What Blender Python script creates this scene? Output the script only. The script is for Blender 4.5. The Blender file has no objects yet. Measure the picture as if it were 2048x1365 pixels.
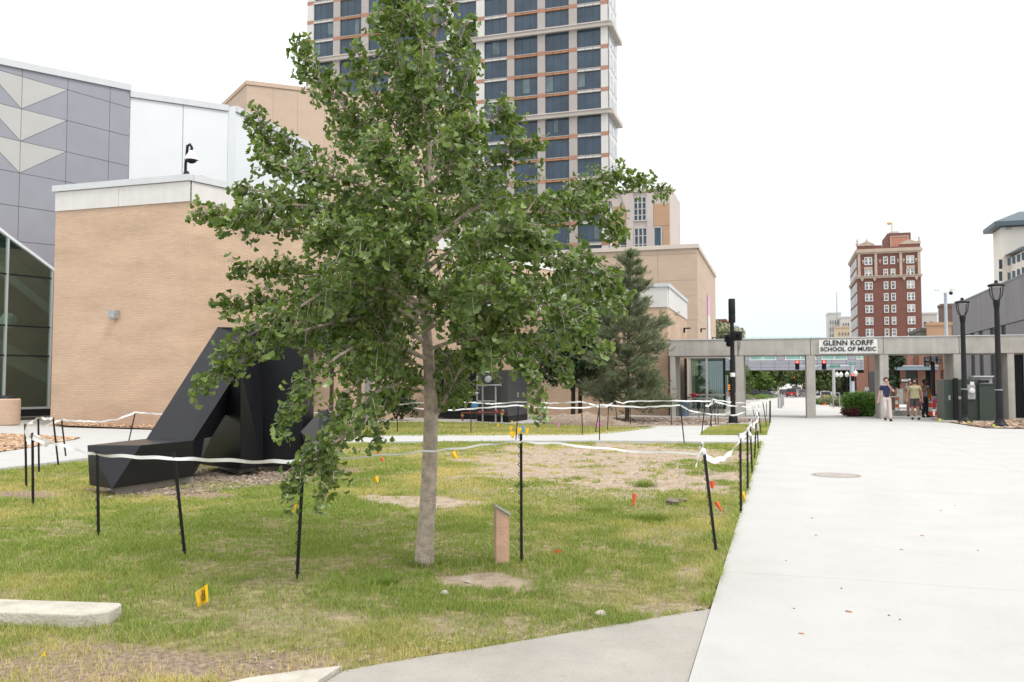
import bpy, bmesh, math, random
import numpy as np
from mathutils import Vector, Matrix, Euler
R = random.Random(7)
NR = np.random.default_rng(11)
SC = bpy.context.scene
COL = SC.collection

# ---------------------------------------------------------------- camera, sky, sun, exposure
F = 1700.0; HZ = 765.0; CZ = 1.65
PITCH = math.atan((HZ-682.5)/F); YAW = math.atan((1560-1024)/F)
cd = bpy.data.cameras.new('camera'); cam = bpy.data.objects.new('camera', cd); COL.objects.link(cam)
cam.location = (0, 0, CZ); cam.rotation_euler = (math.pi/2+PITCH, 0, YAW)
cd.sensor_width = 36; cd.lens = F/2048*36; cd.clip_end = 3000; cd.clip_start = 0.1
cd.dof.use_dof = True; cd.dof.focus_distance = 8.5; cd.dof.aperture_fstop = 5.0
SC.camera = cam
SUN_EL, SUN_AZ = math.radians(56), math.radians(116)      # azimuth clockwise from +Y : behind the camera to the right
w = bpy.data.worlds.new('World'); SC.world = w; w.use_nodes = True
nt = w.node_tree; bg = nt.nodes['Background']
sk = nt.nodes.new('ShaderNodeTexSky'); sk.sky_type = 'NISHITA'; sk.sun_disc = False
sk.sun_elevation = SUN_EL; sk.sun_rotation = SUN_AZ; sk.dust_density = 4.0; sk.air_density = 1.0
hs = nt.nodes.new('ShaderNodeHueSaturation'); hs.inputs['Saturation'].default_value = 0.22
# a bright overcast: cloud veil over the sky, dimmer and a little bluer at the horizon than overhead
tcw = nt.nodes.new('ShaderNodeTexCoord'); spw = nt.nodes.new('ShaderNodeSeparateXYZ'); nt.links.new(tcw.outputs['Generated'], spw.inputs[0])
crw = nt.nodes.new('ShaderNodeValToRGB'); nt.links.new(spw.outputs[2], crw.inputs[0])
ew = crw.color_ramp.elements; ew[0].position = 0.0; ew[0].color = (.455, .49, .525, 1); ew[1].position = 1.0; ew[1].color = (1.0, 1.0, 1.0, 1)
for p_, c_ in ((.12, (.515, .54, .565, 1)), (.30, (.66, .67, .68, 1)), (.5, (.84, .84, .84, 1))): e_ = ew.new(p_); e_.color = c_
scw = nt.nodes.new('ShaderNodeVectorMath'); scw.operation = 'SCALE'; scw.inputs['Scale'].default_value = 15.5; nt.links.new(crw.outputs[0], scw.inputs[0])
mx = nt.nodes.new('ShaderNodeMixRGB'); mx.inputs[0].default_value = 0.90; nt.links.new(scw.outputs[0], mx.inputs[2])
nt.links.new(sk.outputs[0], hs.inputs['Color']); nt.links.new(hs.outputs[0], mx.inputs[1])
nt.links.new(mx.outputs[0], bg.inputs[0]); bg.inputs[1].default_value = 0.1
sd = bpy.data.lights.new('sun', 'SUN'); sun = bpy.data.objects.new('sun', sd); COL.objects.link(sun)
sd.energy = 1.5; sd.angle = math.radians(14); sd.color = (1, .955, .89)
sun.rotation_euler = (math.pi/2-SUN_EL, 0, math.pi-SUN_AZ)
SC.view_settings.view_transform = 'Standard'; SC.view_settings.look = 'None'
SC.view_settings.exposure = 0.45; SC.view_settings.gamma = 1.0; SC.view_settings.use_curve_mapping = False
SC.cycles.use_denoising = True
SC.cycles.max_bounces = 7; SC.cycles.transparent_max_bounces = 12

# ---------------------------------------------------------------- survey: a sighting from the camera station to a point in the place
_fw = np.array([-math.sin(YAW)*math.cos(PITCH), math.cos(YAW)*math.cos(PITCH), math.sin(PITCH)])
_rt = np.array([math.cos(YAW), math.sin(YAW), 0.0]); _up = np.cross(_rt, _fw); _C = np.array([0, 0, CZ])
def ray(x, y): return _fw + _rt*(x-1024)/F + _up*(682.5-y)/F
def g(x, y, z=0.0):
    d = ray(x, y); return _C + d*(z-CZ)/d[2]
def vy(x, y, Y):
    d = ray(x, y); return _C + d*Y/d[1]
def vx(x, y, X):
    d = ray(x, y); return _C + d*X/d[0]
def vd(x, y, D): return _C + ray(x, y)*D
def vp(x, y, p, u):                                        # on the vertical plane through p along u (both xy)
    d = ray(x, y); n = np.array([-u[1], u[0]]); t = (n[0]*p[0]+n[1]*p[1])/(n[0]*d[0]+n[1]*d[1]); return _C + d*t
def zg(Y):                                                 # terrain profile along the street
    return float(np.interp(Y, [-50, 45, 120, 185, 620, 1200], [0, 0, -1.05, -1.6, 1.7, 3.0]))

# ---------------------------------------------------------------- objects
KIDS = {}
ROOT = {}
def T(o, label=None, cat=None, group=None, kind=None):
    if label: o['label'] = label
    if cat: o['category'] = cat
    if group: o['group'] = group
    if kind: o['kind'] = kind
    return o
def thing(name, label, cat, loc=(0, 0, 0), rz=0.0, group=None):
    o = bpy.data.objects.new(name, None); COL.objects.link(o); o.empty_display_size = .2
    o.location = loc; o.rotation_euler = (0, 0, rz)
    ROOT[o.name] = Matrix.Translation(Vector(loc)) @ Matrix.Rotation(rz, 4, 'Z'); KIDS[o.name] = []
    return T(o, label, cat, group)
def link(name, me, parent=None):
    o = bpy.data.objects.new(name, me); COL.objects.link(o); KIDS[o.name] = []
    if parent is not None:
        o.parent = parent; KIDS[parent.name].append(o); ROOT[o.name] = ROOT.get(parent.name, Matrix())
    return o
def dup(o, loc=None, rz=None, label=None, parent=None, group=None):
    c = o.copy(); COL.objects.link(c); KIDS[c.name] = []
    if parent is not None: c.parent = parent; KIDS[parent.name].append(c)
    if loc is not None: c.location = loc
    if rz is not None: c.rotation_euler = (0, 0, rz)
    if label: c['label'] = label
    if group: c['group'] = group
    ROOT[c.name] = Matrix.Translation(c.location) @ Matrix.Rotation(c.rotation_euler[2], 4, 'Z')
    for k in KIDS[o.name]: dup(k, parent=c)
    return c
class MB:
    def __init__(s): s.v = []; s.f = []
    def add(s, vs, fs):
        n = len(s.v); s.v += [tuple(float(c) for c in p) for p in vs]; s.f += [tuple(i+n for i in f) for f in fs]; return s
    def box(s, x0, y0, z0, x1, y1, z1):
        return s.add([(x0,y0,z0),(x1,y0,z0),(x1,y1,z0),(x0,y1,z0),(x0,y0,z1),(x1,y0,z1),(x1,y1,z1),(x0,y1,z1)],
                     [(0,3,2,1),(4,5,6,7),(0,1,5,4),(1,2,6,5),(2,3,7,6),(3,0,4,7)])
    def prism(s, poly, vec):
        n = len(poly); q = [tuple(np.array(p)+np.array(vec)) for p in poly]
        return s.add(list(poly)+q, [tuple(range(n))[::-1], tuple(range(n, 2*n))]+[(i, (i+1) % n, n+(i+1) % n, n+i) for i in range(n)])
    def wall(s, p, q, z0, z1, t):                          # vertical slab from p to q, thickness t to the far side
        p = np.array(p[:2], float); q = np.array(q[:2], float); d = q-p; d /= np.linalg.norm(d); n = np.array([-d[1], d[0]])*t
        return s.prism([(*p, z0), (*q, z0), (*(q+n), z0), (*(p+n), z0)], (0, 0, z1-z0))
    def tube(s, pts, rad, n=8):
        pts = [np.array(p, float) for p in pts]; m = len(pts)
        if not hasattr(rad, '__len__'): rad = [rad]*m
        ref = None; rings = []
        for i in range(m):
            t = pts[min(i+1, m-1)]-pts[max(i-1, 0)]; t = t/(np.linalg.norm(t)+1e-9)
            if ref is None:
                ref = np.array([1, 0, 0.]) if abs(t[0]) < .8 else np.array([0, 1., 0])
            a = ref-t*np.dot(ref, t); a /= np.linalg.norm(a)+1e-9; ref = a; b = np.cross(t, a)
            rings.append([pts[i]+rad[i]*(math.cos(2*math.pi*k/n)*a+math.sin(2*math.pi*k/n)*b) for k in range(n)])
        vs = [p for r in rings for p in r]; fs = []
        for i in range(m-1):
            for k in range(n): fs.append((i*n+k, i*n+(k+1) % n, (i+1)*n+(k+1) % n, (i+1)*n+k))
        fs.append(tuple(range(n))[::-1]); fs.append(tuple(range((m-1)*n, m*n)))
        return s.add(vs, fs)
    def lathe(s, c, prof, n=12):                           # prof [(r,z)...] round a vertical axis
        vs = []; fs = []
        for r, z in prof:
            for k in range(n): vs.append((c[0]+r*math.cos(2*math.pi*k/n), c[1]+r*math.sin(2*math.pi*k/n), c[2]+z))
        m = len(prof)
        for i in range(m-1):
            for k in range(n): fs.append((i*n+k, i*n+(k+1) % n, (i+1)*n+(k+1) % n, (i+1)*n+k))
        fs.append(tuple(range(n))[::-1]); fs.append(tuple(range((m-1)*n, m*n)))
        return s.add(vs, fs)
    def ball(s, c, r, n=10, m=7, sc=(1, 1, 1)):
        c = np.array(c, float); vs = [c+np.array([0, 0, -r*sc[2]])]; fs = []
        for i in range(1, m):
            a = -math.pi/2+math.pi*i/m
            for k in range(n): vs.append(c+r*np.array([math.cos(a)*math.cos(2*math.pi*k/n)*sc[0], math.cos(a)*math.sin(2*math.pi*k/n)*sc[1], math.sin(a)*sc[2]]))
        vs.append(c+np.array([0, 0, r*sc[2]])); top = len(vs)-1
        for k in range(n):
            fs.append((0, 1+(k+1) % n, 1+k)); fs.append((top, 1+(m-2)*n+k, 1+(m-2)*n+(k+1) % n))
            for i in range(m-2): fs.append((1+i*n+k, 1+i*n+(k+1) % n, 1+(i+1)*n+(k+1) % n, 1+(i+1)*n+k))
        return s.add(vs, fs)
    def hull(s, pts):
        bm = bmesh.new(); vs = [bm.verts.new(tuple(float(c) for c in p)) for p in pts]
        r = bmesh.ops.convex_hull(bm, input=vs)
        bmesh.ops.delete(bm, geom=list({e for e in r['geom_interior']+r['geom_unused'] if isinstance(e, bmesh.types.BMVert)}), context='VERTS')
        bmesh.ops.dissolve_limit(bm, angle_limit=.02, verts=bm.verts, edges=bm.edges)
        bm.verts.index_update(); s.add([v.co for v in bm.verts], [[v.index for v in f.verts] for f in bm.faces]); bm.free(); return s
    def xf(s, M):
        s.v = [tuple(M @ Vector(p)) for p in s.v]; return s
def obj(name, mb, m, parent=None, smooth=False, local=False, bevel=0.0):
    me = bpy.data.meshes.new(name); v = mb.v
    if parent is not None and not local:
        Mi = ROOT[parent.name].inverted(); v = [Mi @ Vector(p) for p in v]
    me.from_pydata([tuple(p) for p in v], [], mb.f)
    bm = bmesh.new(); bm.from_mesh(me); bmesh.ops.recalc_face_normals(bm, faces=bm.faces)
    if bevel: bmesh.ops.bevel(bm, geom=list(bm.edges), offset=bevel, segments=2, affect='EDGES', profile=.6, clamp_overlap=True)
    bm.to_mesh(me); bm.free()
    if smooth:
        me.polygons.foreach_set('use_smooth', [True]*len(me.polygons)); me.set_sharp_from_angle(angle=math.radians(42))
    me.materials.append(m)
    return link(name, me, parent)
def one(name, mb, m, label, cat, group=None, smooth=False, bevel=0.0):   # a thing that is a single mesh, its origin at its base
    a = np.array(mb.v); c = (a[:, :2].min(0)+a[:, :2].max(0))/2; o3 = np.array([c[0], c[1], a[:, 2].min()])
    mb.v = [tuple(p) for p in a-o3]
    o = obj(name, mb, m, None, smooth, bevel=bevel); o.location = o3; ROOT[o.name] = Matrix.Translation(Vector(o3)); return T(o, label, cat, group)
def struct(name, mb, m, kind='structure'): return T(obj(name, mb, m), kind=kind)
def fast(name, V, Fc, m, parent=None, attr=None, smooth=False):          # numpy arrays -> one mesh (faces all of k corners)
    me = bpy.data.meshes.new(name); V = np.asarray(V, np.float32); Fc = np.asarray(Fc, np.int32); k = Fc.shape[1]
    if parent is not None:
        Mi = np.array(ROOT[parent.name].inverted(), np.float32); V = V @ Mi[:3, :3].T + Mi[:3, 3]
    me.vertices.add(len(V)); me.vertices.foreach_set('co', V.ravel())
    me.loops.add(Fc.size); me.loops.foreach_set('vertex_index', Fc.ravel())
    me.polygons.add(len(Fc)); me.polygons.foreach_set('loop_start', np.arange(len(Fc), dtype=np.int32)*k)
    for an, av in (attr or {}).items():
        a = me.attributes.new(an, 'FLOAT', 'POINT'); a.data.foreach_set('value', np.asarray(av, np.float32))
    me.update(calc_edges=True); me.validate()
    if smooth: me.polygons.foreach_set('use_smooth', [True]*len(me.polygons))
    me.materials.append(m); return link(name, me, parent)

# ---------------------------------------------------------------- materials
def mat(name, col, rough=.7, var=.12, scale=3.0, bump=0.0, bscale=40.0, metal=0.0, spec=.5, col2=None, stain=0.0, speck=0.0):
    m = bpy.data.materials.new(name); m.use_nodes = True; n = m.node_tree.nodes; L = m.node_tree.links; b = n['Principled BSDF']
    b.inputs['Roughness'].default_value = rough; b.inputs['Metallic'].default_value = metal; b.inputs['Specular IOR Level'].default_value = spec
    tc = n.new('ShaderNodeTexCoord'); nz = n.new('ShaderNodeTexNoise'); nz.inputs['Scale'].default_value = scale; nz.inputs['Detail'].default_value = 6
    L.new(tc.outputs['Object'], nz.inputs['Vector'])
    cr = n.new('ShaderNodeValToRGB'); e = cr.color_ramp.elements; e[0].position = .3; e[1].position = .7
    c2 = col2 or tuple(min(1, c*(1+var)) for c in col); c1 = col if col2 else tuple(c*(1-var) for c in col)
    e[0].color = (*c1, 1); e[1].color = (*c2, 1); L.new(nz.outputs['Fac'], cr.inputs[0]); out = cr.outputs[0]
    if stain:                                              # rain streaks running down
        mp = n.new('ShaderNodeMapping'); mp.inputs['Scale'].default_value = (2.2, 2.2, .12); L.new(tc.outputs['Object'], mp.inputs[0])
        z2 = n.new('ShaderNodeTexNoise'); z2.inputs['Scale'].default_value = 2.0; z2.inputs['Detail'].default_value = 8; L.new(mp.outputs[0], z2.inputs['Vector'])
        r2 = n.new('ShaderNodeValToRGB'); r2.color_ramp.elements[0].position = .35; r2.color_ramp.elements[1].position = .65
        r2.color_ramp.elements[0].color = (1-stain,)*3+(1,); r2.color_ramp.elements[1].color = (1, 1, 1, 1); L.new(z2.outputs['Fac'], r2.inputs[0])
        mm = n.new('ShaderNodeMixRGB'); mm.blend_type = 'MULTIPLY'; mm.inputs[0].default_value = 1; L.new(out, mm.inputs[1]); L.new(r2.outputs[0], mm.inputs[2]); out = mm.outputs[0]
    if speck:                                              # aggregate and grime, fine and patchy
        for sc_, lo_, p0 in ((140, 1-speck, .30), (14, 1-speck*.5, .25), (1.1, 1-speck*.45, .32)):
            z3 = n.new('ShaderNodeTexNoise'); z3.inputs['Scale'].default_value = sc_; z3.inputs['Detail'].default_value = 9; z3.inputs['Roughness'].default_value = .7; L.new(tc.outputs['Object'], z3.inputs['Vector'])
            r3 = n.new('ShaderNodeValToRGB'); r3.color_ramp.elements[0].position = p0; r3.color_ramp.elements[1].position = p0+.2; r3.color_ramp.elements[0].color = (lo_, lo_*.99, lo_*.97, 1); r3.color_ramp.elements[1].color = (1, 1, 1, 1); L.new(z3.outputs['Fac'], r3.inputs[0])
            m3 = n.new('ShaderNodeMixRGB'); m3.blend_type = 'MULTIPLY'; m3.inputs[0].default_value = 1; L.new(out, m3.inputs[1]); L.new(r3.outputs[0], m3.inputs[2]); out = m3.outputs[0]
    L.new(out, b.inputs['Base Color'])
    if bump:
        nb = n.new('ShaderNodeTexNoise'); nb.inputs['Scale'].default_value = bscale; nb.inputs['Detail'].default_value = 5; L.new(tc.outputs['Object'], nb.inputs['Vector'])
        bp = n.new('ShaderNodeBump'); bp.inputs['Strength'].default_value = bump; bp.inputs['Distance'].default_value = .02
        L.new(nb.outputs['Fac'], bp.inputs['Height']); L.new(bp.outputs[0], b.inputs['Normal'])
    return m
def brickmat(name, c1, c2, mortar, course=.0677, length=.25, rough=.85, big=.1, msize=.011):
    m = bpy.data.materials.new(name); m.use_nodes = True; n = m.node_tree.nodes; L = m.node_tree.links; b = n['Principled BSDF']
    b.inputs['Roughness'].default_value = rough; b.inputs['Specular IOR Level'].default_value = .25
    tc = n.new('ShaderNodeTexCoord'); sp = n.new('ShaderNodeSeparateXYZ'); L.new(tc.outputs['Object'], sp.inputs[0])
    d = n.new('ShaderNodeVectorMath'); d.operation = 'DOT_PRODUCT'; d.inputs[1].default_value = (.86, .62, 0); L.new(tc.outputs['Object'], d.inputs[0])
    cb = n.new('ShaderNodeCombineXYZ'); L.new(d.outputs['Value'], cb.inputs[0]); L.new(sp.outputs[2], cb.inputs[1])
    bt = n.new('ShaderNodeTexBrick'); bt.inputs['Scale'].default_value = 1; bt.inputs['Brick Width'].default_value = length; bt.inputs['Row Height'].default_value = course
    bt.inputs['Mortar Size'].default_value = msize; bt.inputs['Mortar Smooth'].default_value = .3; bt.inputs['Bias'].default_value = 0
    bt.inputs['Color1'].default_value = (*c1, 1); bt.inputs['Color2'].default_value = (*c2, 1); bt.inputs['Mortar'].default_value = (*mortar, 1); L.new(cb.outputs[0], bt.inputs['Vector'])
    mp = n.new('ShaderNodeMapping'); mp.inputs['Scale'].default_value = (.5, .5, 1.6); L.new(tc.outputs['Object'], mp.inputs[0])
    nz = n.new('ShaderNodeTexNoise'); nz.inputs['Scale'].default_value = .7; nz.inputs['Detail'].default_value = 7; L.new(mp.outputs[0], nz.inputs['Vector'])
    r = n.new('ShaderNodeMapRange'); r.inputs[1].default_value = .3; r.inputs[2].default_value = .7; r.inputs[3].default_value = 1-big; r.inputs[4].default_value = 1+big*.4; L.new(nz.outputs['Fac'], r.inputs[0])
    mm = n.new('ShaderNodeVectorMath'); mm.operation = 'SCALE'; L.new(bt.outputs['Color'], mm.inputs[0]); L.new(r.outputs[0], mm.inputs['Scale']); L.new(mm.outputs[0], b.inputs['Base Color'])
    bp = n.new('ShaderNodeBump'); bp.inputs['Strength'].default_value = .5; bp.inputs['Distance'].default_value = .01; bp.invert = True
    L.new(bt.outputs['Fac'], bp.inputs['Height']); L.new(bp.outputs[0], b.inputs['Normal'])
    return m
def glassmat(name, tint, refl=.25, rough=.03):
    m = bpy.data.materials.new(name); m.use_nodes = True; n = m.node_tree.nodes; L = m.node_tree.links; n.remove(n['Principled BSDF'])
    t = n.new('ShaderNodeBsdfTransparent'); t.inputs[0].default_value = (*tint, 1); gl = n.new('ShaderNodeBsdfGlossy'); gl.inputs['Roughness'].default_value = rough
    gl.inputs[0].default_value = (.85, .95, .93, 1)
    fr = n.new('ShaderNodeFresnel'); fr.inputs[0].default_value = 1.5; ad = n.new('ShaderNodeMath'); ad.operation = 'MULTIPLY_ADD'; ad.inputs[1].default_value = 1-refl; ad.inputs[2].default_value = refl
    L.new(fr.outputs[0], ad.inputs[0]); mxs = n.new('ShaderNodeMixShader'); L.new(ad.outputs[0], mxs.inputs[0]); L.new(t.outputs[0], mxs.inputs[1]); L.new(gl.outputs[0], mxs.inputs[2])
    L.new(mxs.outputs[0], n['Material Output'].inputs[0]); return m
def leafmat(name, ca, cb, trans=.35, rough=.45, attr=None, spec=.4):
    m = bpy.data.materials.new(name); m.use_nodes = True; n = m.node_tree.nodes; L = m.node_tree.links; b = n['Principled BSDF']
    b.inputs['Roughness'].default_value = rough; b.inputs['Specular IOR Level'].default_value = spec
    ge = n.new('ShaderNodeNewGeometry'); cr = n.new('ShaderNodeValToRGB'); e = cr.color_ramp.elements; e[0].color = (*ca, 1); e[1].color = (*cb, 1)
    L.new(ge.outputs['Random Per Island'], cr.inputs[0]); col = cr.outputs[0]
    if attr:
        at = n.new('ShaderNodeAttribute'); at.attribute_name = attr[0]; m2 = n.new('ShaderNodeMixRGB'); m2.inputs[2].default_value = (*attr[1], 1)
        L.new(at.outputs['Fac'], m2.inputs[0]); L.new(col, m2.inputs[1]); col = m2.outputs[0]
    oi = n.new('ShaderNodeObjectInfo'); hv = n.new('ShaderNodeHueSaturation'); mr = n.new('ShaderNodeMapRange'); mr.inputs[3].default_value = .8; mr.inputs[4].default_value = 1.2
    L.new(oi.outputs['Random'], mr.inputs[0]); L.new(mr.outputs[0], hv.inputs['Value']); L.new(col, hv.inputs['Color']); col = hv.outputs[0]
    L.new(col, b.inputs['Base Color'])
    tr = n.new('ShaderNodeBsdfTranslucent'); g2 = n.new('ShaderNodeVectorMath'); g2.operation = 'MULTIPLY'; g2.inputs[1].default_value = (1.5, 1.6, .7); L.new(col, g2.inputs[0]); L.new(g2.outputs[0], tr.inputs[0])
    ms = n.new('ShaderNodeMixShader'); ms.inputs[0].default_value = trans; L.new(b.outputs[0], ms.inputs[1]); L.new(tr.outputs[0], ms.inputs[2]); L.new(ms.outputs[0], n['Material Output'].inputs[0])
    return m
def glow(name, col, s):
    m = mat(name, col, .4, 0); b = m.node_tree.nodes['Principled BSDF']; b.inputs['Emission Color'].default_value = (*col, 1); b.inputs['Emission Strength'].default_value = s; return m
M = {}
M['conc_new'] = mat('new_concrete', (.43, .427, .417), .85, .035, 1.2, .12, 60, speck=.10)
M['conc_old'] = mat('old_concrete', (.345, .325, .295), .88, .10, 1.6, .2, 70, speck=.30)
M['conc_beam'] = mat('weathered_concrete', (.43, .415, .38), .85, .10, 1.1, .15, 40, stain=.13, speck=.22)
M['conc_kerb'] = mat('pale_concrete', (.50, .47, .41), .9, .14, 7, .5, 50, speck=.30)
M['tanbrick'] = brickmat('tan_brick', (.60, .435, .31), (.54, .385, .27), (.47, .355, .27), big=.17)
M['tanpanel'] = brickmat('tan_brick_far', (.55, .43, .335), (.51, .395, .305), (.47, .37, .29), big=.07)
M['redbrick'] = brickmat('red_brick', (.215, .088, .070), (.18, .074, .060), (.22, .12, .10), big=.1)
M['redbrick2'] = brickmat('brown_brick', (.30, .145, .105), (.25, .12, .09), (.26, .16, .12), big=.1)
M['whiteband'] = mat('white_precast', (.62, .61, .585), .8, .04, 1.5, stain=.05)
M['whitemetal'] = mat('white_metal_panel', (.66, .69, .71), .5, .02, .8)
M['coping'] = mat('coping_metal', (.55, .57, .59), .45, .04, 2)
M['greypanel'] = mat('grey_metal_panel', (.27, .275, .315), .42, .04, .9, spec=.5)
M['lightpanel'] = mat('light_grey_panel', (.43, .43, .42), .45, .03, .9)
M['darkgap'] = mat('dark_joint', (.04, .04, .045), .8, .1)
M['alu'] = mat('aluminium_mullion', (.55, .56, .57), .4, .04, 3, metal=.4)
M['blackpaint'] = mat('black_painted_steel', (.0100, .0108, .0140), .34, .15, 2.5, .04, 30, spec=.27)
M['black'] = mat('black_metal', (.012, .012, .014), .5, .2, 6, spec=.25)
M['steelgrey'] = mat('galvanised_steel', (.36, .37, .38), .45, .12, 9, metal=.3)
M['gravelbase'] = mat('plinth_concrete', (.33, .30, .27), .9, .12, 6, .3)
M['glass'] = glassmat('green_glass', (.52, .68, .60), .16)
M['glassdark'] = mat('tower_glass', (.036, .064, .096), .08, .3, .35, spec=.5)
M['soil'] = mat('soil', (.36, .28, .21), .95, .25, 5, .6, 45)
M['bark_ginkgo'] = mat('ginkgo_bark', (.46, .385, .315), .9, .28, 14, .9, 60, stain=.15)
M['bark_dark'] = mat('dark_bark', (.09, .065, .05), .9, .3, 9, .7, 40)
M['whitepaint'] = mat('white_paint', (.72, .72, .70), .5, .03)
M['tape'] = mat('white_plastic_tape', (.78, .78, .77), .35, .05, 20)
M['wood'] = mat('redwood_post', (.54, .345, .25), .75, .12, 9, .3, 50, stain=.25)

# ================================================================ GROUND
def vnoise(x, y, s, seed=0):
    x = np.asarray(x)/s+100.3*seed; y = np.asarray(y)/s+57.7*seed
    xi = np.floor(x).astype(np.int64); yi = np.floor(y).astype(np.int64); fx = x-xi; fy = y-yi
    fx = fx*fx*(3-2*fx); fy = fy*fy*(3-2*fy)
    def h(a, b):
        v = np.sin(a*127.1+b*311.7+seed*17.3)*43758.5453; return v-np.floor(v)
    return (h(xi, yi)*(1-fx)+h(xi+1, yi)*fx)*(1-fy)+(h(xi, yi+1)*(1-fx)+h(xi+1, yi+1)*fx)*fy
def fbm(x, y, s, seed=0): return vnoise(x, y, s, seed)*.55+vnoise(x, y, s*.47, seed+1)*.28+vnoise(x, y, s*.21, seed+2)*.17
def inpoly(x, y, P):
    r = np.zeros(len(x), bool); j = len(P)-1
    for i in range(len(P)):
        a, b = P[i], P[j]
        with np.errstate(divide='ignore', invalid='ignore'):
            r ^= ((a[1] > y) != (b[1] > y)) & (x < (b[0]-a[0])*(y-a[1])/(b[1]-a[1]+1e-12)+a[0])
        j = i
    return r
def gp(*pts): return [tuple(g(*p)[:2]) for p in pts]

# base ground: one sheet to the horizon, following the street's dip and rise
mb = MB(); ys = [-60, 0, 20, 45, 70, 95, 120, 150, 185, 230, 300, 380, 460, 540, 620, 800, 1200]
for i, y in enumerate(ys):
    mb.v += [(-900, y, zg(y)-.06), (900, y, zg(y)-.06)]
    if i: mb.f.append((2*i-2, 2*i-1, 2*i+1, 2*i))
struct('ground', mb, mat('ground_cover', (.40, .38, .34), .95, .12, .3))
def sheet(name, P, z, m, follow=False, kind='structure'):
    mb = MB(); n = len(P); mb.v = [(p[0], p[1], (zg(p[1]) if follow else 0)+z) for p in P]; mb.f = [tuple(range(n))]
    return struct(name, mb, m, kind)
def slab(name, P, z0, z1, m):
    return struct(name, MB().prism([(p[0], p[1], z0) for p in P], (0, 0, z1-z0)), m)
# street beyond the colonnade: pale concrete carriageway in strips that follow the terrain
M['road'] = mat('pale_road', (.47, .46, .44), .9, .06, .25)
mb = MB()
yy = [52, 75, 100, 120, 150, 185, 230, 330, 440, 620]
for i, y in enumerate(yy):
    x0, x1 = (-3.2, 7.2) if y > 119 else (-6.5, 8)
    if y in (100,): x0, x1 = -40, 40
    mb.v += [(x0, y, zg(y)+.02), (x1, y, zg(y)+.02)]
    if i: mb.f.append((2*i-2, 2*i-1, 2*i+1, 2*i))
struct('road', mb, M['road'])
# the new concrete concourse and its bays (joints cut between the pours)
XE = -0.5
for i, (y0, y1) in enumerate([(-4, 7.6), (7.604, 13.9), (13.904, 20.6), (20.604, 27.2), (27.204, 33.7), (33.704, 40.5)]):
    for j, (x0, x1) in enumerate([(XE, 4.1), (4.104, 8.8), (8.804, 24)]):
        P = [(x0, y0), (x1, y0), (x1, y1), (x0, y1)]
        if y1 > 34 and j == 1: P = [(x0, y0), (6.9, y0), (6.2, y1), (x0, y1)]
        if y1 > 34 and j == 2: continue
        if 27 < y0 < 33 and j == 2: P = [(x0, y0), (24, y0), (24, 29.5), (12.5, 31.2), (9.6, 33.0), (x0, 33.7)]
        o = slab('concourse', P, -.12, .025, M['conc_new'])
slab('concourse', [(-7.5, 40.515), (14, 40.515), (14, 52), (-7.5, 52)], -.12, .022, M['conc_new'])
slab('concourse_joint_bed', [(XE+.02, -4), (24, -4), (24, 40.4), (XE+.02, 40.4)], -.13, .008, mat('joint_filler', (.36, .35, .335), .9, .1))
# older grey pavement across the foot of the picture
old = gp((1418, 1222), (1330, 1236), (1250, 1250), (1100, 1276), (950, 1302), (820, 1322), (690, 1345))
slab('pavement', old+[(old[-1][0]-.04, 3.0), (XE-.007, 3.0), (XE-.007, old[0][1])], -.1, .012, M['conc_old'])
o2 = gp((684, 1342), (600, 1352), (500, 1366))
slab('pavement', o2+[(o2[-1][0]-.6, 3.2), (o2[0][0]-.02, 3.0)], -.1, .03, M['conc_kerb'])
# paths through the lawns
slab('path', gp((1531, 886), (1400, 885), (1250, 883), (1000, 883), (820, 884.5), (700, 886), (560, 889.5), (560, 874), (700, 871.5), (1000, 870), (1160, 869.5), (1200, 867), (1250, 861), (1310, 853.5), (1440, 852.5), (1416, 858), (1404, 869.5), (1531, 870)), -.1, .02, M['conc_new'])
slab('path', gp((-260, 985), (0, 939), (180, 917), (330, 899), (560, 888), (560, 874), (330, 862), (120, 856), (0, 853), (-300, 850), (-500, 905)), -.1, .018, M['conc_new'])
# bark bed island in the path and the strip along the brick wall
M['bark'] = mat('bark_mulch', (.26, .155, .09), .95, 0, 22, 1.0, 60, col2=(.46, .30, .19))
sheet('mulch_bed', gp((-40, 873), (0, 871), (60, 874), (158, 879), (120, 886), (60, 897), (0, 906), (-60, 915)), .026, M['bark'])
sheet('mulch_bed', gp((95, 847), (130, 844), (330, 845), (520, 850), (700, 851), (720, 846), (700, 862), (520, 862), (330, 860), (135, 853)), .026, M['bark'])
M['mulch_grey'] = mat('weathered_mulch', (.21, .155, .115), .95, 0, 9, .8, 50, col2=(.32, .25, .195))
sheet('mulch_bed', gp((1080, 852), (1090, 838), (1300, 833), (1440, 834), (1536, 840), (1532, 846), (1480, 853), (1310, 853), (1200, 856)), .012, M['mulch_grey'])
bed = [(6.95, 33.72), (8.8, 33.72), (9.6, 33.05), (12.5, 31.25), (24, 29.55), (24, 41), (6.25, 41), (6.3, 40)]
sheet('mulch_bed', bed, .05, mat('right_mulch', (.20, .135, .095), .95, 0, 16, 1.0, 50, col2=(.40, .29, .21)))
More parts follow.
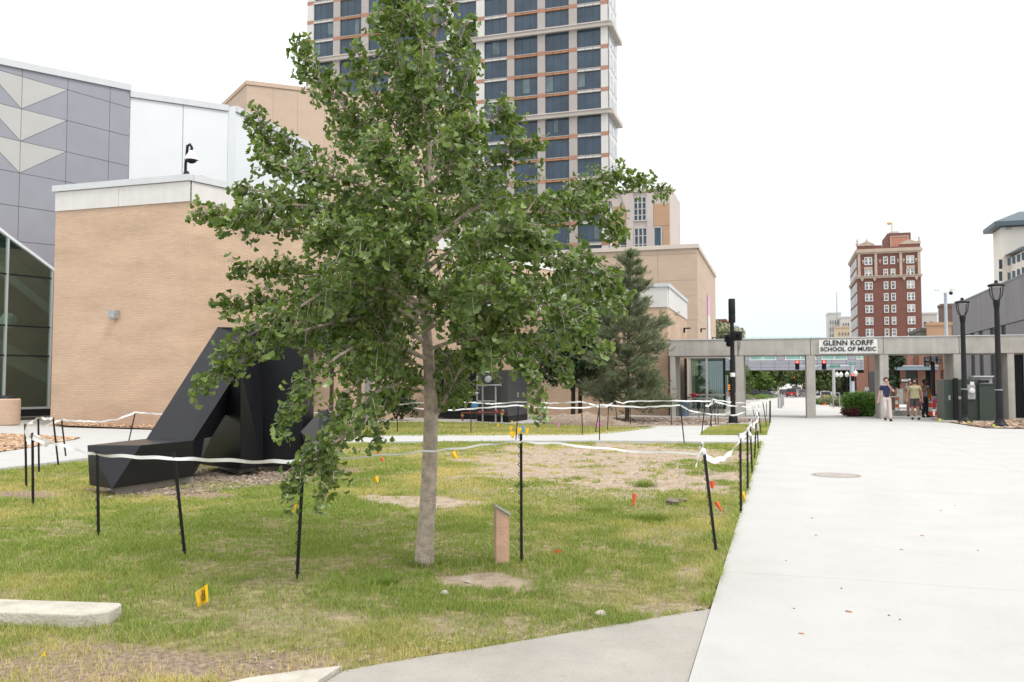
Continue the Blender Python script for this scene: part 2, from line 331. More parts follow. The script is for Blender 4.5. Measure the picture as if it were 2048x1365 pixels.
# lawns
LAWN = [(XE-.012, 6.42)]+gp((1410, 1226), (1330, 1239), (1250, 1253), (1100, 1279), (950, 1305), (820, 1325), (690, 1348), (500, 1372))+[(-6, 3.0), (-16, 7.0)]+gp((-260, 990), (0, 943), (180, 921), (330, 902), (560, 890), (700, 887), (1000, 885), (1531, 888.5))
PATCH = [(g(1215, 912), 3.1, 4.2, 1.0), (g(1310, 955), 1.9, 1.9, 1.0), (g(1080, 945), 1.5, 1.8, 1.0), (g(860, 1001), 1.0, .6, 1.0), (g(1000, 990), 1.5, .8, .55), (g(1180, 985), 1.4, .9, .6), (g(985, 1165), .45, .30, 1.0), (g(1335, 1080), .5, .6, .5),
         (g(1395, 1150), .4, .5, .55), (g(1440, 1230), .5, .3, .7), (g(470, 1338), .7, .16, .5), (g(900, 1250), .8, .3, .35), (g(800, 905), 1.6, 1.4, .45), (g(1445, 915), 1.3, 2.6, .9), (g(60, 990), 1.2, .6, .35), (g(620, 1240), .5, .25, .4)]
def bare(x, y):
    b = np.zeros(len(x)); n = fbm(x, y, .9, 3)-.5; n2 = fbm(x, y, .25, 9)-.5
    for c, rx, ry, a in PATCH:
        d = np.sqrt(((x-c[0])/rx)**2+((y-c[1])/ry)**2); b = np.maximum(b, a*np.clip((1.12-d+n*1.2+n2*.9)/.30, 0, 1))
    e = np.clip(1-(np.abs(x-XE)-.02)/.09, 0, 1); return np.clip(np.maximum(b, e*.7*(fbm(x, y, .35, 21) > .45)), 0, 1)
def mulched(x, y):
    b = np.zeros(len(x)); n = fbm(x, y, .5, 5)-.5
    for c, rx, ry in [(g(470, 955), 2.2, 1.0), (g(300, 985), 1.6, .45), (g(600, 945), 1.4, .9), (g(380, 1330), 1.25, .22), (g(60, 1345), .9, .22), (g(560, 1318), .5, .16), (g(40, 990), 1.0, .4)]:
        b = np.maximum(b, np.clip((1.0-np.sqrt(((x-c[0])/rx)**2+((y-c[1])/ry)**2)+n*.9)/.25, 0, 1))
    return b
def lawn_h(x, y): return .03*(fbm(x, y, 1.6, 31)-.5)+.02*(fbm(x, y, .35, 33)-.5)
xs = np.arange(-17, XE+.05, .09); ys_ = np.arange(2.9, 26, .09); GX, GY = np.meshgrid(xs, ys_); n0, n1 = GX.shape
gx, gy = GX.ravel(), GY.ravel(); ins = inpoly(gx, gy, LAWN); b = bare(gx, gy); mu = mulched(gx, gy)
V = np.stack([gx, gy, lawn_h(gx, gy)-.004], 1); idx = np.arange(n0*n1).reshape(n0, n1)
Fq = np.stack([idx[:-1, :-1], idx[:-1, 1:], idx[1:, 1:], idx[1:, :-1]], -1).reshape(-1, 4); Fq = Fq[ins[Fq].all(1)]
def lawnmat():
    m = bpy.data.materials.new('lawn_soil'); m.use_nodes = True; n = m.node_tree.nodes; L = m.node_tree.links; bs = n['Principled BSDF']; bs.inputs['Roughness'].default_value = .95; bs.inputs['Specular IOR Level'].default_value = .1
    tc = n.new('ShaderNodeTexCoord')
    def noise(sc, c1, c2, p1=.35, p2=.65):
        z = n.new('ShaderNodeTexNoise'); z.inputs['Scale'].default_value = sc; z.inputs['Detail'].default_value = 8; z.inputs['Roughness'].default_value = .65; L.new(tc.outputs['Object'], z.inputs['Vector'])
        r = n.new('ShaderNodeValToRGB'); r.color_ramp.elements[0].position = p1; r.color_ramp.elements[1].position = p2; r.color_ramp.elements[0].color = (*c1, 1); r.color_ramp.elements[1].color = (*c2, 1); L.new(z.outputs['Fac'], r.inputs[0]); return r.outputs[0]
    th = noise(9, (.14, .125, .055), (.36, .30, .17)); so = noise(6, (.29, .225, .165), (.44, .36, .28)); mu_ = noise(26, (.15, .105, .075), (.36, .28, .22))
    prev = th
    for an, c in (('bare', so), ('mulch', mu_)):
        a = n.new('ShaderNodeAttribute'); a.attribute_name = an; x = n.new('ShaderNodeMixRGB'); L.new(a.outputs['Fac'], x.inputs[0]); L.new(prev, x.inputs[1]); L.new(c, x.inputs[2]); prev = x.outputs[0]
    L.new(prev, bs.inputs['Base Color'])
    z = n.new('ShaderNodeTexNoise'); z.inputs['Scale'].default_value = 35; z.inputs['Detail'].default_value = 8; L.new(tc.outputs['Object'], z.inputs['Vector'])
    bp = n.new('ShaderNodeBump'); bp.inputs['Strength'].default_value = .9; bp.inputs['Distance'].default_value = .03; L.new(z.outputs['Fac'], bp.inputs['Height']); L.new(bp.outputs[0], bs.inputs['Normal'])
    return m
M['lawn'] = lawnmat()
T(fast('lawn', V, Fq, M['lawn'], attr={'bare': b, 'mulch': mu}), kind='structure')
BACKLAWN = [gp((560, 877), (690, 874), (1000, 873), (1170, 872), (1210, 870), (1262, 864), (1315, 857), (1190, 855), (1080, 850), (880, 845), (690, 848)), gp((1400, 872), (1416, 858), (1450, 853.5), (1530, 848), (1536, 843), (1540, 846), (1533, 872))]
for P in BACKLAWN: sheet('lawn', P, .012, mat('back_lawn_soil', (.15, .14, .05), .95, .3, 4))

def blades(P, n, hmin, hmax, wid, name, lod, dens=None, dryf=None, seg=2, zoff=0.0, splay=.55):
    P = np.array(P); lo, hi = P.min(0), P.max(0)
    x = NR.uniform(lo[0], hi[0], n); y = NR.uniform(lo[1], hi[1], n); d = np.hypot(x, y)
    k = inpoly(x, y, P.tolist()) & (NR.random(n) < lod(d)); x, y, d = x[k], y[k], d[k]
    if dens is not None:
        k = NR.random(len(x)) < dens(x, y); x, y, d = x[k], y[k], d[k]
    m = len(x); print(name, m); h = NR.uniform(hmin, hmax, m)*(.65+.7*fbm(x, y, .45, 41)); wd = wid*(.7+.6*NR.random(m))*np.clip(d/7.5, .75, 3.2)
    a = NR.uniform(0, 2*np.pi, m); ln = NR.uniform(.1, 1, m)*splay+.05; pa = a+NR.uniform(-.8, .8, m)+np.pi/2
    z0 = lawn_h(x, y)-.006+zoff; tx, ty = np.cos(a), np.sin(a); px_, py_ = np.cos(pa), np.sin(pa)
    def ring(t, ws): 
        bend = ln*h*t*t*1.4; return np.stack([x+tx*bend+px_*wd*ws, y+ty*bend+py_*wd*ws, z0+h*t*(1-.25*ln*t)], 1)
    V = np.stack([ring(0, -.5), ring(0, .5), ring(.55, .42), ring(.55, -.42), ring(1, 0)], 1).reshape(-1, 3)
    i = np.arange(m)[:, None]*5; Fc = np.concatenate([i+np.array([[0, 1, 2]]), i+np.array([[0, 2, 3]]), i+np.array([[3, 2, 4]])])
    dr = np.clip(dryf(x, y)+NR.normal(0, .17, m), 0, 1) if dryf else NR.random(m)*.4
    return T(fast(name, V, Fc, M['grass'], attr={'dry': np.repeat(dr, 5)}), kind='stuff')
M['grass'] = leafmat('grass_blades', (.120, .195, .036), (.245, .315, .075), .30, .6, ('dry', (.56, .46, .22)), .2)
def dryness(x, y):
    d = np.hypot(x, y); v = .05+1.15*(fbm(x, y, 1.7, 51)-.40)+.9*(fbm(x, y, .42, 55)-.48)
    v += .22*np.exp(-((d-15.5)/3.0)**2)*(x < -2.5)+.30*np.clip((6.3-d)/1.3, 0, 1)-.22*np.exp(-((d-9.3)/1.8)**2)*(x < -3.2)-.25*np.exp(-(((x+2.9)/.7)**2+((y-8.3)/.7)**2))
    v += .3*mulched(x, y)+.25*bare(x, y); return np.clip(v, 0, .95)
def gdens(x, y):
    tuft = np.clip((fbm(x, y, .34, 61)-.66)/.08, 0, 1); cover = np.clip(.62+2.3*(fbm(x, y, .20, 63)-.42), .08, 1)*np.clip(1.25-.9*np.clip((fbm(x, y, 1.1, 67)-.50)/.15, 0, 1), .3, 1)
    return np.clip((1-bare(x, y))*cover*(1-np.where(np.hypot(x, y) < 7.5, .40, .93)*mulched(x, y))+.55*tuft*(bare(x, y) > .3)*(1-mulched(x, y)), 0, 1)
blades(LAWN, 3000000, .022, .056, .0048, 'grass', lambda d: np.where(d < 3.5, .1, np.clip((6.0/d)**1.25, .14, 1)), gdens, dryness)
blades(LAWN, 190000, .06, .13, .0056, 'long_grass', lambda d: np.clip((6.5/d)**1.2, .1, 1), lambda x, y: gdens(x, y)*np.clip((fbm(x, y, .55, 71)-.52)/.12, 0, 1), lambda x, y: dryness(x, y)*.5, splay=1.1)
for P in BACKLAWN: blades(P, 60000, .05, .10, .0065, 'grass', lambda d: np.ones(len(d)), None, lambda x, y: np.clip(.34+.9*(fbm(x, y, 1.4, 81)-.40), 0, .9))
# grass leaning over the concourse edge, and a few long runners on the concrete
ed = [(XE-.10, 6.5), (XE-.004, 6.5), (XE-.004, 24.4), (XE-.10, 24.4)]
blades(ed, 9000, .05, .11, .005, 'edge_grass', lambda d: np.clip((7/d), .2, 1), lambda x, y: np.clip((fbm(x, y, .6, 91)-.30)/.2, .1, 1), lambda x, y: .25+0*x, splay=1.3)
# stones, clods and crumbs lying in the lawn and along the concrete
def tuft(px, py, n, h, r, label, dr=.05):
    c = g(px, py); rr = NR.normal(0, r, (n, 2)); a = np.arctan2(rr[:, 1], rr[:, 0])+NR.normal(0, .5, n); hh = h*NR.uniform(.5, 1.1, n); ln = NR.uniform(.2, 1.1, n); w_ = .0032
    x, y = c[0]+rr[:, 0], c[1]+rr[:, 1]; tx, ty = np.cos(a), np.sin(a)
    def ring(t, ws): return np.stack([x+tx*ln*hh*t*t-ty*w_*ws, y+ty*ln*hh*t*t+tx*w_*ws, -.01+hh*t*(1-.3*ln*t)], 1)
    V = np.stack([ring(0, -1), ring(0, 1), ring(.55, .8), ring(.55, -.8), ring(1, 0)], 1).reshape(-1, 3); i = np.arange(n)[:, None]*5
    V -= np.array([c[0], c[1], 0]); o = fast('grass_tuft', V, np.concatenate([i+np.array([t]) for t in ([0, 1, 2], [0, 2, 3], [3, 2, 4])]), M['grass'], attr={'dry': np.full(n*5, dr)}); o.location = (c[0], c[1], 0); ROOT[o.name] = Matrix.Translation(o.location); T(o, label, 'grass tuft', 'grass tufts in the lawn')
for q_ in [(838, 1132, 110, .09, .05, 'weedy grass tuft against the ginkgo trunk base, gallery side'), (868, 1128, 90, .08, .05, 'weedy grass tuft against the ginkgo trunk base, post side'), (1006, 1136, 130, .07, .06, 'grass tuft at the foot of the plaque post'), (775, 1170, 240, .10, .035, 'small dark round tuft of grass, lowest, on the ginkgo side'), (1300, 1040, 500, .13, .12, 'sprawling tuft of long grass below the lone orange flag'), (1195, 1022, 420, .10, .14, 'low wide tuft of grass between plaque stake and orange flag'), (1290, 972, 320, .12, .10, 'dark tuft of grass on the bare soil above the orange flag'), (1390, 948, 300, .11, .14, 'flat tuft of grass beside the leaning stake top'), (1155, 958, 200, .09, .07, 'tuft of grass alone in the middle of the bare soil'), (1040, 975, 260, .12, .05, 'thin upright tuft of grass past the plaque stake')]: tuft(*q_)
def rock(c, r, sc=(1, .8, .5), seed=0):
    q = random.Random(seed); mb = MB().ball((0, 0, 0), r, 7, 5, sc); mb.v = [tuple(k*(1+q.uniform(-.22, .22)) for k in p) for p in mb.v]; return mb.xf(Matrix.Translation(Vector((c[0], c[1], c[2]+r*sc[2]*.5))) @ Matrix.Rotation(q.uniform(0, 6), 4, 'Z'))
M['clod'] = mat('dark_clod', (.20, .165, .14), .95, .3, 12, .6); M['stone'] = mat('pale_stone', (.40, .37, .32), .9, .2, 12, .6)
for i, (px, py, r, mm, lb) in enumerate([(1345, 1008, .10, 'clod', 'dark lump of clay at the near corner of the bare soil, wider of two'), (1366, 1003, .065, 'clod', 'small dark lump of clay touching the wider lump on the bare soil'),
        (889, 1188, .036, 'stone', 'pale stone in the grass below the plaque post'), (1200, 1231, .045, 'stone', 'pale chip of concrete in the grass by the curved pavement edge'), (935, 1166, .03, 'stone', 'small stone on the round bare patch below the plaque post')]):
    one('stone' if mm == 'stone' else 'clod', rock(g(px, py), r, seed=i), M[mm], lb, 'stone' if mm == 'stone' else 'clod', smooth=True)
def scatter(name, P, n, rmin, rmax, m, z=0.0, flat=.35):
    P_ = np.array(P); c = []; V = []; Fc = []
    x = NR.uniform(P_[:, 0].min(), P_[:, 0].max(), n*6); y = NR.uniform(P_[:, 1].min(), P_[:, 1].max(), n*6); k = inpoly(x, y, P); x, y = x[k][:n], y[k][:n]; m_ = len(x)
    r = NR.uniform(rmin, rmax, m_); a = NR.uniform(0, 6.28, m_); el = NR.uniform(1, 3.2, m_); tz = NR.uniform(-.4, .9, m_)*r
    ca, sa = np.cos(a), np.sin(a); q = lambda u, v, w: np.stack([x+(ca*u*el-sa*v)*r, y+(sa*u*el+ca*v)*r, z+w], 1)
    V = np.stack([q(-1, -.5, tz*0), q(1, -.5, tz*.6+.004), q(1, .5, r*flat+tz), q(-1, .5, r*flat), q(0, 0, r*flat*1.6+.003+np.maximum(tz, 0))], 1).reshape(-1, 3)
    i = np.arange(m_)[:, None]*5; Fc = np.concatenate([i+np.array([t]) for t in ([0, 1, 4], [1, 2, 4], [2, 3, 4], [3, 0, 4])])
    return T(fast(name, V, Fc, m), kind='stuff')
M['chip'] = leafmat('bark_chips', (.20, .12, .07), (.55, .38, .25), 0, .9); M['chip2'] = leafmat('grey_bark_chips', (.10, .075, .058), (.34, .275, .225), 0, .9)
scatter('bark_chips', gp((-40, 873), (0, 871), (60, 874), (158, 879), (120, 886), (60, 897), (0, 906), (-60, 915)), 5000, .02, .05, M['chip'], .026)
scatter('bark_chips', gp((135, 852), (330, 859), (330, 846), (135, 845)), 5000, .02, .05, M['chip'], .026)
scatter('bark_chips', gp((190, 1000), (420, 985), (620, 962), (640, 925), (480, 915), (390, 930), (250, 965)), 6000, .008, .022, M['chip2'], .0)
scatter('bark_chips', bed, 9000, .02, .055, leafmat('brown_chips', (.12, .08, .055), (.46, .33, .24), 0, .9), .05)
scatter('bark_chips', gp((1085, 850), (1300, 851), (1480, 851), (1530, 843), (1300, 836), (1095, 840)), 2200, .015, .04, M['chip2'], .012)
scatter('soil_crumbs', LAWN[:9]+gp((500, 1300), (690, 1290), (950, 1255), (1250, 1215), (1400, 1190)), 420, .003, .009, leafmat('crumbs', (.14, .10, .07), (.40, .33, .26), 0, .9), .002)
scatter('soil_crumbs', gp((1000, 985), (1430, 1000), (1430, 895), (1050, 893)), 2500, .005, .016, leafmat('crumbs_pale', (.24, .17, .12), (.58, .47, .36), 0, .9), .002)
# litter on the concourse, each a thing
deb = [(1624, 1037, 'leaf'), (1803, 1100, 'leaf'), (1697, 1224, 'leaf'), (1603, 1268, 'leaf'), (1845, 1072, 'leaf'), (1632, 1071, 'leaf'), (1572, 1122, 'crumb'), (1683, 1178, 'crumb'), (1588, 1218, 'crumb'), (1778, 1232, 'crumb'), (1800, 1240, 'crumb'), (1910, 1012, 'crumb'), (1956, 1102, 'crumb'), (1882, 1022, 'crumb')]
M['dryleaf'] = mat('dry_leaf', (.42, .19, .11), .8, .2, 30)
for i, (px, py, k) in enumerate(deb):
    c = g(px, py, .025)
    if k == 'leaf': one('fallen_leaf', rock((c[0], c[1], .026), R.uniform(.014, .022), (1.3, .8, .28), i+20), M['dryleaf'], 'small red-brown fallen leaf on the white concourse', 'leaf', 'fallen leaves on the concourse')
    else: one('pebble', rock((c[0], c[1], .026), R.uniform(.007, .011), (1, .9, .6), i+50), M['clod'], 'tiny dark pebble lying on the white concourse', 'pebble', 'pebbles on the concourse')
# manhole cover set in the concourse
c = g(1672, 951, .025); t = thing('manhole_cover', 'round iron manhole cover set flush in the white concourse', 'manhole cover', (c[0], c[1], .025))
M['iron'] = mat('worn_iron', (.33, .30, .27), .7, .2, 12, .4, metal=.2)
obj('frame', MB().lathe((0, 0, 0), [(.42, 0), (.42, .004), (.37, .005), (.37, 0)], 32), M['iron'], t, local=True)
obj('lid', MB().lathe((0, 0, 0), [(.355, 0), (.355, .006), (0.01, .007)], 32), M['iron'], t, local=True)

# ================================================================ BUILDINGS
def dirv(deg): a = math.radians(deg); return np.array([math.sin(a), math.cos(a)])   # bearing from +Y towards +X
def facing(u): return np.array([u[1], -u[0]])            # outward normal of a wall whose run is u (to the viewer's side)
class Wall:
    """vertical plane through p along u; s runs along u, z up, depth outwards"""
    def __init__(s, p, u): s.p = np.array(p[:2], float); s.u = np.array(u, float)[:2]; s.u /= np.linalg.norm(s.u); s.n = facing(s.u)
    def pt(s, a, z, d=0.0): q = s.p+s.u*a+s.n*d; return (q[0], q[1], z)
    def sz(s, x, y): q = vp(x, y, s.p, s.u); return float(np.dot(q[:2]-s.p, s.u)), float(q[2])
    def poly(s, mb, pts, d0, d1): return mb.prism([s.pt(a, z, d0) for a, z in pts], tuple(np.append(s.n*(d1-d0), 0)))
    def rect(s, mb, a0, a1, z0, z1, d0, d1): return s.poly(mb, [(a0, z0), (a1, z0), (a1, z1), (a0, z1)], d0, d1)
def shrink(P, e):
    P = np.array(P, float); n = len(P); area = sum(P[i][0]*P[(i+1) % n][1]-P[(i+1) % n][0]*P[i][1] for i in range(n)); sg = 1 if area > 0 else -1; out = []
    for i in range(n):
        a, b, c = P[i-1], P[i], P[(i+1) % n]; d1 = (b-a)/np.linalg.norm(b-a); d2 = (c-b)/np.linalg.norm(c-b)
        n1 = sg*np.array([-d1[1], d1[0]]); n2 = sg*np.array([-d2[1], d2[0]]); k = 1+np.dot(n1, n2); out.append(tuple(b+(n1+n2)*e/max(k, .25)))
    return out

# ---- tan brick block by the sculpture
Yb = 26.6
cb_ = vy(375, 600, Yb)[:2]; lb_ = vy(107, 600, Yb)[:2]
UB = dirv(18.7); zt = vy(375, 350, Yb)[2]; zb = vy(375, 404, Yb)[2]
t = thing('brick_block', 'tan brick building block with white band and roof edge behind the black sculpture', 'building', (cb_[0], cb_[1], 0))
Lr = 30.0; rb = cb_+UB*Lr
foot = [(lb_[0], lb_[1]), (cb_[0], cb_[1]), (rb[0], rb[1]), (rb[0]-8, rb[1]+3), (lb_[0], lb_[1]+14)]
obj('wall', MB().prism([(*p, -.1) for p in foot], (0, 0, zb+.1)), M['tanbrick'], t)
obj('band_core', MB().prism([(*p, zb) for p in foot], (0, 0, zt-.25-zb)), M['darkgap'], t)
WL = Wall(lb_, cb_-lb_); WR = Wall(cb_, UB); ll = np.linalg.norm(cb_-lb_)
for W_, br in ((WL, [0, ll*.49, ll+.05]), (WR, [0.06, 4.0, 8.2, 12.4, 16.6, 20.8, 25, 30])):
    for a0, a1 in zip(br[:-1], br[1:]): obj('band_panel', W_.rect(MB(), a0+.008, a1-.008, zb+.01, zt-.26, .002, .05), M['whiteband'], t)
mb = MB(); WL.rect(mb, -.1, ll+.12, zt-.24, zt, -.3, .12); obj('coping', mb, M['coping'], t)
mb = MB(); WR.rect(mb, .125, Lr, zt-.24, zt, -.3, .12); obj('coping', mb, M['coping'], t)
obj('roof_deck', MB().prism([(*p, zt-.7) for p in foot], (0, 0, .1)), M['conc_old'], t)
# wall lamp on the brick
a, z = WL.sz(233, 630)
mb = MB().prism([WL.pt(a-.16, z-.13, .28), WL.pt(a-.13, z+.15, .28), WL.pt(a-.13, z+.15, 0.003), WL.pt(a-.16, z-.13, .003)], tuple(np.append(WL.u*.30, 0)))
t2 = thing('wall_lamp', 'small grey wedge-shaped lamp fixed on the tan brick wall', 'wall lamp', WL.pt(a, z-.13, .0))
obj('housing', mb, M['steelgrey'], t2)
obj('lens', WL.rect(MB(), a-.12, a+.12, z-.165, z-.132, .04, .24), M['lightpanel'], t2)
# camera mast on the roof
c = vy(373, 348, Yb+.9); t2 = thing('security_camera', 'black gooseneck mast carrying a white dome camera on the block roof corner', 'camera', (c[0], c[1], zt-.6))
obj('mast', MB().lathe((c[0], c[1], zt-.6), [(.26, 0), (.26, .55), (.16, .8), (.09, 1.0)], 10), M['black'], t2)
zz = vy(373, 290, Yb+.9)[2]
obj('gooseneck', MB().tube([(c[0]-.05, c[1], zt+.3), (c[0]-.05, c[1], zz-.75), (c[0], c[1], zz-.35), (c[0]+.02, c[1], zz-.05), (c[0]+.14, c[1], zz), (c[0]+.22, c[1], zz-.12), (c[0]+.22, c[1], zz-.3)], .055, 8), M['black'], t2, smooth=True)
obj('dome_hood', MB().lathe((c[0]+.22, c[1], zz-.62), [(.27, 0), (.25, .1), (.14, .25), (.09, .36)], 14), M['whitepaint'], t2, smooth=True)
obj('camera_dome', MB().ball((c[0]+.22, c[1], zz-.62), .2, 12, 8, (1, 1, .7)), M['black'], t2, smooth=True)
for x0, lb2 in ((342, 'concrete ballast block beside the camera mast on the roof, nearer the grey panels'), (385, 'concrete ballast block beside the camera mast on the roof, nearer the tree')):
    q = vy(x0, 345, Yb+1.0); one('ballast_block', MB().box(q[0]-.05, q[1], zt-.6, q[0]+.42, q[1]+.35, zt+.22), M['conc_kerb'], lb2, 'block', 'ballast blocks on the roof')
q = vy(250, 353, Yb+.8); one('roof_vent', MB().box(q[0]-.35, q[1], zt-.6, q[0]+.3, q[1]+.4, zt+.07), mat('rust', (.16, .09, .06), .8), 'low rusty vent cap on the brick block roof', 'vent')

# ---- grey-panelled gallery wing with the glass front, on the far side of the brick block
UG = dirv(15.5); pg_ = g(40, 838)[:2]; G = Wall(pg_, UG)
t = thing('gallery_wing', 'gallery wing with grey metal panels, light triangles and a tall green glass front', 'building', (pg_[0], pg_[1], 0))
COLX = [-95, -40, 40, 132, 217, 258]
def rowz(xpts, zpts, x): return float(np.interp(x, xpts, zpts))
ROWS = []   # each joint line as straight line in wall coords through two sightings
for (xa, ya), (xb, yb) in [((40, 138), (258, 182)), ((40, 153), (258, 216)), ((40, 218), (258, 273)), ((40, 283), (258, 333)), ((40, 347), (258, 388)), ((40, 414), (258, 446)), ((40, 484), (258, 506)), ((40, 560), (258, 572))]:
    ROWS.append((G.sz(xa, ya), G.sz(xb, yb)))
CS = [G.sz(x, 300)[0] for x in COLX]
def node(ci, ri):
    (a0, z0), (a1, z1) = ROWS[ri]; s = CS[ci]; return (s, z0+(z1-z0)*(s-a0)/(a1-a0))
ar = [G.sz(-60, 425), G.sz(0, 458), G.sz(21, 475), G.sz(60, 503), G.sz(105, 537), G.sz(140, 566), G.sz(217, 640)]
def archz(s): return float(np.interp(s, [q[0] for q in ar], [q[1] for q in ar]))
top = [node(i, 0) for i in range(len(CS))]
obj('backing', G.poly(MB(), [(CS[0], archz(CS[0])+.05)]+[(a, archz(a)+.05) for a in CS[1:]]+[(CS[-1], top[-1][1])]+top[::-1][1:], -.5, -.02), M['darkgap'], t)
for ci in range(len(CS)-1):
    for ri in range(len(ROWS)-1):
        TL, TR, BR, BL = node(ci, ri), node(ci+1, ri), node(ci+1, ri+1), node(ci, ri+1)
        al, ar_ = archz(TL[0]), archz(TR[0])
        if TL[1] <= al+.05 and TR[1] <= ar_+.05: continue
        pieces = []
        if ri in (1, 2, 3) and ci in (1, 2):
            if ci == 2: pieces = [((TL, TR, BL), 'lightpanel'), ((TR, BR, BL), 'greypanel')]
            else: pieces = [((TL, TR, BR), 'lightpanel'), ((TL, BR, BL), 'greypanel')]
        else:
            Pq = [TL, TR, (BR[0], max(BR[1], ar_)), (BL[0], max(BL[1], al))]; Qq = []
            for q in Pq:
                if not any(abs(q[0]-r[0])+abs(q[1]-r[1]) < .03 for r in Qq): Qq.append(q)
            if len(Qq) >= 3: pieces = [(tuple(Qq), 'greypanel')]
        for pl, mm in pieces:
            obj('panel', G.poly(MB(), shrink(pl, .011), -.02, .03), M[mm], t)
mb = MB(); 
for i in range(len(top)-1): G.poly(mb, [top[i], top[i+1], (top[i+1][0], top[i+1][1]+.32), (top[i][0], top[i][1]+.32)], -.5, .12)
obj('coping', mb, M['coping'], t)
mb = MB()
for i in range(len(ar)-1): G.poly(mb, [(ar[i][0], ar[i][1]-.10), (ar[i+1][0], ar[i+1][1]-.10), (ar[i+1][0], ar[i+1][1]+.03), (ar[i][0], ar[i][1]+.03)], -.1, .09)
obj('arch_trim', mb, M['whitemetal'], t)
# glazing: posts, rails, then one pane per opening
posts = [G.sz(x, 600)[0] for x in (-55, 13, 103, 150)]
hy = [G.sz(50, y)[1] for y in (832, 712, 653, 552)]
rails = [hy[0], hy[1], hy[2], hy[3]]
for a in posts: obj('mullion', G.rect(MB(), a-.035, a+.035, .02, archz(a)-.05, -.10, .06), M['alu'], t)
for z in rails[1:]: obj('rail', G.rect(MB(), posts[0], posts[-1], z-.035, z+.035, -.09, .02), M['black'], t)
obj('sill', G.rect(MB(), posts[0], posts[-1], .1, .42, -.12, .08), M['black'], t); obj('sill_trim', G.rect(MB(), posts[0], posts[-1], .425, .52, -.12, .05), M['alu'], t)
for i in range(len(posts)-1):
    a0, a1 = posts[i]+.035, posts[i+1]-.035; zz_ = [.5]+rails[1:]+[None]
    for k in range(4):
        if k < 3: P = [(a0, zz_[k]+.035), (a1, zz_[k]+.035), (a1, zz_[k+1]-.035), (a0, zz_[k+1]-.035)]
        else: P = [(a0, zz_[3]+.035), (a1, zz_[3]+.035), (a1, max(archz(a1)-.1, zz_[3]+.1)), ((a0+a1)/2, max(archz((a0+a1)/2)-.1, zz_[3]+.1)), (a0, archz(a0)-.1)]
        obj('pane', G.poly(MB(), P, -.05, -.035), M['glass'], t)
# the lobby behind the glass
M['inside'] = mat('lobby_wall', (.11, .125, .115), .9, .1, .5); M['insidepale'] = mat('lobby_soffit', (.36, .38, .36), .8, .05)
a0, a1 = posts[0], posts[-1]
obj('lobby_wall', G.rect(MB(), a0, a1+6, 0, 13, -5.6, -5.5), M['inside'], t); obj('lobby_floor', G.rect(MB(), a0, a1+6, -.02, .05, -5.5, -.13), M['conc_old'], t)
b1, b2 = G.sz(20, 560), G.sz(105, 650)
obj('stair_soffit', G.poly(MB(), [(a0, b1[1]+3.4), (a1+3, b1[1]-2.3), (a1+3, b1[1]-3.1), (a0, b1[1]+2.4)], -3.0, -2.0), M['insidepale'], t)
obj('stair_soffit', G.poly(MB(), [(a0, b1[1]-1.4), (a1+3, b1[1]-5.2), (a1+3, b1[1]-5.8), (a0, b1[1]-2.1)], -3.6, -2.4), M['insidepale'], t)
q = G.sz(40, 640); obj('globe_lamp', MB().ball(G.pt(q[0], q[1], -1.0), .36, 14, 9), mat('opal_globe', (.6, .65, .62), .3, .02), t, smooth=True)
# ---- white metal clad theatre volume behind
pe = np.array(G.pt(CS[-1], 0)[:2]); UW = dirv(45.8); W1 = Wall(pe, UW)
s1 = W1.sz(455, 300)[0]; z0_, z1_ = W1.sz(258, 182)[1], W1.sz(455, 211)[1]
t = thing('theatre_hall', 'white metal clad theatre volume rising between grey panels and tan fly tower', 'building', (pe[0], pe[1], 0))
sm = W1.sz(365, 300)[0]
obj('core', W1.poly(MB(), [(0, 0), (s1, 0), (s1, z1_-.3), (0, z0_-.3)], -6, -.05), M['darkgap'], t)
zm_ = z0_+(z1_-z0_)*sm/s1
for a0, a1, za, zb2 in ((0.02, sm-.012, z0_, zm_), (sm+.012, s1, zm_, z1_)): obj('cladding_panel', W1.poly(MB(), [(a0, 0), (a1, 0), (a1, zb2-.34), (a0, za-.34)], -.05, 0), M['whitemetal'], t)
obj('coping', W1.poly(MB(), [(0.02, z0_-.32), (s1, z1_-.32), (s1, z1_), (.02, z0_)], -.6, .1), M['coping'], t)
p2 = np.array(W1.pt(s1, 0)[:2]); WP = Wall(p2, dirv(75)); sp_ = WP.sz(468, 400)[0]
obj('corner_pilaster', WP.rect(MB(), .01, sp_, 0, WP.sz(455, 212)[1]-.05, -1, .0), M['whitemetal'], t)
p3 = np.array(WP.pt(sp_, 0)[:2]); W2 = Wall(p3, dirv(0)); e2 = W2.sz(628, 300)[0]; zt2 = W2.sz(475, 214)[1]
cut = [0.01, e2*.45, e2]
for a0, a1 in zip(cut[:-1], cut[1:]): obj('cladding_panel', W2.rect(MB(), a0+.01, a1-.01, 0, zt2-.34, -.6, 0), M['whitemetal'], t)
obj('coping', W2.rect(MB(), .01, e2, zt2-.32, zt2, -.7, .1), M['coping'], t)
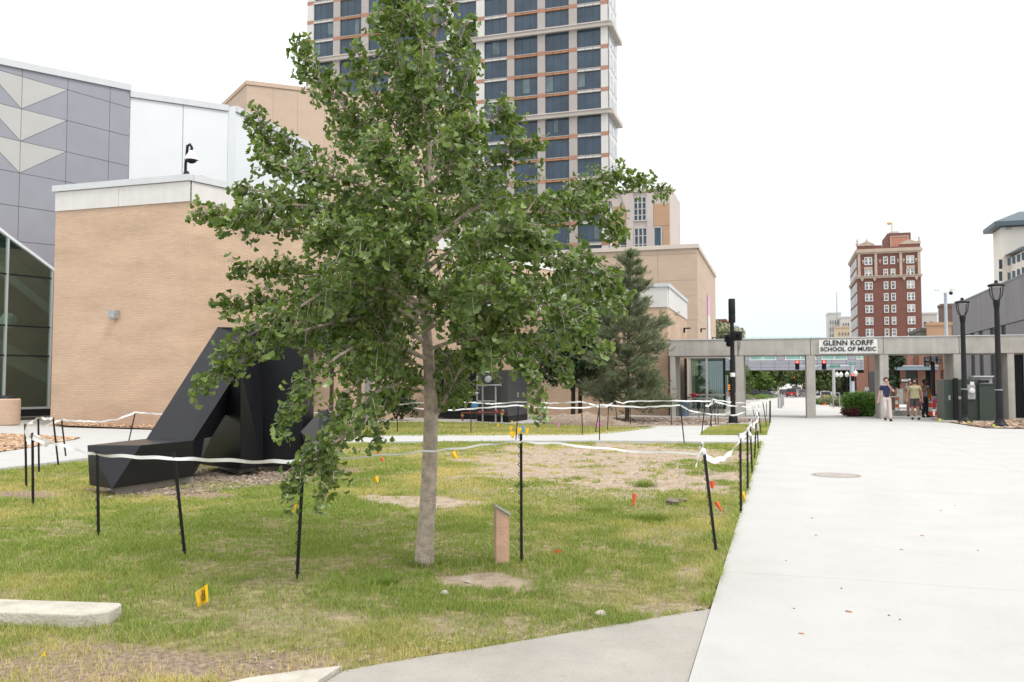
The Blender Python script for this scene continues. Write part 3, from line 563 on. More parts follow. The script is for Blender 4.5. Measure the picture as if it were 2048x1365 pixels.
# ---- tan fly tower
pc = vd(490, 400, 78)[:2]; UF = dirv(52); WF = Wall(pc, UF); WG = Wall(pc, dirv(-52))
t = thing('fly_tower', 'tall tan panelled fly tower with a slanting corner behind the white theatre volume', 'building', (pc[0], pc[1], 0))
zt3 = WF.sz(490, 161)[1]
L3 = WF.sz(940, 400)[0]; br = [0]+[WF.sz(x, 300)[0] for x in (545, 594, 648, 702, 770, 850, 940)]
far = pc+UF*L3; lf = pc+dirv(-52)*30
obj('core', MB().prism([(*p, 0) for p in (pc+np.array([0, .3]), far+np.array([0, .3]), far+np.array([-12, 24]), lf+np.array([2, 24]), lf+np.array([0.3, .3]))], (0, 0, zt3-.5)), M['darkgap'], t)
for a0, a1 in zip(br[:-1], br[1:]):
    for k in range(5):
        z0, z1 = zt3*(k/5), zt3*((k+1)/5)-(.4 if k == 4 else 0)
        obj('wall_panel', WF.rect(MB(), a0+.007, a1-.007, z0+.007, z1-.007, -.2, 0), M['tanpanel'], t)
WG2 = Wall(lf, -dirv(-52))
for k in range(4): obj('wall_panel', WG2.rect(MB(), 7.5*k+.015, 7.5*k+7.485, 0, zt3-.42, -.2, 0), M['tanpanel'], t)
mb = MB(); WF.rect(mb, -.1, L3, zt3-.38, zt3, -.6, .1); obj('coping', mb, M['tanpanel'], t)
mb = MB(); WG2.rect(mb, 0, 29.8, zt3-.38, zt3-.01, -.6, .1); obj('coping', mb, M['tanpanel'], t)

# ---- tan panelled hall at the end of the lawn (its side runs along the concourse)
def panel_block(t, W_, ss, zz, m, d=.0, th=.2, gap=.008, cap=None):
    for a0, a1 in zip(ss[:-1], ss[1:]):
        for z0, z1 in zip(zz[:-1], zz[1:]): obj('wall_panel', W_.rect(MB(), a0+gap, a1-gap, z0+gap, z1-gap, d-th, d), m, t)
    if cap: obj('coping', W_.rect(MB(), ss[0]-.1, ss[-1]+.1, zz[-1], zz[-1]+.3, -.7, .12), cap, t)
Yh = 62.0; ph = vy(1395, 600, Yh)[:2]; p0 = vy(820, 500, Yh)[:2]; WA = Wall(p0, ph-p0); WB = Wall(ph, dirv(0))
t = thing('music_hall', 'large tan panelled hall with a pale coping standing in front of the glass tower', 'building', (ph[0], ph[1], 0))
zt4 = WA.sz(1395, 488)[1]; ss = [WA.sz(x, 560)[0] for x in (820, 905, 990, 1072, 1150, 1233, 1316)]+[np.linalg.norm(ph-p0)]
zz4 = [0]+[WA.sz(1395, y)[1] for y in (762, 700, 640, 592, 560, 507)]+[zt4-.3]
lb_h = WB.sz(1431, 600)[0]
obj('core', MB().prism([(p0[0], p0[1]+.25, 0), (ph[0]-.25, ph[1]+.25, 0), (ph[0]-.25, ph[1]+lb_h, 0), (p0[0], p0[1]+lb_h, 0)], (0, 0, zt4-.4)), M['tanbrick'], t)
M['tancap'] = mat('tan_stone_cap', (.56, .50, .44), .8, .04)
panel_block(t, WA, ss, zz4, M['tanpanel'], cap=M['tancap'])
panel_block(t, WB, [0.01, lb_h*.33, lb_h*.66, lb_h], zz4, M['tanpanel']); obj('coping', WB.rect(MB(), .13, lb_h, zt4-.3, zt4-.001, -.7, .12), M['tancap'], t)
M['bannerpink'] = mat('pink_print', (.62, .38, .56), .7, .1, .4); M['bannerwhite'] = mat('white_print', (.66, .66, .66), .7, .05)
a0, a1 = WB.sz(1414.5, 650)[0], WB.sz(1419, 650)[0]; t2 = thing('banner', 'tall narrow pink and white banner hanging on the tan hall side', 'banner', WB.pt(a0, WB.sz(1416, 683)[1], .05))
zs_ = [WB.sz(1416, y)[1] for y in (683, 632, 592)]
obj('lower_print', WB.rect(MB(), a0, a1, zs_[0], zs_[1], .03, .08), M['bannerwhite'], t2); obj('upper_print', WB.rect(MB(), a0, a1, zs_[1], zs_[2], .03, .08), M['bannerpink'], t2)
# ---- lower block with a white band, behind the pines
Yl = 42.4; pl_ = vy(1336, 700, Yl)[:2]; pk = vy(700, 700, Yl)[:2]; WC = Wall(pk, pl_-pk); WD = Wall(pl_, dirv(0)); ld = WD.sz(1374, 700)[0]
zt5 = WC.sz(1336, 574)[1]; zb5 = WC.sz(1336, 615)[1]; lc = np.linalg.norm(pl_-pk)
t = thing('low_brick_wing', 'low brown brick wing with a white band behind the pine trees', 'building', (pl_[0], pl_[1], 0))
obj('wall', WC.rect(MB(), 0, lc, -.1, zb5, -ld, 0), M['tanbrick'], t)
n_ = 8
for k in range(n_): obj('band_panel', WC.rect(MB(), lc*k/n_+.01, lc*(k+1)/n_-.01, zb5+.01, zt5, -.3, .04), M['whiteband'], t)
for k in range(3): obj('band_panel', WD.rect(MB(), .31+(ld-.3)*k/3, .29+(ld-.3)*(k+1)/3, zb5+.01, zt5, -.3, .04), M['whiteband'], t)
obj('coping', WC.rect(MB(), 0, lc+.1, zt5+.005, zt5+.18, -ld, .1), M['coping'], t)
def wall_light(W_, x, y, label):
    a, z = W_.sz(x, y); t2 = thing('wall_light', label, 'wall light', W_.pt(a, z, 0), group='bracket lights on the tan walls')
    obj('bracket', W_.poly(MB(), [(a-.06, z-.12), (a+.06, z-.12), (a+.06, z+.1), (a-.06, z+.1)], 0.002, .1), M['black'], t2); obj('lamp_head', W_.rect(MB(), a-.14, a+.07, z+.1, z+.17, .0, .4), M['black'], t2)
wall_light(WD, 1367, 662, 'black bracket light on the side of the low brick wing'); wall_light(WB, 1401, 662, 'black bracket light on the tan hall side beside the banner'); wall_light(WB, 1424, 679, 'black bracket light just above the colonnade on the tan hall side')

# ---- the glass and stone tower
Yt = 142.0; PXB = [(625, 665), (678, 721), (735, 776), (790, 832), (845, 893), (906, 952), (968, 1014), (1028, 1075), (1090, 1138), (1154, 1202)]
xT = lambda px, y=200: float(vy(px, y, Yt)[0]); zT = lambda y, px=1178: float(vy(px, y, Yt)[2])
XL, XR = xT(613.5, 100), xT(1216.5, 200); UT = np.array([1., 0]); WT = Wall((XL, Yt), UT)
t = thing('office_tower', 'tall tower of dark glass bays, stone piers and terracotta bands', 'tower', ((XL+XR)/2, Yt, zg(Yt)))
CY = [-120, 54, 228, 404, 580]; ZC = [zT(y, 1202) for y in CY]
dT = WB and Wall((XR, Yt), dirv(0)).sz(1235, 200)[0]
M['pier'] = mat('pinkish_stone_pier', (.395, .36, .335), .8, .05, .3); M['pierwhite'] = mat('pale_stone_pier', (.60, .585, .56), .8, .04, .3)
M['terra'] = mat('terracotta_band', (.38, .195, .135), .8, .1, .8); M['cornice'] = mat('stone_cornice', (.50, .46, .42), .8, .06, .3); M['orange'] = mat('orange_spandrel', (.40, .195, .10), .7, .1, .8)
obj('core', MB().box(XL+.3, Yt+.6, zg(Yt), XR-.05, Yt+dT, ZC[0]), mat('tower_core', (.10, .11, .12), .8), t)
edges = []
for i, (a, b2) in enumerate(PXB): edges.append((xT(a)-XL, xT(b2)-XL))
pr = [(0, edges[0][0])]+[(edges[i][1], edges[i+1][0]) for i in range(9)]+[(edges[9][1], XR-XL)]
white = {0, 5, 6, 10}
zbot = zT(560)
for i, (a0, a1) in enumerate(pr): obj('pier', WT.rect(MB(), a0, a1, zbot, ZC[0], -.6, .0), M['pierwhite' if i in white else 'pier'], t)
WIN = {}
for gi in range(4):
    zc0, zc1 = ZC[gi+1], ZC[gi]; H_ = (zc1-zc0)
    obj('cornice', WT.poly(MB(), [(-.5, zc0-.05), (XR-XL+.5, zc0-.05), (XR-XL+.5, zc0+.58), (-.5, zc0+.58)], 0.01, .55), M['cornice'], t)
    obj('cornice_lip', WT.rect(MB(), -.6, XR-XL+.6, zc0+.585, zc0+.78, 0.01, .75), M['cornice'], t)
    for k in range(4):
        pf = (H_-.80+.60)/4; z0 = zc0+.80+pf*k; ztop = z0+pf-.60-(.08 if k == 3 else 0)
        if gi == 0 and z0 > zT(-60): continue
        for i, (a0, a1) in enumerate(edges):
            key = (i, k); xm = XL+(a0+a1)/2
            if key not in WIN or True:
                w_ = a1-a0; f = MB(); f.box(-w_/2, 0, 0, w_/2, .12, .1); f.box(-w_/2, 0, ztop-z0-.12, w_/2, .12, ztop-z0)
                for q in ((-.5, 0, 1, 2, 3)[1:]): 
                    x_ = -w_/2+w_*q/3; f.box(max(x_-.04, -w_/2), .01, .1, min(x_+.04, w_/2), .10, ztop-z0-.12)
                if key not in WIN: WIN[key] = None
            wn = obj('window', f.xf(Matrix.Translation((xm, Yt+.30, z0))), M['darkframe'] if 'darkframe' in M else M.setdefault('darkframe', mat('dark_window_frame', (.055, .06, .065), .5, .1)), t)
            pn = MB().box(xm-w_/2+.01, Yt+.36, z0+.02, xm+w_/2-.01, Yt+.38, ztop-.02); obj('pane', pn, M['glassdark'], wn)
            if R.random() < .14:
                q0 = R.choice((0, 1, 2)); obj('blind', MB().box(xm-w_/2+w_*q0/3+.06, Yt+.34, z0+.12+R.uniform(0, 1.2), xm-w_/2+w_*(q0+R.choice((.6, 1, 1)))/3-.06, Yt+.358, ztop-.14), M.setdefault('towerblind', mat('teal_blind', (.11, .155, .175), .5, .3, .8)), wn)  # blinds in a few random windows, plain teal of their own
            if k < 3:
                m_ = M['orange'] if i in (1, 2, 7, 8) else M['whiteband']; s_ = MB()
                for q in range(3): s_.box(xm-w_/2+w_*q/3+.03, Yt+.12, ztop+.08, xm-w_/2+w_*(q+1)/3-.03, Yt+.5, ztop+.42)
                obj('spandrel', s_, m_, t); obj('floor_ledge', MB().box(xm-w_/2, Yt+.06, ztop+.45, xm+w_/2, Yt+.5, ztop+.585), M['pier'], t)
        if k < 3:
            for i, (a0, a1) in enumerate(pr): obj('pier_band', WT.rect(MB(), a0, a1, ztop-.05, ztop+.65, 0.0, .03), M['terra'], t)
# a recessed loggia bay high in the middle shows as a deep dark opening with a pale frame
# the side towards the avenue
WS = Wall((XR, Yt), dirv(0))
obj('side_wall', WS.rect(MB(), .02, dT, zbot, ZC[0], -.6, 0), M['pierwhite'], t)
for gi in range(4):
    for k in range(4):
        z0 = ZC[gi+1]+(ZC[gi]-ZC[gi+1])*k/4+.9; z1 = z0+2.9
        if z0 > zT(-60): continue
        for q in range(3):
            a0 = .8+q*(dT-1.2)/3; wn = obj('window', WS.rect(MB(), a0, a0+(dT-1.2)/3-.5, z0, z1, 0.002, .06), M['alu'], t); obj('pane', WS.rect(MB(), a0+.1, a0+(dT-1.2)/3-.6, z0+.1, z1-.1, .062, .08), mat('pale_glass', (.30, .34, .37), .1, .2, .4) if 'paleglass' not in M else M['paleglass'], wn); M.setdefault('paleglass', bpy.data.materials['pale_glass'])
    obj('cornice', WS.rect(MB(), .0, dT+.4, ZC[gi+1]-.05, ZC[gi+1]+.72, 0.01, .9), M['cornice'], t)
# ---- the low stone annex at the tower's foot
Ya = 128.0; xA = lambda px, y=450: float(vy(px, y, Ya)[0]); zA = lambda y, px=1290: float(vy(px, y, Ya)[2])
t = thing('stone_annex', 'low stone annex with arched piers and gridded windows at the tower foot', 'building', (xA(1285), Ya, zg(Ya)))
x0, x1 = xA(1224), xA(1340); z0, z1 = zA(540), zA(384)
M['annex'] = mat('annex_stone', (.50, .44, .41), .8, .05, .3); M['annextan'] = brickmat('annex_tan', (.50, .31, .19), (.46, .29, .18), (.42, .29, .2), big=.05)
mb = MB().prism([(x0, Ya, z0), (x1, Ya, z0), (xA(1347, 420), Ya+9, z0), (x0, Ya+9, z0)], (0, 0, z1-z0)); obj('wall', mb, M['annex'], t)
WX = Wall((x0, Ya), UT); sx = lambda px: xA(px)-x0
for a, b2 in ((1226, 1252), (1308, 1339)): obj('tan_panel', WX.rect(MB(), sx(a), sx(b2), zA(454), zA(410), 0, .12), M['annextan'], t)
for a, b2 in ((1226, 1239), (1326, 1339)): obj('tan_panel', WX.rect(MB(), sx(a), sx(b2), zA(530), zA(456), 0, .12), M['annextan'], t)
for a, b2, y0, y1, nx, nz in ((1268, 1293, 443, 393, 3, 4), (1269, 1294, 540, 455, 3, 5), (1240, 1255, 540, 457, 1, 5), (1308, 1323, 540, 455, 1, 2)):
    a_, b_, za, zb_ = sx(a), sx(b2), zA(y0), zA(y1); mb = MB(); WX.rect(mb, a_, b_, za, za+.2, 0, .2); WX.rect(mb, a_, b_, zb_-.2, zb_, 0, .2)
    for q in range(nx+1): s_ = a_+(b_-a_)*q/nx; WX.rect(mb, s_-.1, s_+.1, za+.2, zb_-.2, 0, .2)
    for q in range(1, nz): s_ = za+(zb_-za)*q/nz; WX.rect(mb, a_+.1, b_-.1, s_-.06, s_+.06, 0, .17)
    wn = obj('window', mb, M['lightpanel'], t); obj('pane', WX.rect(MB(), a_+.02, b_-.02, za+.02, zb_-.02, .02, .05), M['glassdark'], wn)
for a, b2 in ((1253, 1267), (1294, 1307)): obj('pier', WX.poly(MB(), [(sx(a)-.0, z0), (sx(b2), z0), (sx(b2), zA(384)), (sx(a)-(.8 if a < 1280 else -.0), zA(386)), (sx(a), zA(420))], 0, .22), M['annex'], t)
obj('cornice', WX.rect(MB(), -.1, x1-x0+.2, z1, z1+.5, -9, .3), M['annex'], t)

# ================================================================ COLONNADE AND EVERYTHING ROUND THE STREET
Yp = 41.0; xP = lambda px, y=760: float(vy(px, y, Yp)[0])
zb6, zt6 = float(vy(1550, 711, Yp)[2]), float(vy(1550, 678.5, Yp)[2]); DP = 2.3
t = thing('colonnade', 'long weathered concrete colonnade across the end of the concourse', 'colonnade', (1.3, Yp, 0))
cuts = [1337, 1476, 1622, 1768, 1920, 2075]
for a, b2 in zip(cuts[:-1], cuts[1:]): obj('beam', MB().box(xP(a)+.008, Yp, zb6, xP(b2)-.008, Yp+DP, zt6), M['conc_beam'], t, bevel=.02)
for a, b2 in ((1340, 1350), (1471, 1487.5), (1613, 1631), (1760, 1778), (1908, 1924), (2016, 2030)):
    obj('column', MB().box(xP(a), Yp+.02, -.05, xP(b2), Yp+DP-.05, zb6-.003), M['conc_beam'], t, bevel=.02)
obj('cap_flashing', MB().box(xP(1336), Yp-.03, zt6+.003, xP(2076), Yp+DP+.03, zt6+.04), M['coping'], t)
# sign
sx0, sx1 = xP(1638, 694), xP(1754.5, 694); sz0, sz1 = float(vy(1696, 707.5, Yp)[2]), float(vy(1696, 680, Yp)[2])
t2 = thing('name_sign', 'white sign reading GLENN KORFF SCHOOL OF MUSIC on the concrete beam', 'sign', ((sx0+sx1)/2, Yp-.1, sz0))
obj('board', MB().box(sx0, Yp-.09, sz0, sx1, Yp-.003, sz1), M['whitepaint'], t2)
M['letter'] = mat('black_lettering', (.012, .012, .014), .5, .05)
def text(name, s, wdt, loc, m, parent, rot=(math.pi/2, 0, 0), ext=.015, bold=.0, cap=None, split=False):
    c = bpy.data.curves.new(name, 'FONT'); c.body = s; c.align_x = 'CENTER'; c.align_y = 'BOTTOM_BASELINE' if 0 else 'BOTTOM'; c.size = 1; c.extrude = ext; c.offset = bold; c.space_character = 1.05
    o = bpy.data.objects.new(name, c); COL.objects.link(o); c.materials.append(m)
    bpy.context.view_layer.update(); dw, dh = o.dimensions.x, o.dimensions.y
    me = bpy.data.meshes.new_from_object(o.evaluated_get(bpy.context.evaluated_depsgraph_get())); bpy.data.objects.remove(o);
    s_ = wdt/max(dw, .01); s2 = (cap/max(dh, .01)) if cap else s_
    me.transform(Matrix.Translation(ROOT[parent.name].inverted() @ Vector(loc)) @ Euler(rot).to_matrix().to_4x4() @ Matrix.Diagonal((s_, s2, 1, 1)))
    me.materials.clear(); me.materials.append(m)
    if not split: return link(name, me, parent)
    bm = bmesh.new(); bm.from_mesh(me); todo = set(bm.verts)                 # each raised letter is a piece of its own
    while todo:
        st = [todo.pop()]; isl = set(st)
        while st:
            for e in st.pop().link_edges:
                for v in e.verts:
                    if v in todo: todo.discard(v); isl.add(v); st.append(v)
        ids = {v: i for i, v in enumerate(isl)}; m2 = bpy.data.meshes.new('letter'); m2.from_pydata([v.co.to_tuple() for v in ids], [], [[ids[v] for v in f.verts] for f in bm.faces if f.verts[0] in ids]); m2.materials.append(m); link('letter', m2, parent)
    bm.free()
wS = sx1-sx0; hS = sz1-sz0
text('lettering', 'GLENN KORFF', wS*.86, ((sx0+sx1)/2, Yp-.105, sz0+hS*.50), M['letter'], t2, bold=.022, cap=hS*.385, split=True)
text('lettering', 'SCHOOL OF MUSIC', wS*.955, ((sx0+sx1)/2, Yp-.105, sz0+hS*.10), M['letter'], t2, bold=.022, cap=hS*.305, split=True)
# glass entrance box behind the colonnade
Yg = 46.0; xg = lambda px, y=770: float(vy(px, y, Yg)[0]); zgz = lambda y: float(vy(1410, y, Yg)[2])
t = thing('glass_entrance', 'green glass entrance box with steel posts behind the end of the colonnade', 'entrance', (xg(1413), Yg, 0))
z0, z1 = .25, zgz(717); ge = [xg(1376), xg(1380), xg(1414), xg(1449)]
obj('roof', MB().box(ge[0]-.1, Yg-.1, z1, ge[3]+.1, Yg+6, z1+.45), M['lightpanel'], t); obj('plinth', MB().box(ge[0], Yg-.02, -.05, ge[3], Yg+6, .25), M['conc_old'], t)
for x_, m_ in ((ge[0]-.12, 'black'), (ge[1], 'alu'), (ge[2], 'alu'), (ge[3], 'black')): obj('post', MB().box(x_-.06, Yg-.06, .25, x_+.06, Yg+.06, z1), M[m_], t)
obj('post', MB().box(ge[3]-.06, Yg+5.8, .25, ge[3]+.06, Yg+5.95, z1), M['black'], t)
for a, b2 in ((ge[1], ge[2]), (ge[2], ge[3])): obj('pane', MB().box(a+.07, Yg-.012, .27, b2-.07, Yg+.012, z1-.01), M['glass'], t)
obj('pane', MB().box(ge[3]-.012, Yg+.07, .27, ge[3]+.012, Yg+5.8, z1-.01), M['glass'], t)
obj('inner_wall', MB().box(ge[0], Yg+2.4, .25, xg(1402), Yg+2.55, zgz(751)), mat('cream_inner_wall', (.50, .50, .38), .9, .05), t)
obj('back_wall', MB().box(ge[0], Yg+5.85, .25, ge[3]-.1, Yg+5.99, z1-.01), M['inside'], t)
for k in range(9): obj('screen_slat', MB().box(xg(1416)+k*.11, Yg+1.9, .25, xg(1416)+k*.11+.04, Yg+1.98, zgz(750)), M['lightpanel'], t)
obj('rail', MB().box(ge[0], Yg-.08, .95, ge[3], Yg-.02, 1.03), M['steelgrey'], t)
# bike racks, one red bicycle, bin
def hoop(c, w_, h, label, m):
    mb = MB(); pts = [(c[0]-w_/2, c[1], 0), (c[0]-w_/2, c[1], h-w_/2)]+[(c[0]-w_/2*math.cos(a), c[1], h-w_/2+w_/2*math.sin(a)) for a in np.linspace(.3, 2.84, 7)]+[(c[0]+w_/2, c[1], h-w_/2), (c[0]+w_/2, c[1], 0)]
    one('bike_rack', mb.tube(pts, .025, 6), m, label, 'bike rack', 'hoop bike racks outside the glass entrance', smooth=True)
for i, px in enumerate((1392, 1402, 1412, 1422)): q = vy(px, 800, 44.3); hoop((q[0], 44.3+.12*i), .55, .85, ('steel hoop bike rack closest to the brick wing corner', 'steel hoop bike rack beside the red bag', 'steel hoop bike rack before the middle post of the glass entrance', 'steel hoop bike rack farthest from the brick wing')[i], M['steelgrey'])
q = vy(1387, 795, 44.0); t2 = thing('bicycle', 'grey bicycle with a red bag leaning at the racks by the glass entrance', 'bicycle', (q[0], 44.0, .02))
def ringm(c, r, tk, n=18, ax='y'):
    pts = [(c[0]+r*math.cos(a), c[1], c[2]+r*math.sin(a)) for a in np.linspace(0, 2*math.pi, n+1)]; return MB().tube(pts, tk, 5)
for dx in (-.52, .52): obj('wheel', ringm((dx, 0, .34), .32, .02), M['black'], t2, local=True)
obj('frame', MB().tube([(-.52, 0, .34), (-.15, 0, .36), (-.25, 0, .8), (.32, 0, .82), (-.15, 0, .36)], .02, 5).tube([(.52, 0, .34), (.30, 0, .95)], .018, 5).tube([(-.52, 0, .34), (-.25, 0, .8)], .014, 5), M['steelgrey'], t2, local=True)
obj('handlebar', MB().tube([(.30, -.24, 1.0), (.28, 0, .97), (.30, .24, 1.0)], .015, 5), M['black'], t2, local=True); obj('saddle', MB().ball((-.27, 0, .86), .09, 8, 5, (1.4, .7, .4)), M['black'], t2, local=True)
obj('pannier', MB().ball((.02, -.1, .98), .15, 8, 6, (1, .6, .9)), mat('red_bag', (.50, .03, .04), .6), t2, local=True)
q = g(1368, 834); one('litter_bin', MB().lathe((q[0], q[1], 0), [(.23, 0), (.29, .62), (.31, .64), (.31, .70), (.25, .70), (.22, .1)], 14), mat('blue_grey_plastic', (.10, .14, .18), .5), 'blue-grey plastic bin standing on the soil by the colonnade end', 'bin', smooth=True)
# black signal pole with speaker column and signal heads
q = g(1466.5, 848); px_, py_ = q[0], q[1]; D0 = py_; zP = lambda y: float(vy(1466, y, py_)[2])
t = thing('signal_pole', 'tall black pole with antenna cylinder and dark boxes standing by the mid lawn', 'pole', (px_, py_, 0))
obj('base', MB().lathe((px_, py_, 0), [(.30, 0), (.30, .05), (.19, .07), (.17, .28), (.13, .34)], 14), M['black'], t)
obj('shaft', MB().lathe((px_, py_, .3), [(.105, 0), (.075, zP(646)-.3)], 14), M['black'], t, smooth=True)
obj('antenna', MB().lathe((px_, py_, zP(646)), [(.12, 0), (.135, .03), (.135, .30), (.125, .31), (.135, .33), (.135, zP(598)-zP(646)-.03), (.12, zP(598)-zP(646))], 16), M['black'], t, smooth=True)
for dx, yy_, w_, h_ in ((-.17, 678, .13, .35), (.21, 674, .17, .42), (-.13, 690, .10, .22)):
    b_ = obj('signal_box', MB().box(px_+dx-w_, py_-.12, zP(yy_)-h_/2+.05, px_+dx+w_, py_+.12, zP(yy_)+h_/2), M['black'], t, bevel=.03)
    obj('visor', MB().lathe((0, 0, 0), [(.09, 0), (.1, .14), (.085, .14), (.07, .01)], 10).xf(Matrix.Translation((px_+dx, py_-.12, zP(yy_))) @ Matrix.Rotation(math.pi/2, 4, 'X')), M['black'], b_)
obj('cable', MB().tube([(px_+.3, py_-.05, zP(684)), (px_+.27, py_-.06, zP(700)), (px_+.2, py_-.05, zP(694))], .012, 5).tube([(px_+.25, py_, zP(684)), (px_+.24, py_, zP(712))], .01, 5), M['black'], t)
obj('notice', MB().lathe((px_, py_, zP(754)), [(.096, 0), (.096, zP(746)-zP(754))], 14), M['whitepaint'], t)
one('pole_footing', MB().box(px_-.95, py_-.45, -.05, px_+.9, py_+.45, .035), M['conc_kerb'], 'pale concrete footing pad under the black signal pole', 'footing')
# detour signs beyond
q = vy(1461, 780, 52); t2 = thing('message_board', 'small black portable sign with orange letters behind the signal pole', 'sign', (q[0], 52, 0))
M['orangelit'] = glow('amber_leds', (1.0, .30, .02), 1.2); M['orange_sign'] = mat('orange_reflective', (.75, .12, .03), .5, .05)
obj('panel', MB().box(q[0]-.28, 52, float(vy(1461, 784, 52)[2]), q[0]+.34, 52.1, float(vy(1461, 768, 52)[2])), M['black'], t2); obj('post', MB().box(q[0]-.04, 52.02, 0, q[0]+.04, 52.08, 2), M['black'], t2)
for k in range(3): obj('message_line', MB().box(q[0]-.12, 51.97, float(vy(1461, 780-4*k, 52)[2]), q[0]+.2, 51.99, float(vy(1461, 778-4*k, 52)[2])), M['orangelit'], t2)
obj('warning_plate', MB().box(q[0]-.3, 51.96, float(vy(1461, 793, 52)[2]), q[0]+.25, 51.99, float(vy(1461, 786, 52)[2])), M['orange_sign'], t2)

# ---- skywalk over the street
Ys = 190.0; xs_ = lambda px: float(vy(px, 725, Ys)[0]); zs2 = lambda y: float(vy(1600, y, Ys)[2])
M['lilac'] = mat('lilac_grey_panel', (.36, .37, .43), .5, .05, .2); M['tealglass'] = glassmat('teal_glass', (.30, .62, .56), .22); M['teal'] = mat('teal_glazing', (.22, .46, .43), .12, .35, .35)
t = thing('skywalk', 'grey panelled skywalk bridge with green windows and a curved glass roof crossing the street', 'skywalk', (xs_(1600), Ys, zs2(742)))
X0, X1 = xs_(1440), xs_(1752); zb7, zm7 = zs2(741), zs2(700)
js = [X0+(X1-X0)*k/11 for k in range(12)]; hz = [zb7+.003, zs2(735), zs2(728), zs2(721)]
obj('core', MB().box(X0, Ys+.1, zb7, X1, Ys+5, zs2(681)), M['darkgap'], t)
for a, b2 in zip(js[:-1], js[1:]):
    for z0, z1 in zip(hz[:-1], hz[1:]): obj('panel', MB().box(a+.03, Ys-.02, z0+.02, b2-.03, Ys+.1, z1-.02), M['lilac'], t)
wins = [(1500, 1552), (1571, 1632), (1644, 1694), (1714, 1732)]; prev = X0
for a, b2 in wins:
    xa, xb = xs_(a), xs_(b2); obj('panel', MB().box(prev+.03, Ys-.02, hz[-1]+.02, xa-.2, Ys+.1, zs2(700)), M['lilac'], t); prev = xb+.2
    mb = MB().box(xa-.17, Ys-.06, hz[-1]+.02, xb+.17, Ys+.05, hz[-1]+.25)
    for q in range(3): mb.box(xa+(xb-xa)*q/2-.1, Ys-.06, hz[-1]+.25, xa+(xb-xa)*q/2+.1, Ys+.05, zs2(702))
    wn = obj('window', mb, M['whitepaint'], t); obj('pane', MB().box(xa-.1, Ys-.01, hz[-1]+.2, xb+.1, Ys+.04, zs2(702)), M['teal'], wn)
obj('panel', MB().box(prev+.03, Ys-.02, hz[-1]+.02, X1-.03, Ys+.1, zs2(700)), M['lilac'], t); obj('fascia', MB().box(X0, Ys-.05, zs2(700)+.01, X1, Ys+5, zs2(681)), M['lilac'], t)
xa, xb = xs_(1474), xs_(1641); n_ = 10
M['roofglass'] = mat('pale_roof_glass', (.34, .48, .46), .15, .06, .15)
for k in range(n_):
    a, b2 = xa+(xb-xa)*k/n_, xa+(xb-xa)*(k+1)/n_; rr = zs2(669.5)-zs2(681)
    P = [(a+.04, Ys+2.5-2.5*math.cos(u), zs2(681)+rr*math.sin(u)) for u in np.linspace(0, math.pi, 9)]; obj('roof_pane', MB().prism(P, (b2-a-.08, 0, 0)), M['roofglass'], t)
# ---- red brick hotel
Yh2 = 225.0; xh = lambda px, y=600: float(vy(px, y, Yh2)[0]); zh = lambda y: float(vy(1780, y, Yh2)[2])
X0, X1 = xh(1716, 600), xh(1843, 600); z0 = zg(Yh2); Dh = Wall((X0, Yh2), dirv(0)).sz(1701, 600)[0]; ZT = zh(494)
t = thing('brick_hotel', 'tall red brick hotel with cream trim and white sash windows behind the sign', 'building', ((X0+X1)/2, Yh2, z0))
M['cream'] = mat('cream_terracotta', (.46, .37, .30), .8, .1, .6)
obj('wall', MB().box(X0, Yh2, z0, X1, Yh2+Dh, ZT), M['redbrick'], t)
HF = Wall((X0, Yh2), UT); hx = lambda px: xh(px)-X0; Wd = X1-X0
for y0, y1, d, e in ((499, 497, .3, .2), (504, 499, .5, .4), (507, 504, .25, .2), (556, 552.5, .3, .2), (552.5, 551, .45, .35)):
    obj('cornice', HF.rect(MB(), -e, Wd+e, zh(y0), zh(y1), .004, d), M['cream'], t); obj('cornice', MB().box(X0-d, Yh2+.02, zh(y0), X0-.004, Yh2+Dh, zh(y1)), M['cream'], t)
for a in (1719.5, 1753, 1803, 1839.5): obj('pilaster', HF.rect(MB(), hx(a)-.3, hx(a)+.3, zh(551), zh(507.1), .004, .3), M['cream'], t)
for a in (1725, 1750, 1809, 1834): obj('bracket', HF.poly(MB(), [(hx(a)-.4, zh(556.2)), (hx(a), zh(563)), (hx(a)+.4, zh(556.2))], .004, .3), M['cream'], t)
for a, b2 in ((1729, 1746), (1814, 1831)): obj('ornament', HF.rect(MB(), hx(a), hx(b2), zh(538), zh(533), .004, .25), M['cream'], t)
for a in (1727.5, 1751, 1761.5, 1797.5, 1809, 1834): obj('ornament', HF.poly(MB(), [(hx(a)-.25, zh(519)), (hx(a), zh(528)), (hx(a)+.25, zh(519))], .004, .2), M['cream'], t)
# parapet with curved gables
mb = MB()
for a, b2 in ((1716, 1766), (1800, 1843)): HF.rect(mb, hx(a), hx(b2), ZT, zh(490), -.6, 0)
obj('parapet', mb, M['redbrick'], t)
for a, b2 in ((1719, 1752), (1803, 1840)):
    c_ = (hx(a)+hx(b2))/2; w_ = hx(b2)-hx(a); zr = zh(490)
    P = [(c_-w_*.5, zr), (c_+w_*.5, zr)]+[(c_+w_*.5*math.cos(u)*(1 if abs(math.cos(u)) > .6 else .9), zr+.75*math.sin(u)**.7+.35*math.sin(u)**6) for u in np.linspace(.15, math.pi-.15, 11)]
    obj('gable', HF.poly(MB(), P, -.5, .1), M['cream'], t)
for a in (1717, 1736, 1841): obj('finial', MB().lathe((xh(a), Yh2+.2, zh(490)), [(.4, 0), (.4, .7), (.15, .9), (.25, 1.3), (.05, 1.9)], 8), M['cream'], t)
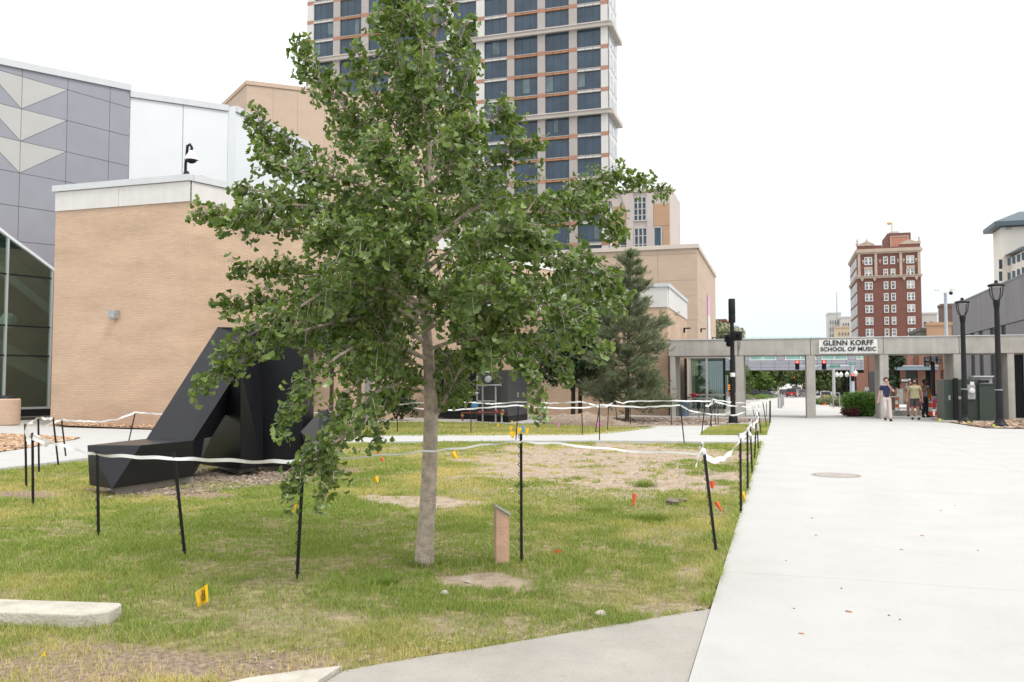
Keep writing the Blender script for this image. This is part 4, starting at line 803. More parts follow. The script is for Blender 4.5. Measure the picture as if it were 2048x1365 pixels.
obj('penthouse', MB().box(xh(1781, 480), Yh2+6, ZT-.5, xh(1829, 480), Yh2+18, float(vy(1800, 466, Yh2+6)[2])), M['redbrick'], t)
P_ = Wall((xh(1781, 480), Yh2+6), UT); pzt = float(vy(1800, 466, Yh2+6)[2]); pw = xh(1829, 480)-xh(1781, 480)
obj('penthouse_frame', P_.rect(P_.rect(P_.rect(MB(), .6, pw-.5, pzt-1.0, pzt-.75, .003, .15), .6, .85, ZT, pzt-1.005, .003, .15), pw-.75, pw-.5, ZT, pzt-1.005, .003, .15), M['cream'], t)
obj('penthouse_panel', P_.rect(MB(), .86, pw-.76, ZT, pzt-1.01, .003, .06), mat('salmon_render', (.48, .22, .16), .85), t)
obj('roof_tank', MB().box(xh(1789, 480), Yh2+9, pzt, xh(1808, 480), Yh2+14, pzt+.9), M['coping'], t)
q = vy(1784, 462, Yh2+8); obj('weather_vane', MB().tube([(q[0], q[1], pzt-.2), (q[0], q[1], float(vy(1784, 446, Yh2+8)[2]))], .12, 6).ball((q[0]-.6, q[1], float(vy(1784, 447, Yh2+8)[2])), .55, 8, 6, (1.1, .4, .7)), mat('gilt', (.55, .42, .16), .5), t)
rows = [521, 546, 571, 594.5, 618, 642, 665.5, 689, 712, 736, 760]
M['sashglass'] = mat('hotel_glass', (.15, .165, .19), .15, .6, .6)
def hwin(px, y, wpx, hpx, npane):
    c = hx(px); hw, hh = (hx(px+wpx/2)-hx(px-wpx/2))/2-.05, (zh(y-hpx/2)-zh(y+hpx/2))/2; zc = zh(y); f = MB()
    for s_ in (-1, 1): HF.rect(f, c+s_*hw-.09, c+s_*hw+.09, zc-hh, zc+hh, .004, .14); HF.rect(f, c-hw-.09, c+hw+.09, zc+s_*hh-.09, zc+s_*hh+.09, .004, .15)
    HF.rect(f, c-hw+.12, c+hw-.12, zc-.07, zc+.07, .05, .14)
    if npane > 1: HF.rect(f, c-.16, c+.16, zc-hh+.12, zc+hh-.12, .05, .15)
    for s_ in ((-.5, .5) if npane > 1 else (0,)): HF.rect(f, c+s_*hw-.035, c+s_*hw+.035, zc+.07, zc+hh-.12, .05, .12)
    wn = obj('window', f, M['whitepaint'], t); obj('pane', HF.rect(MB(), c-hw+.02, c+hw-.02, zc-hh+.02, zc+hh-.02, .01, .05), M['sashglass'], wn)
    if R.random() < .35: obj('blind', HF.rect(MB(), c-hw+.12, c+hw-.12, zc+R.uniform(-.6, .2)*hh, zc+hh-.13, .051, .06), M['lightpanel'], wn)
for y in rows:
    for px, w_, n_ in ((1738, 15, 2), (1772.5, 8.5, 1), (1787, 8.5, 1), (1822, 15, 2)): hwin(px, y, w_, 14, n_)
WSd = Wall((X0, Yh2+Dh), -UT) if 0 else None
for y in rows[:8]:
    for k in range(5):
        a = Yh2+1.6+k*(Dh-2)/5; wn = obj('window', MB().box(X0-.15, a, zh(y)-1.1, X0-.004, a+2.3, zh(y)+1.1), M['whitepaint'], t); obj('pane', MB().box(X0-.17, a+.2, zh(y)-.95, X0-.151, a+2.1, zh(y)+.95), M['sashglass'], wn)
# ---- brick podium with a long canopy under the colonnade
Yq = 104.0; xq = lambda px, y=760: float(vy(px, y, Yq)[0]); zq = lambda y: float(vy(1820, y, Yq)[2]); zg4 = zg(Yq)
X0, X1 = xq(1762), xq(1905); t = thing('brick_storefront', 'brown brick storefront with dark doorways under a steel blue canopy', 'building', ((X0+X1)/2, Yq, zg4))
dr = [(1795, 1800), (1812, 1836), (1851, 1870)]; zd = zq(741)
obj('upper_wall', MB().box(X0, Yq, zd, X1, Yq+14, zq(690)), M['redbrick2'], t)
pv = X0
for a, b2 in dr+[(1905, 1905)]:
    if xq(a) > pv+.05: obj('pier', MB().box(pv, Yq, zg4, xq(a), Yq+.8, zd-.002), M['redbrick2'], t)
    if b2 > a:
        wn = obj('doorway', MB().box(xq(a), Yq+.85, zg4, xq(b2), Yq+1, zd-.01), M['inside'] if a == 1812 else M['black'], t)
    pv = xq(b2)
obj('back_wall', MB().box(X0, Yq+1.05, zg4, X1, Yq+14, zd-.01), M['black'], t)
for k in range(6): a = X0+(X1-X0)*(k+.5)/6; obj('pilaster', MB().box(a-.35, Yq-.25, zd+.02, a+.35, Yq-.003, zq(690)-.01), M['redbrick2'], t)
obj('stone_base', MB().box(xq(1793), Yq-.1, zg4, xq(1806), Yq-.003, zq(778)), M['conc_beam'], t)
M['canopy'] = mat('steel_blue_canopy', (.20, .27, .33), .5, .1, 1)
obj('canopy', MB().box(xq(1786), Yq-2.4, zq(741), xq(1869), Yq-.26, zq(734)), M['canopy'], t); obj('canopy_edge', MB().box(xq(1784), Yq-2.5, zq(734)+.004, xq(1870), Yq-.27, zq(732)), M['alu'], t)
for a in (1800, 1822, 1845): obj('tie_rod', MB().tube([(xq(a), Yq-2.2, zq(732)), (xq(a+6), Yq-.02, zq(715))], .04, 5), M['black'], t)
for k in range(3): obj('letter_plate', MB().box(xq(1882.5), Yq-.12, zq(758-6*k), xq(1886.5), Yq-.003, zq(754-6*k)), M['black'], t)
# brick arcade pillars of the corner by the skywalk
Yk = 128.0; xk = lambda px: float(vy(px, 765, Yk)[0]); zk = lambda y: float(vy(1735, y, Yk)[2])
t = thing('brick_corner', 'brick corner with two tall pillars under the end of the skywalk', 'building', (xk(1735), Yk, zg(Yk)))
for a, b2 in ((1730, 1736.5), (1738, 1743.5)): obj('pillar', MB().box(xk(a), Yk, zg(Yk), xk(b2), Yk+1.2, zk(700)), M['redbrick2'], t)
obj('back_wall', MB().box(xk(1712), Yk+8, zg(Yk), xk(1764), Yk+9, zk(745)), M['redbrick2'], t)
obj('band', MB().box(xk(1729), Yk-.1, zk(793), xk(1745), Yk-.005, zk(775)), M['conc_beam'], t)
# ---- other far buildings
def far_building(name, label, px0, px1, ytop, Y, m, depth=14, wins=None, sidepx=None, wm=None, wdark=None):
    a, b2 = vy(px0, 700, Y)[0], vy(px1, 700, Y)[0]; z1 = vy((px0+px1)/2, ytop, Y)[2]; z0 = zg(Y)
    t = thing(name, label, 'building', ((a+b2)/2, Y, z0)); obj('wall', MB().box(a, Y, z0, b2, Y+depth, z1), m, t)
    obj('parapet', MB().box(a-.15, Y-.15, z1+.003, b2+.15, Y+depth, z1+.5), m, t)
    for (wx, wy, ww, wh) in (wins or []):
        xa, xb = vy(wx-ww/2, wy, Y)[0], vy(wx+ww/2, wy, Y)[0]; za, zb_ = vy(wx, wy+wh/2, Y)[2], vy(wx, wy-wh/2, Y)[2]; e = min(.15, (xb-xa)*.15)
        f = MB().box(xa, Y-.12, za, xa+e, Y-.003, zb_).box(xb-e, Y-.12, za, xb, Y-.003, zb_).box(xa+e, Y-.12, za, xb-e, Y-.003, za+e).box(xa+e, Y-.12, zb_-e, xb-e, Y-.003, zb_)
        wn = obj('window', f, wm or M['lightpanel'], t); obj('pane', MB().box(xa+e*.8, Y-.05, za+e*.8, xb-e*.8, Y-.004, zb_-e*.8), wdark or M['sashglass'], wn)
    return t
M['palestone'] = mat('pale_stone', (.50, .49, .47), .85, .06, .2); M['creamwall'] = mat('cream_wall', (.56, .45, .31), .85, .06, .2); M['brownwall'] = mat('brown_wall', (.15, .10, .085), .85, .1, .2)
far_building('stone_tower_block', 'pale grey stone tower block far behind the street', 1657, 1683, 628, 340, M['palestone'], wins=[(1661+5*i, 645+14*j, 2.2, 8) for i in range(4) for j in range(3)])
t = far_building('rooftop_block', 'grey office block with a framed roof terrace beside the pale stone tower', 1683.5, 1703, 636, 330, M['palestone'], wins=[(1687+5*i, 650, 3, 8) for i in range(3)])
far_building('cream_office', 'cream office building just beside the brick hotel, low and warm', 1674, 1700, 656, 280, M['creamwall'], wins=[(1679+6*i, 668, 3, 6) for i in range(4)])
q = vy(1674, 628, 338); one('radio_mast', MB().tube([(q[0], q[1], zg(338)), (q[0], q[1], float(vy(1674, 585, 338)[2]))], [.35, .12], 6), M['steelgrey'], 'thin radio mast rising behind the pale stone tower', 'mast')
far_building('white_stucco_block', 'white stucco block with dark windows just behind the brick hotel', 1845, 1876, 629, 262, M['palestone'], depth=3, wins=[(1850.5, 649, 5, 11), (1862, 647, 5, 8), (1850.5, 672, 5, 11), (1862, 672, 5, 11)], wdark=M['black'])
far_building('tan_low_block', 'plain tan low block above the colonnade between hotel and grey building', 1857, 1904, 651, 150, M['annextan'], depth=1.5)
far_building('dark_annex', 'dark grey annex wall beside the tan low block', 1842, 1857, 662, 160, mat('dark_annex', (.11, .095, .085), .85))
far_building('brown_block', 'dark brown block behind the light blue camera pole', 1886, 1915, 613, 175, M['brownwall'], depth=4)
far_building('old_brick_block', 'small old red brick building peeking out beside the tan hall', 1432, 1452, 643, 200, M['redbrick'], wins=[(1437, 652, 3, 5), (1444, 652, 3, 5), (1437, 664, 3, 5), (1444, 664, 3, 5)])
far_building('warehouse', 'long sandy warehouse closing the far end of the street', 1538, 1590, 752, 640, mat('sandy_wall', (.42, .38, .28), .9), depth=30)
# ---- grey ribbed building with dark slots, running along the avenue at the viewer's far side
Xr = 12.4; WRb = Wall((Xr, 90), (0, -1)); M['ribbed'] = mat('grey_ribbed_concrete', (.225, .225, .24), .8, .06, .6, stain=.1)
ysl = lambda px, y=760: float(vx(px, y, Xr)[1])
Y1_, Y0_ = ysl(1905, 612), 41.6; zt7 = float(vx(1960, 590, Xr)[2])
t = thing('ribbed_building', 'long grey ribbed concrete building with tall dark slots beside the avenue', 'building', (Xr+5, 55, 0))
obj('wall', MB().box(Xr+.12, Y0_, -.1, Xr+14, Y1_, zt7), M['ribbed'], t)
slots = [(1943, 1951), (1960, 1968), (1982, 1991), (2005, 2014)]
zsl = float(vx(1949, 665.7, Xr)[2]); sl = sorted([(ysl(b2), ysl(a)) for a, b2 in slots]+[(43.2, 44.2)])
pv = Y0_
for a, b2 in sl+[(Y1_, Y1_)]:
    k = pv
    while a-k > .02:
        e = min(k+.33, a); obj('rib', MB().box(Xr, k+.015, .9 if 1 else 0, Xr+.115, e-.015, zsl-.02), M['ribbed'], t) if e-k > .06 else None; k = e
    if b2 > a: obj('slot', MB().box(Xr+.06, a, 0, Xr+.13, b2, zsl-.04), M['black'], t)
    pv = b2
k = Y0_
while k < Y1_: 
    e = min(k+6.5, Y1_); obj('upper_panel', MB().box(Xr-.03, k+.02, zsl+.02, Xr+.115, e-.02, zt7-.01), M['ribbed'], t); k = e
obj('dado', MB().box(Xr-.02, Y0_, 0, Xr+.118, Y1_, .88), M['ribbed'], t)
obj('coping', MB().box(Xr-.05, Y0_-.02, zt7+.003, Xr+14, Y1_, zt7+.12), M['ribbed'], t)
# dark passage at the near end
t = thing('dark_porch', 'dark glazed porch under the far end of the colonnade', 'porch', (11.6, 44.4, 0))
px0_ = float(vy(2020, 760, 44.2)[0]); obj('screen', MB().box(px0_, 44.2, 0, 12.3, 44.3, zb6+.5), M['black'], t); obj('roof', MB().box(px0_-.1, 43.4, zb6+.5, 12.35, 47, zb6+.7), M['black'], t)
for k in range(3): obj('mullion', MB().box(px0_+.05+.5*k, 44.12, 0, px0_+.11+.5*k, 44.195, zb6+.5), M['steelgrey'], t)
# ---- cream block with blue roofs, far away
Yc = 150.0; xc = lambda px: float(vy(px, 500, Yc)[0]); zc_ = lambda y, px=2010: float(vy(px, y, Yc)[2])
t = thing('cream_tower', 'cream rendered building with blue hipped roofs rising over the grey ribbed building', 'building', (xc(2040), Yc, 0))
M['creamrender'] = mat('cream_render', (.70, .66, .60), .85, .04, .2); M['bluetile'] = mat('blue_metal_roof', (.065, .095, .115), .5, .08, .4)
x0, x1, x2 = xc(2004), xc(2012), xc(2130); zt8 = zc_(455)
obj('wall', MB().box(x0, Yc, 0, x2, Yc+5.6, zt8), M['creamrender'], t)
rz = zt8+.1; ov = 1.2
obj('roof', MB().hull([(x0-ov, Yc-ov, rz), (x2, Yc-ov, rz), (x2, Yc+6.8, rz), (x0-ov, Yc+6.8, rz), (x0-ov, Yc-ov, rz+.7), (x2, Yc-ov, rz+.7), (x0-ov, Yc+6.8, rz+.7), (x2, Yc+6.8, rz+.7), (x0+3.2, Yc+2.8, zc_(419)), (x2, Yc+2.8, zc_(419))]), M['bluetile'], t)
obj('lower_wing', MB().box(x1+.6, Yc-9, 0, x2, Yc-.01, zc_(516)), M['creamrender'], t)
yl = Yc-9
obj('lower_roof', MB().hull([(x1-.3, yl-1, zc_(517)), (x2, yl-1, zc_(517)), (x1-.3, yl-1, zc_(513)), (x2, yl-1, zc_(513)), (x1-.3, Yc-.05, zc_(512)), (x2, Yc-.05, zc_(500)), (x2, Yc-.05, zc_(482)), (x1+4, Yc-.05, zc_(490))]), M['bluetile'], t)
for i in range(4):
    for j in range(2):
        px = 2018+9.5*i; y = (524-i*3.5)+j*29; a = float(vy(px, y, yl)[0]); z_ = float(vy(px, y, yl)[2]); wn = obj('window', MB().box(a-.2, yl-.1, z_-.55, a+.2, yl-.003, z_+.55), M['darkframe'], t); obj('pane', MB().box(a-.15, yl-.13, z_-.5, a+.15, yl-.101, z_+.5), M['glassdark'], wn)
for y in (529, 553): a = float(vy(2001, y, Yc)[0]); z_ = float(vy(2001, y, Yc)[2]); wn = obj('window', MB().box(a-.22, Yc-.1, z_-.75, a+.22, Yc-.003, z_+.75), M['darkframe'], t); obj('pane', MB().box(a-.16, Yc-.13, z_-.68, a+.16, Yc-.101, z_+.68), M['glassdark'], wn)
obj('vent', MB().box(xc(2013), Yc-.1, zc_(460), xc(2025), Yc-.003, zc_(456)), M['steelgrey'], t)

# ================================================================ STREET FURNITURE
def lamp_post(px, pyb, ytop, label):
    q = g(px, pyb); x, y = q[0], q[1]; H = float(vy(px, ytop, y)[2]); t = thing('street_lamp', label, 'street lamp', (x, y, 0), group='black lantern lamp posts by the mulch bed')
    b_ = lambda mb, n, m='black', **k: obj(n, mb, M[m], t, **k)
    b_(MB().box(x-.36, y-.36, -.05, x+.36, y+.36, .075), 'footing', 'conc_kerb')
    b_(MB().lathe((x, y, .075), [(.27, 0), (.27, .05), (.20, .09), (.17, .16), (.13, .24), (.125, .30)], 18), 'base', smooth=True)
    b_(MB().lathe((x, y, .35), [(.118, 0), (.118, .95), (.10, 1.0), (.085, H-1.30)], 18), 'shaft', smooth=True)
    b_(MB().lathe((x, y, 1.36), [(.13, 0), (.13, .035)], 18), 'collar', 'steelgrey')
    z = H-1.02; b_(MB().lathe((x, y, z), [(.085, 0), (.10, .05), (.11, .15), (.12, .24), (.11, .28), (.05, .31)], 16), 'neck', smooth=True)
    for k in range(4):
        a = math.pi/4+k*math.pi/2; c, s_ = math.cos(a), math.sin(a)
        b_(MB().tube([(x+r*c, y+r*s_, z+h) for r, h in ((.085, .26), (.15, .33), (.215, .45), (.25, .60), (.262, .80))], .018, 6), 'arm', smooth=True)
    b_(MB().lathe((x, y, z+.78), [(.23, 0), (.285, .015), (.29, .05), (.23, .09), (.09, .12), (.06, .14), (.06, .21), (.02, .23)], 22), 'hood', smooth=True)
    b_(MB().lathe((x, y, z+.755), [(.01, 0), (.20, .0), (.20, .02), (.01, .02)], 18), 'lens', 'lightpanel')
lamp_post(2000, 857, 560, 'taller-looking black lantern lamp post closer to the picture edge, standing on the mulch')
lamp_post(1930.5, 848, 595, 'black lantern lamp post in front of the green electrical cabinet')
# light blue camera pole far behind
q = vy(1893, 680, 100); t = thing('camera_pole', 'pale blue-grey pole with cameras behind the colonnade', 'pole', (q[0], 100, zg(100))); zt_ = float(vy(1893, 585, 100)[2])
M['paleblue'] = mat('pale_blue_grey_steel', (.38, .42, .48), .5, .05)
obj('shaft', MB().lathe((q[0], 100, zg(100)), [(.22, 0), (.15, zt_-zg(100))], 12), M['paleblue'], t, smooth=True)
obj('arm', MB().tube([(q[0]-.75, 99.8, zt_+.25), (q[0], 99.8, zt_-.1), (q[0]+.75, 99.8, zt_+.3)], .04, 6), M['whitepaint'], t)
for dx in (-.75, .75): obj('camera', MB().box(q[0]+dx-.3, 99.6, zt_+.15, q[0]+dx+.15, 99.95, zt_+.4), M['whitepaint'], t, bevel=.04)
obj('dome_camera', MB().ball((q[0]+.45, 99.5, zt_-.15), .2, 8, 6), M['black'], t)
# green electrical enclosure with meter, grey cabinet behind
M['dkgreen'] = mat('dark_green_paint', (.034, .050, .038), .4, .12, 1.5, .03); Yx = 38.6; xx = lambda px, y=800: float(vy(px, y, Yx)[0]); zx = lambda y: float(vy(1930, y, Yx)[2])
t = thing('electrical_cabinet', 'dark green electrical enclosure with grey meter box behind the lamp posts', 'electrical cabinet', (xx(1940), Yx, 0))
a0, a1, a2, a3 = xx(1889.5), xx(1911), xx(1963), xx(1995); zt_ = zx(759)
obj('side_panel', MB().box(a0, Yx+.1, .1, a1-.06, Yx+1.9, zt_), M['dkgreen'], t, bevel=.015); obj('corner_post', MB().box(a1-.055, Yx-.03, .08, a1+.10, Yx+.2, zt_+.05), M['black'], t)
obj('front_panel', MB().box(a1+.105, Yx+.06, .1, a2, Yx+1.9, zt_), M['dkgreen'], t, bevel=.015); obj('top_vent', MB().box(xx(1959), Yx+.0, zx(766), xx(1979), Yx+1.2, zx(761)), M['black'], t)
obj('lower_unit', MB().box(a2-.1, Yx-.12, .1, a3, Yx+1.6, zx(770)), M['dkgreen'], t, bevel=.02); obj('lower_lid', MB().box(a2-.13, Yx-.16, zx(770)+.004, a3+.04, Yx+1.62, zx(767.5)), M['dkgreen'], t)
for k in range(3): obj('warning_label', MB().box(xx(1916+3.4*k), Yx+.045, zx(799), xx(1918+3.4*k), Yx+.056, zx(793)), M['whitepaint'], t)
obj('scuffed_label', MB().box(xx(1898), Yx+.082, zx(801), xx(1902), Yx+.098, zx(791)), M['steelgrey'], t)
mx_, mz_ = xx(1942.5), zx(782); bx_ = obj('meter_box', MB().box(xx(1934), Yx-.12, zx(799), xx(1950), Yx+.05, zx(770)), M['steelgrey'], t, bevel=.015)
obj('meter_dial', MB().lathe((0, 0, 0), [(.105, 0), (.105, .09), (.09, .12), (.02, .13)], 16).xf(Matrix.Translation((mx_, Yx-.12, mz_)) @ Matrix.Rotation(math.pi/2, 4, 'X')), M['whitepaint'], bx_); obj('notice', MB().box(xx(1941), Yx-.02, zx(772), xx(1949), Yx+.04, zx(764)), M['whitepaint'], t)
obj('base', MB().box(a0-.15, Yx-.35, -.03, a3+.2, Yx+2, .095), M['conc_kerb'], t)
t = thing('grey_cabinet', 'light grey metal cabinet just behind the dark green enclosure', 'cabinet', (xx(1990), Yx+1, 0))
obj('housing', MB().box(xx(1971), Yx+2.2, .1, xx(2012), Yx+3.2, float(vy(1990, 755, Yx+2.2)[2])), M['steelgrey'], t, bevel=.02); obj('hood', MB().box(xx(1970), Yx+2.0, float(vy(1990, 755, Yx+2.2)[2])+.004, xx(2013), Yx+3.25, float(vy(1990, 752, Yx+2.2)[2])), M['coping'], t)
obj('brace', MB().tube([(xx(2006), Yx+1.9, float(vy(1990, 792, Yx)[2])), (xx(2017), Yx+1.7, 0.05)], .04, 6), M['steelgrey'], t)
# signals over the street
M['redlit'] = glow('red_signal', (1, .06, .04), 5.0); M['signgreen'] = mat('green_sign', (.01, .22, .15), .4, .05)
Yv = 96.0; xv = lambda px, y=740: float(vy(px, y, Yv)[0]); zv = lambda y: float(vy(1620, y, Yv)[2])
def signal(px, y0, y1, Y, label, parts=True, group='red traffic signals over the street', horizontal=False):
    c = vy(px, (y0+y1)/2, Y); za, zb_ = float(vy(px, y1, Y)[2]), float(vy(px, y0, Y)[2]); h = zb_-za; w_ = h*.22
    t = thing('traffic_signal', label, 'traffic signal', (c[0], Y, za), group=group)
    if horizontal:
        obj('housing', MB().box(c[0]-h*1.4, Y-.1, za, c[0]+h*1.4, Y+.15, zb_), M['black'], t); obj('red_light', MB().ball((c[0]+(-h*.95 if horizontal == 'L' else h*.95), Y-.12, (za+zb_)/2), h*.36, 10, 6, (1, .5, 1)), M['redlit'], t); return t
    obj('housing', MB().box(c[0]-w_, Y-.1, za, c[0]+w_, Y+.15, zb_), M['black'], t, bevel=.02)
    for k, m_ in enumerate(('redlit', 'black', 'black')):
        zc2 = zb_-h*(k+.5)/3; obj(('red_light', 'amber_light', 'green_light')[k], MB().ball((c[0], Y-.11, zc2), w_*.62, 10, 6, (1, .4, 1)), M[m_], t)
        obj('visor', MB().box(c[0]-w_*.8, Y-.36, zc2+w_*.66, c[0]+w_*.8, Y-.102, zc2+w_*.74), M['black'], t)
    return t
signal(1594.5, 721.5, 740, Yv, 'hanging red traffic signal seen just before the second column, over the truck lane'); signal(1648, 721.5, 740, Yv, 'hanging red traffic signal just beyond the second column, under the sign')
t = thing('signal_mast', 'pale steel mast and long arm holding the hanging traffic signals', 'mast', (xv(1704), Yv+.3, zg(Yv)))
obj('shaft', MB().lathe((xv(1704), Yv+.3, zg(Yv)), [(.26, 0), (.2, zv(728)-zg(Yv))], 12), M['paleblue'], t, smooth=True); obj('arm', MB().tube([(xv(1704), Yv+.3, zv(733)), (xv(1590), Yv+.3, zv(733.5))], [.12, .08], 8), M['paleblue'], t)
signal(1705.5, 748, 763, Yv-.6, 'red traffic signal fixed low on the pale steel mast')
def board(px0, px1, y0, y1, Y, m, label, txt=None, cat='sign', name='street_sign'):
    a, b2 = vy(px0, y0, Y)[0], vy(px1, y0, Y)[0]; za, zb_ = vy(px0, y1, Y)[2], vy(px0, y0, Y)[2]; t = thing(name, label, cat, ((a+b2)/2, Y, za)); obj('plate', MB().box(a, Y-.03, za, b2, Y, zb_), m, t)
    if txt: text('lettering', txt, (b2-a)*.75, ((a+b2)/2, Y-.04, za+(zb_-za)*.2), M['whitepaint'], t, ext=.004, cap=(zb_-za)*.6)
    return t
board(1660, 1680, 730, 735.5, Yv-.1, M['signgreen'], 'green street name sign on the signal arm', 'R Street'); board(1698, 1711, 725, 730, Yv-.4, M['signgreen'], 'small green street name sign on top of the steel mast', '12th')
for i, (px, hz_, lb) in enumerate(((1579, 'L', 'tiny red signal far down the street, nearer the evergreen side'), (1600, 'R', 'tiny red signal far down the street, close to the second column'))): signal(px, 746.5, 751, 240, lb, horizontal=hz_, group='far red signals down the street')
signal(1588, 754, 762, 235, 'tiny red signal standing between two white plates far down the street', group='far red signals down the street')
for px0, px1, y0, y1, lb in ((1586.5, 1592, 744.5, 751.5, 'white plate between the far red signals'), (1580, 1584.5, 755, 761, 'white plate before the low far signal, on the truck side'), (1590.5, 1594.5, 755, 761, 'white plate past the low far signal, on the column side')): board(px0, px1, y0, y1, 234, M['whitepaint'], lb)
q = vy(1590, 750, 240); t = thing('signal_mast', 'far thin signal arm down the street', 'mast', (q[0]+8, 240.3, zg(240))); obj('shaft', MB().tube([(q[0]+8, 240.3, zg(240)), (q[0]+8, 240.3, q[2]+.3)], .15, 6), M['steelgrey'], t); obj('arm', MB().tube([(q[0]+8, 240.3, q[2]), (q[0]-4, 240.3, q[2])], .09, 6), M['steelgrey'], t)
# near black signal with several heads, right bay
q = vy(1867, 800, 58); x, y = q[0], 58.0; z0 = 0; zl = lambda yy: float(vy(1867, yy, 58)[2])
t = thing('signal_cluster', 'black signal post with a dark cluster of heads seen in the last wide bay', 'traffic signal', (x, y, z0)); obj('shaft', MB().lathe((x, y, 0), [(.17, 0), (.13, .3), (.12, zl(722))], 12), M['black'], t)
for dx, a, b2 in ((-.34, 715, 733), (0, 712, 724), (.33, 713, 728)): h_ = obj('signal_head', MB().box(x+dx-.14, y-.2, zl(b2), x+dx+.14, y+.1, zl(a)), M['black'], t); [obj('visor', MB().lathe((0, 0, 0), [(.09, 0), (.1, .2), (.085, .2), (.07, .01)], 10).xf(Matrix.Translation((x+dx, y-.2, zl(a)+(zl(b2)-zl(a))*(k+.5)/2)) @ Matrix.Rotation(math.pi/2, 4, 'X')), M['steelgrey'], h_) for k in range(2)]
# one way sign
Yo = 60.0; a, b2 = vy(1801, 760, Yo)[0], vy(1826, 760, Yo)[0]; za, zb_ = float(vy(1812, 765.5, Yo)[2]), float(vy(1812, 756, Yo)[2])
t = thing('one_way_sign', 'black and white one way arrow sign on a thin post between two walkers', 'sign', ((a+b2)/2, Yo, 0)); obj('post', MB().box((a+b2)/2-.04, Yo+.01, 0, (a+b2)/2+.04, Yo+.07, zb_), M['steelgrey'], t); obj('plate', MB().box(a, Yo-.02, za, b2, Yo, zb_), M['black'], t)
h = zb_-za; w_ = b2-a; obj('arrow', MB().prism([(a+.07*w_, Yo-.03, za+.25*h), (a+.72*w_, Yo-.03, za+.25*h), (a+.72*w_, Yo-.03, za+.12*h), (b2-.06*w_, Yo-.03, za+.5*h), (a+.72*w_, Yo-.03, za+.88*h), (a+.72*w_, Yo-.03, za+.75*h), (a+.07*w_, Yo-.03, za+.75*h)], (0, .008, 0)), M['whitepaint'], t)
text('lettering', 'ONE WAY', w_*.52, (a+w_*.42, Yo-.034, za+h*.34), M['letter'], t, ext=.002, cap=h*.3)
# globe street lamps
M['globe'] = mat('white_globe', (.75, .75, .73), .3, .02)
for i, (px, yt_, Y, lb) in enumerate([(1674, 746, 128, 'globe lamp just beside the tall pale post'), (1682, 746, 122, 'white globe lamp second along the shrubs'), (1694, 745, 117, 'white globe lamp third along the shrubs'), (1711, 742.5, 106, 'white globe lamp by the steel signal mast')]):
    q = vy(px, yt_, Y); z1 = float(q[2]); t = thing('globe_lamp', lb, 'street lamp', (q[0], Y, zg(Y)), group='globe street lamps'); obj('shaft', MB().lathe((q[0], Y, zg(Y)), [(.2, 0), (.1, .6), (.08, z1-zg(Y)-.55)], 10), M['black'], t, smooth=True); obj('globe', MB().ball((q[0], Y, z1-.3), .27, 12, 8, (1, 1, 1.25)), M['globe'], t, smooth=True); obj('finial', MB().lathe((q[0], Y, z1+.02), [(.08, 0), (.02, .14)], 8), M['globe'], t)
q = vy(1668, 800, 96); one('sign_post', MB().lathe((q[0], 96, zg(96)), [(.17, 0), (.15, float(vy(1668, 738, 96)[2])-zg(96))], 10), M['lightpanel'], 'tall pale round post under the green street sign', 'post')
# bollards
for i, (px, yb_, yt_) in enumerate([(1557.5, 817, 783), (1563, 817, 788), (1566.5, 812, 790)]):
    q = g(px, yb_); zb_ = float(vy(px, yt_, q[1])[2]); o = one('bollard', MB().lathe((q[0], q[1], 0), [(.065, 0), (.065, zb_-.08), (.04, zb_-.01), (.0, zb_)], 12), M['steelgrey'], ('grey steel bollard, tallest, before the truck', 'grey steel bollard in the middle of the three', 'thin grey bollard closest to the truck')[i], 'bollard', 'steel bollards beyond the colonnade', smooth=True)
# railings at ramp and stair
def rail(pts, label, m='steelgrey', h=.95):
    mb = MB(); t = thing('handrail', label, 'handrail', (pts[0][0], pts[0][1], 0)); obj('rail', MB().tube([(p[0], p[1], p[2]+h) for p in pts], .028, 6), M[m], t)
    for p in pts: obj('post', MB().tube([(p[0], p[1], p[2]-.02), (p[0], p[1], p[2]+h)], .026, 6), M[m], t)
p = g(1667, 817); q = g(1679.5, 815); rail([(p[0], p[1], 0), (q[0], q[1], 0)], 'short steel handrail beside the green hedge')
a, b2 = vy(1855, 835, 43.9), vy(1883, 835, 43.9); rail([(a[0], 43.9, -.18), (b2[0], 43.9, .08)], 'sloping steel handrail by the traffic cones')
a, b2 = vy(1783, 830, 44.6), vy(1801, 830, 48); rail([(a[0], 44.6, 0), (a[0]+.35, 44.8, 0), (b2[0], 49, 0)], 'steel handrail at the ramp behind the young man')
a = vy(1781, 820, 46); one('ramp_wall', MB().box(a[0], 44.9, -.05, a[0]+1.4, 45.4, .28), M['conc_beam'], 'low concrete ramp kerb behind the young man', 'low wall')
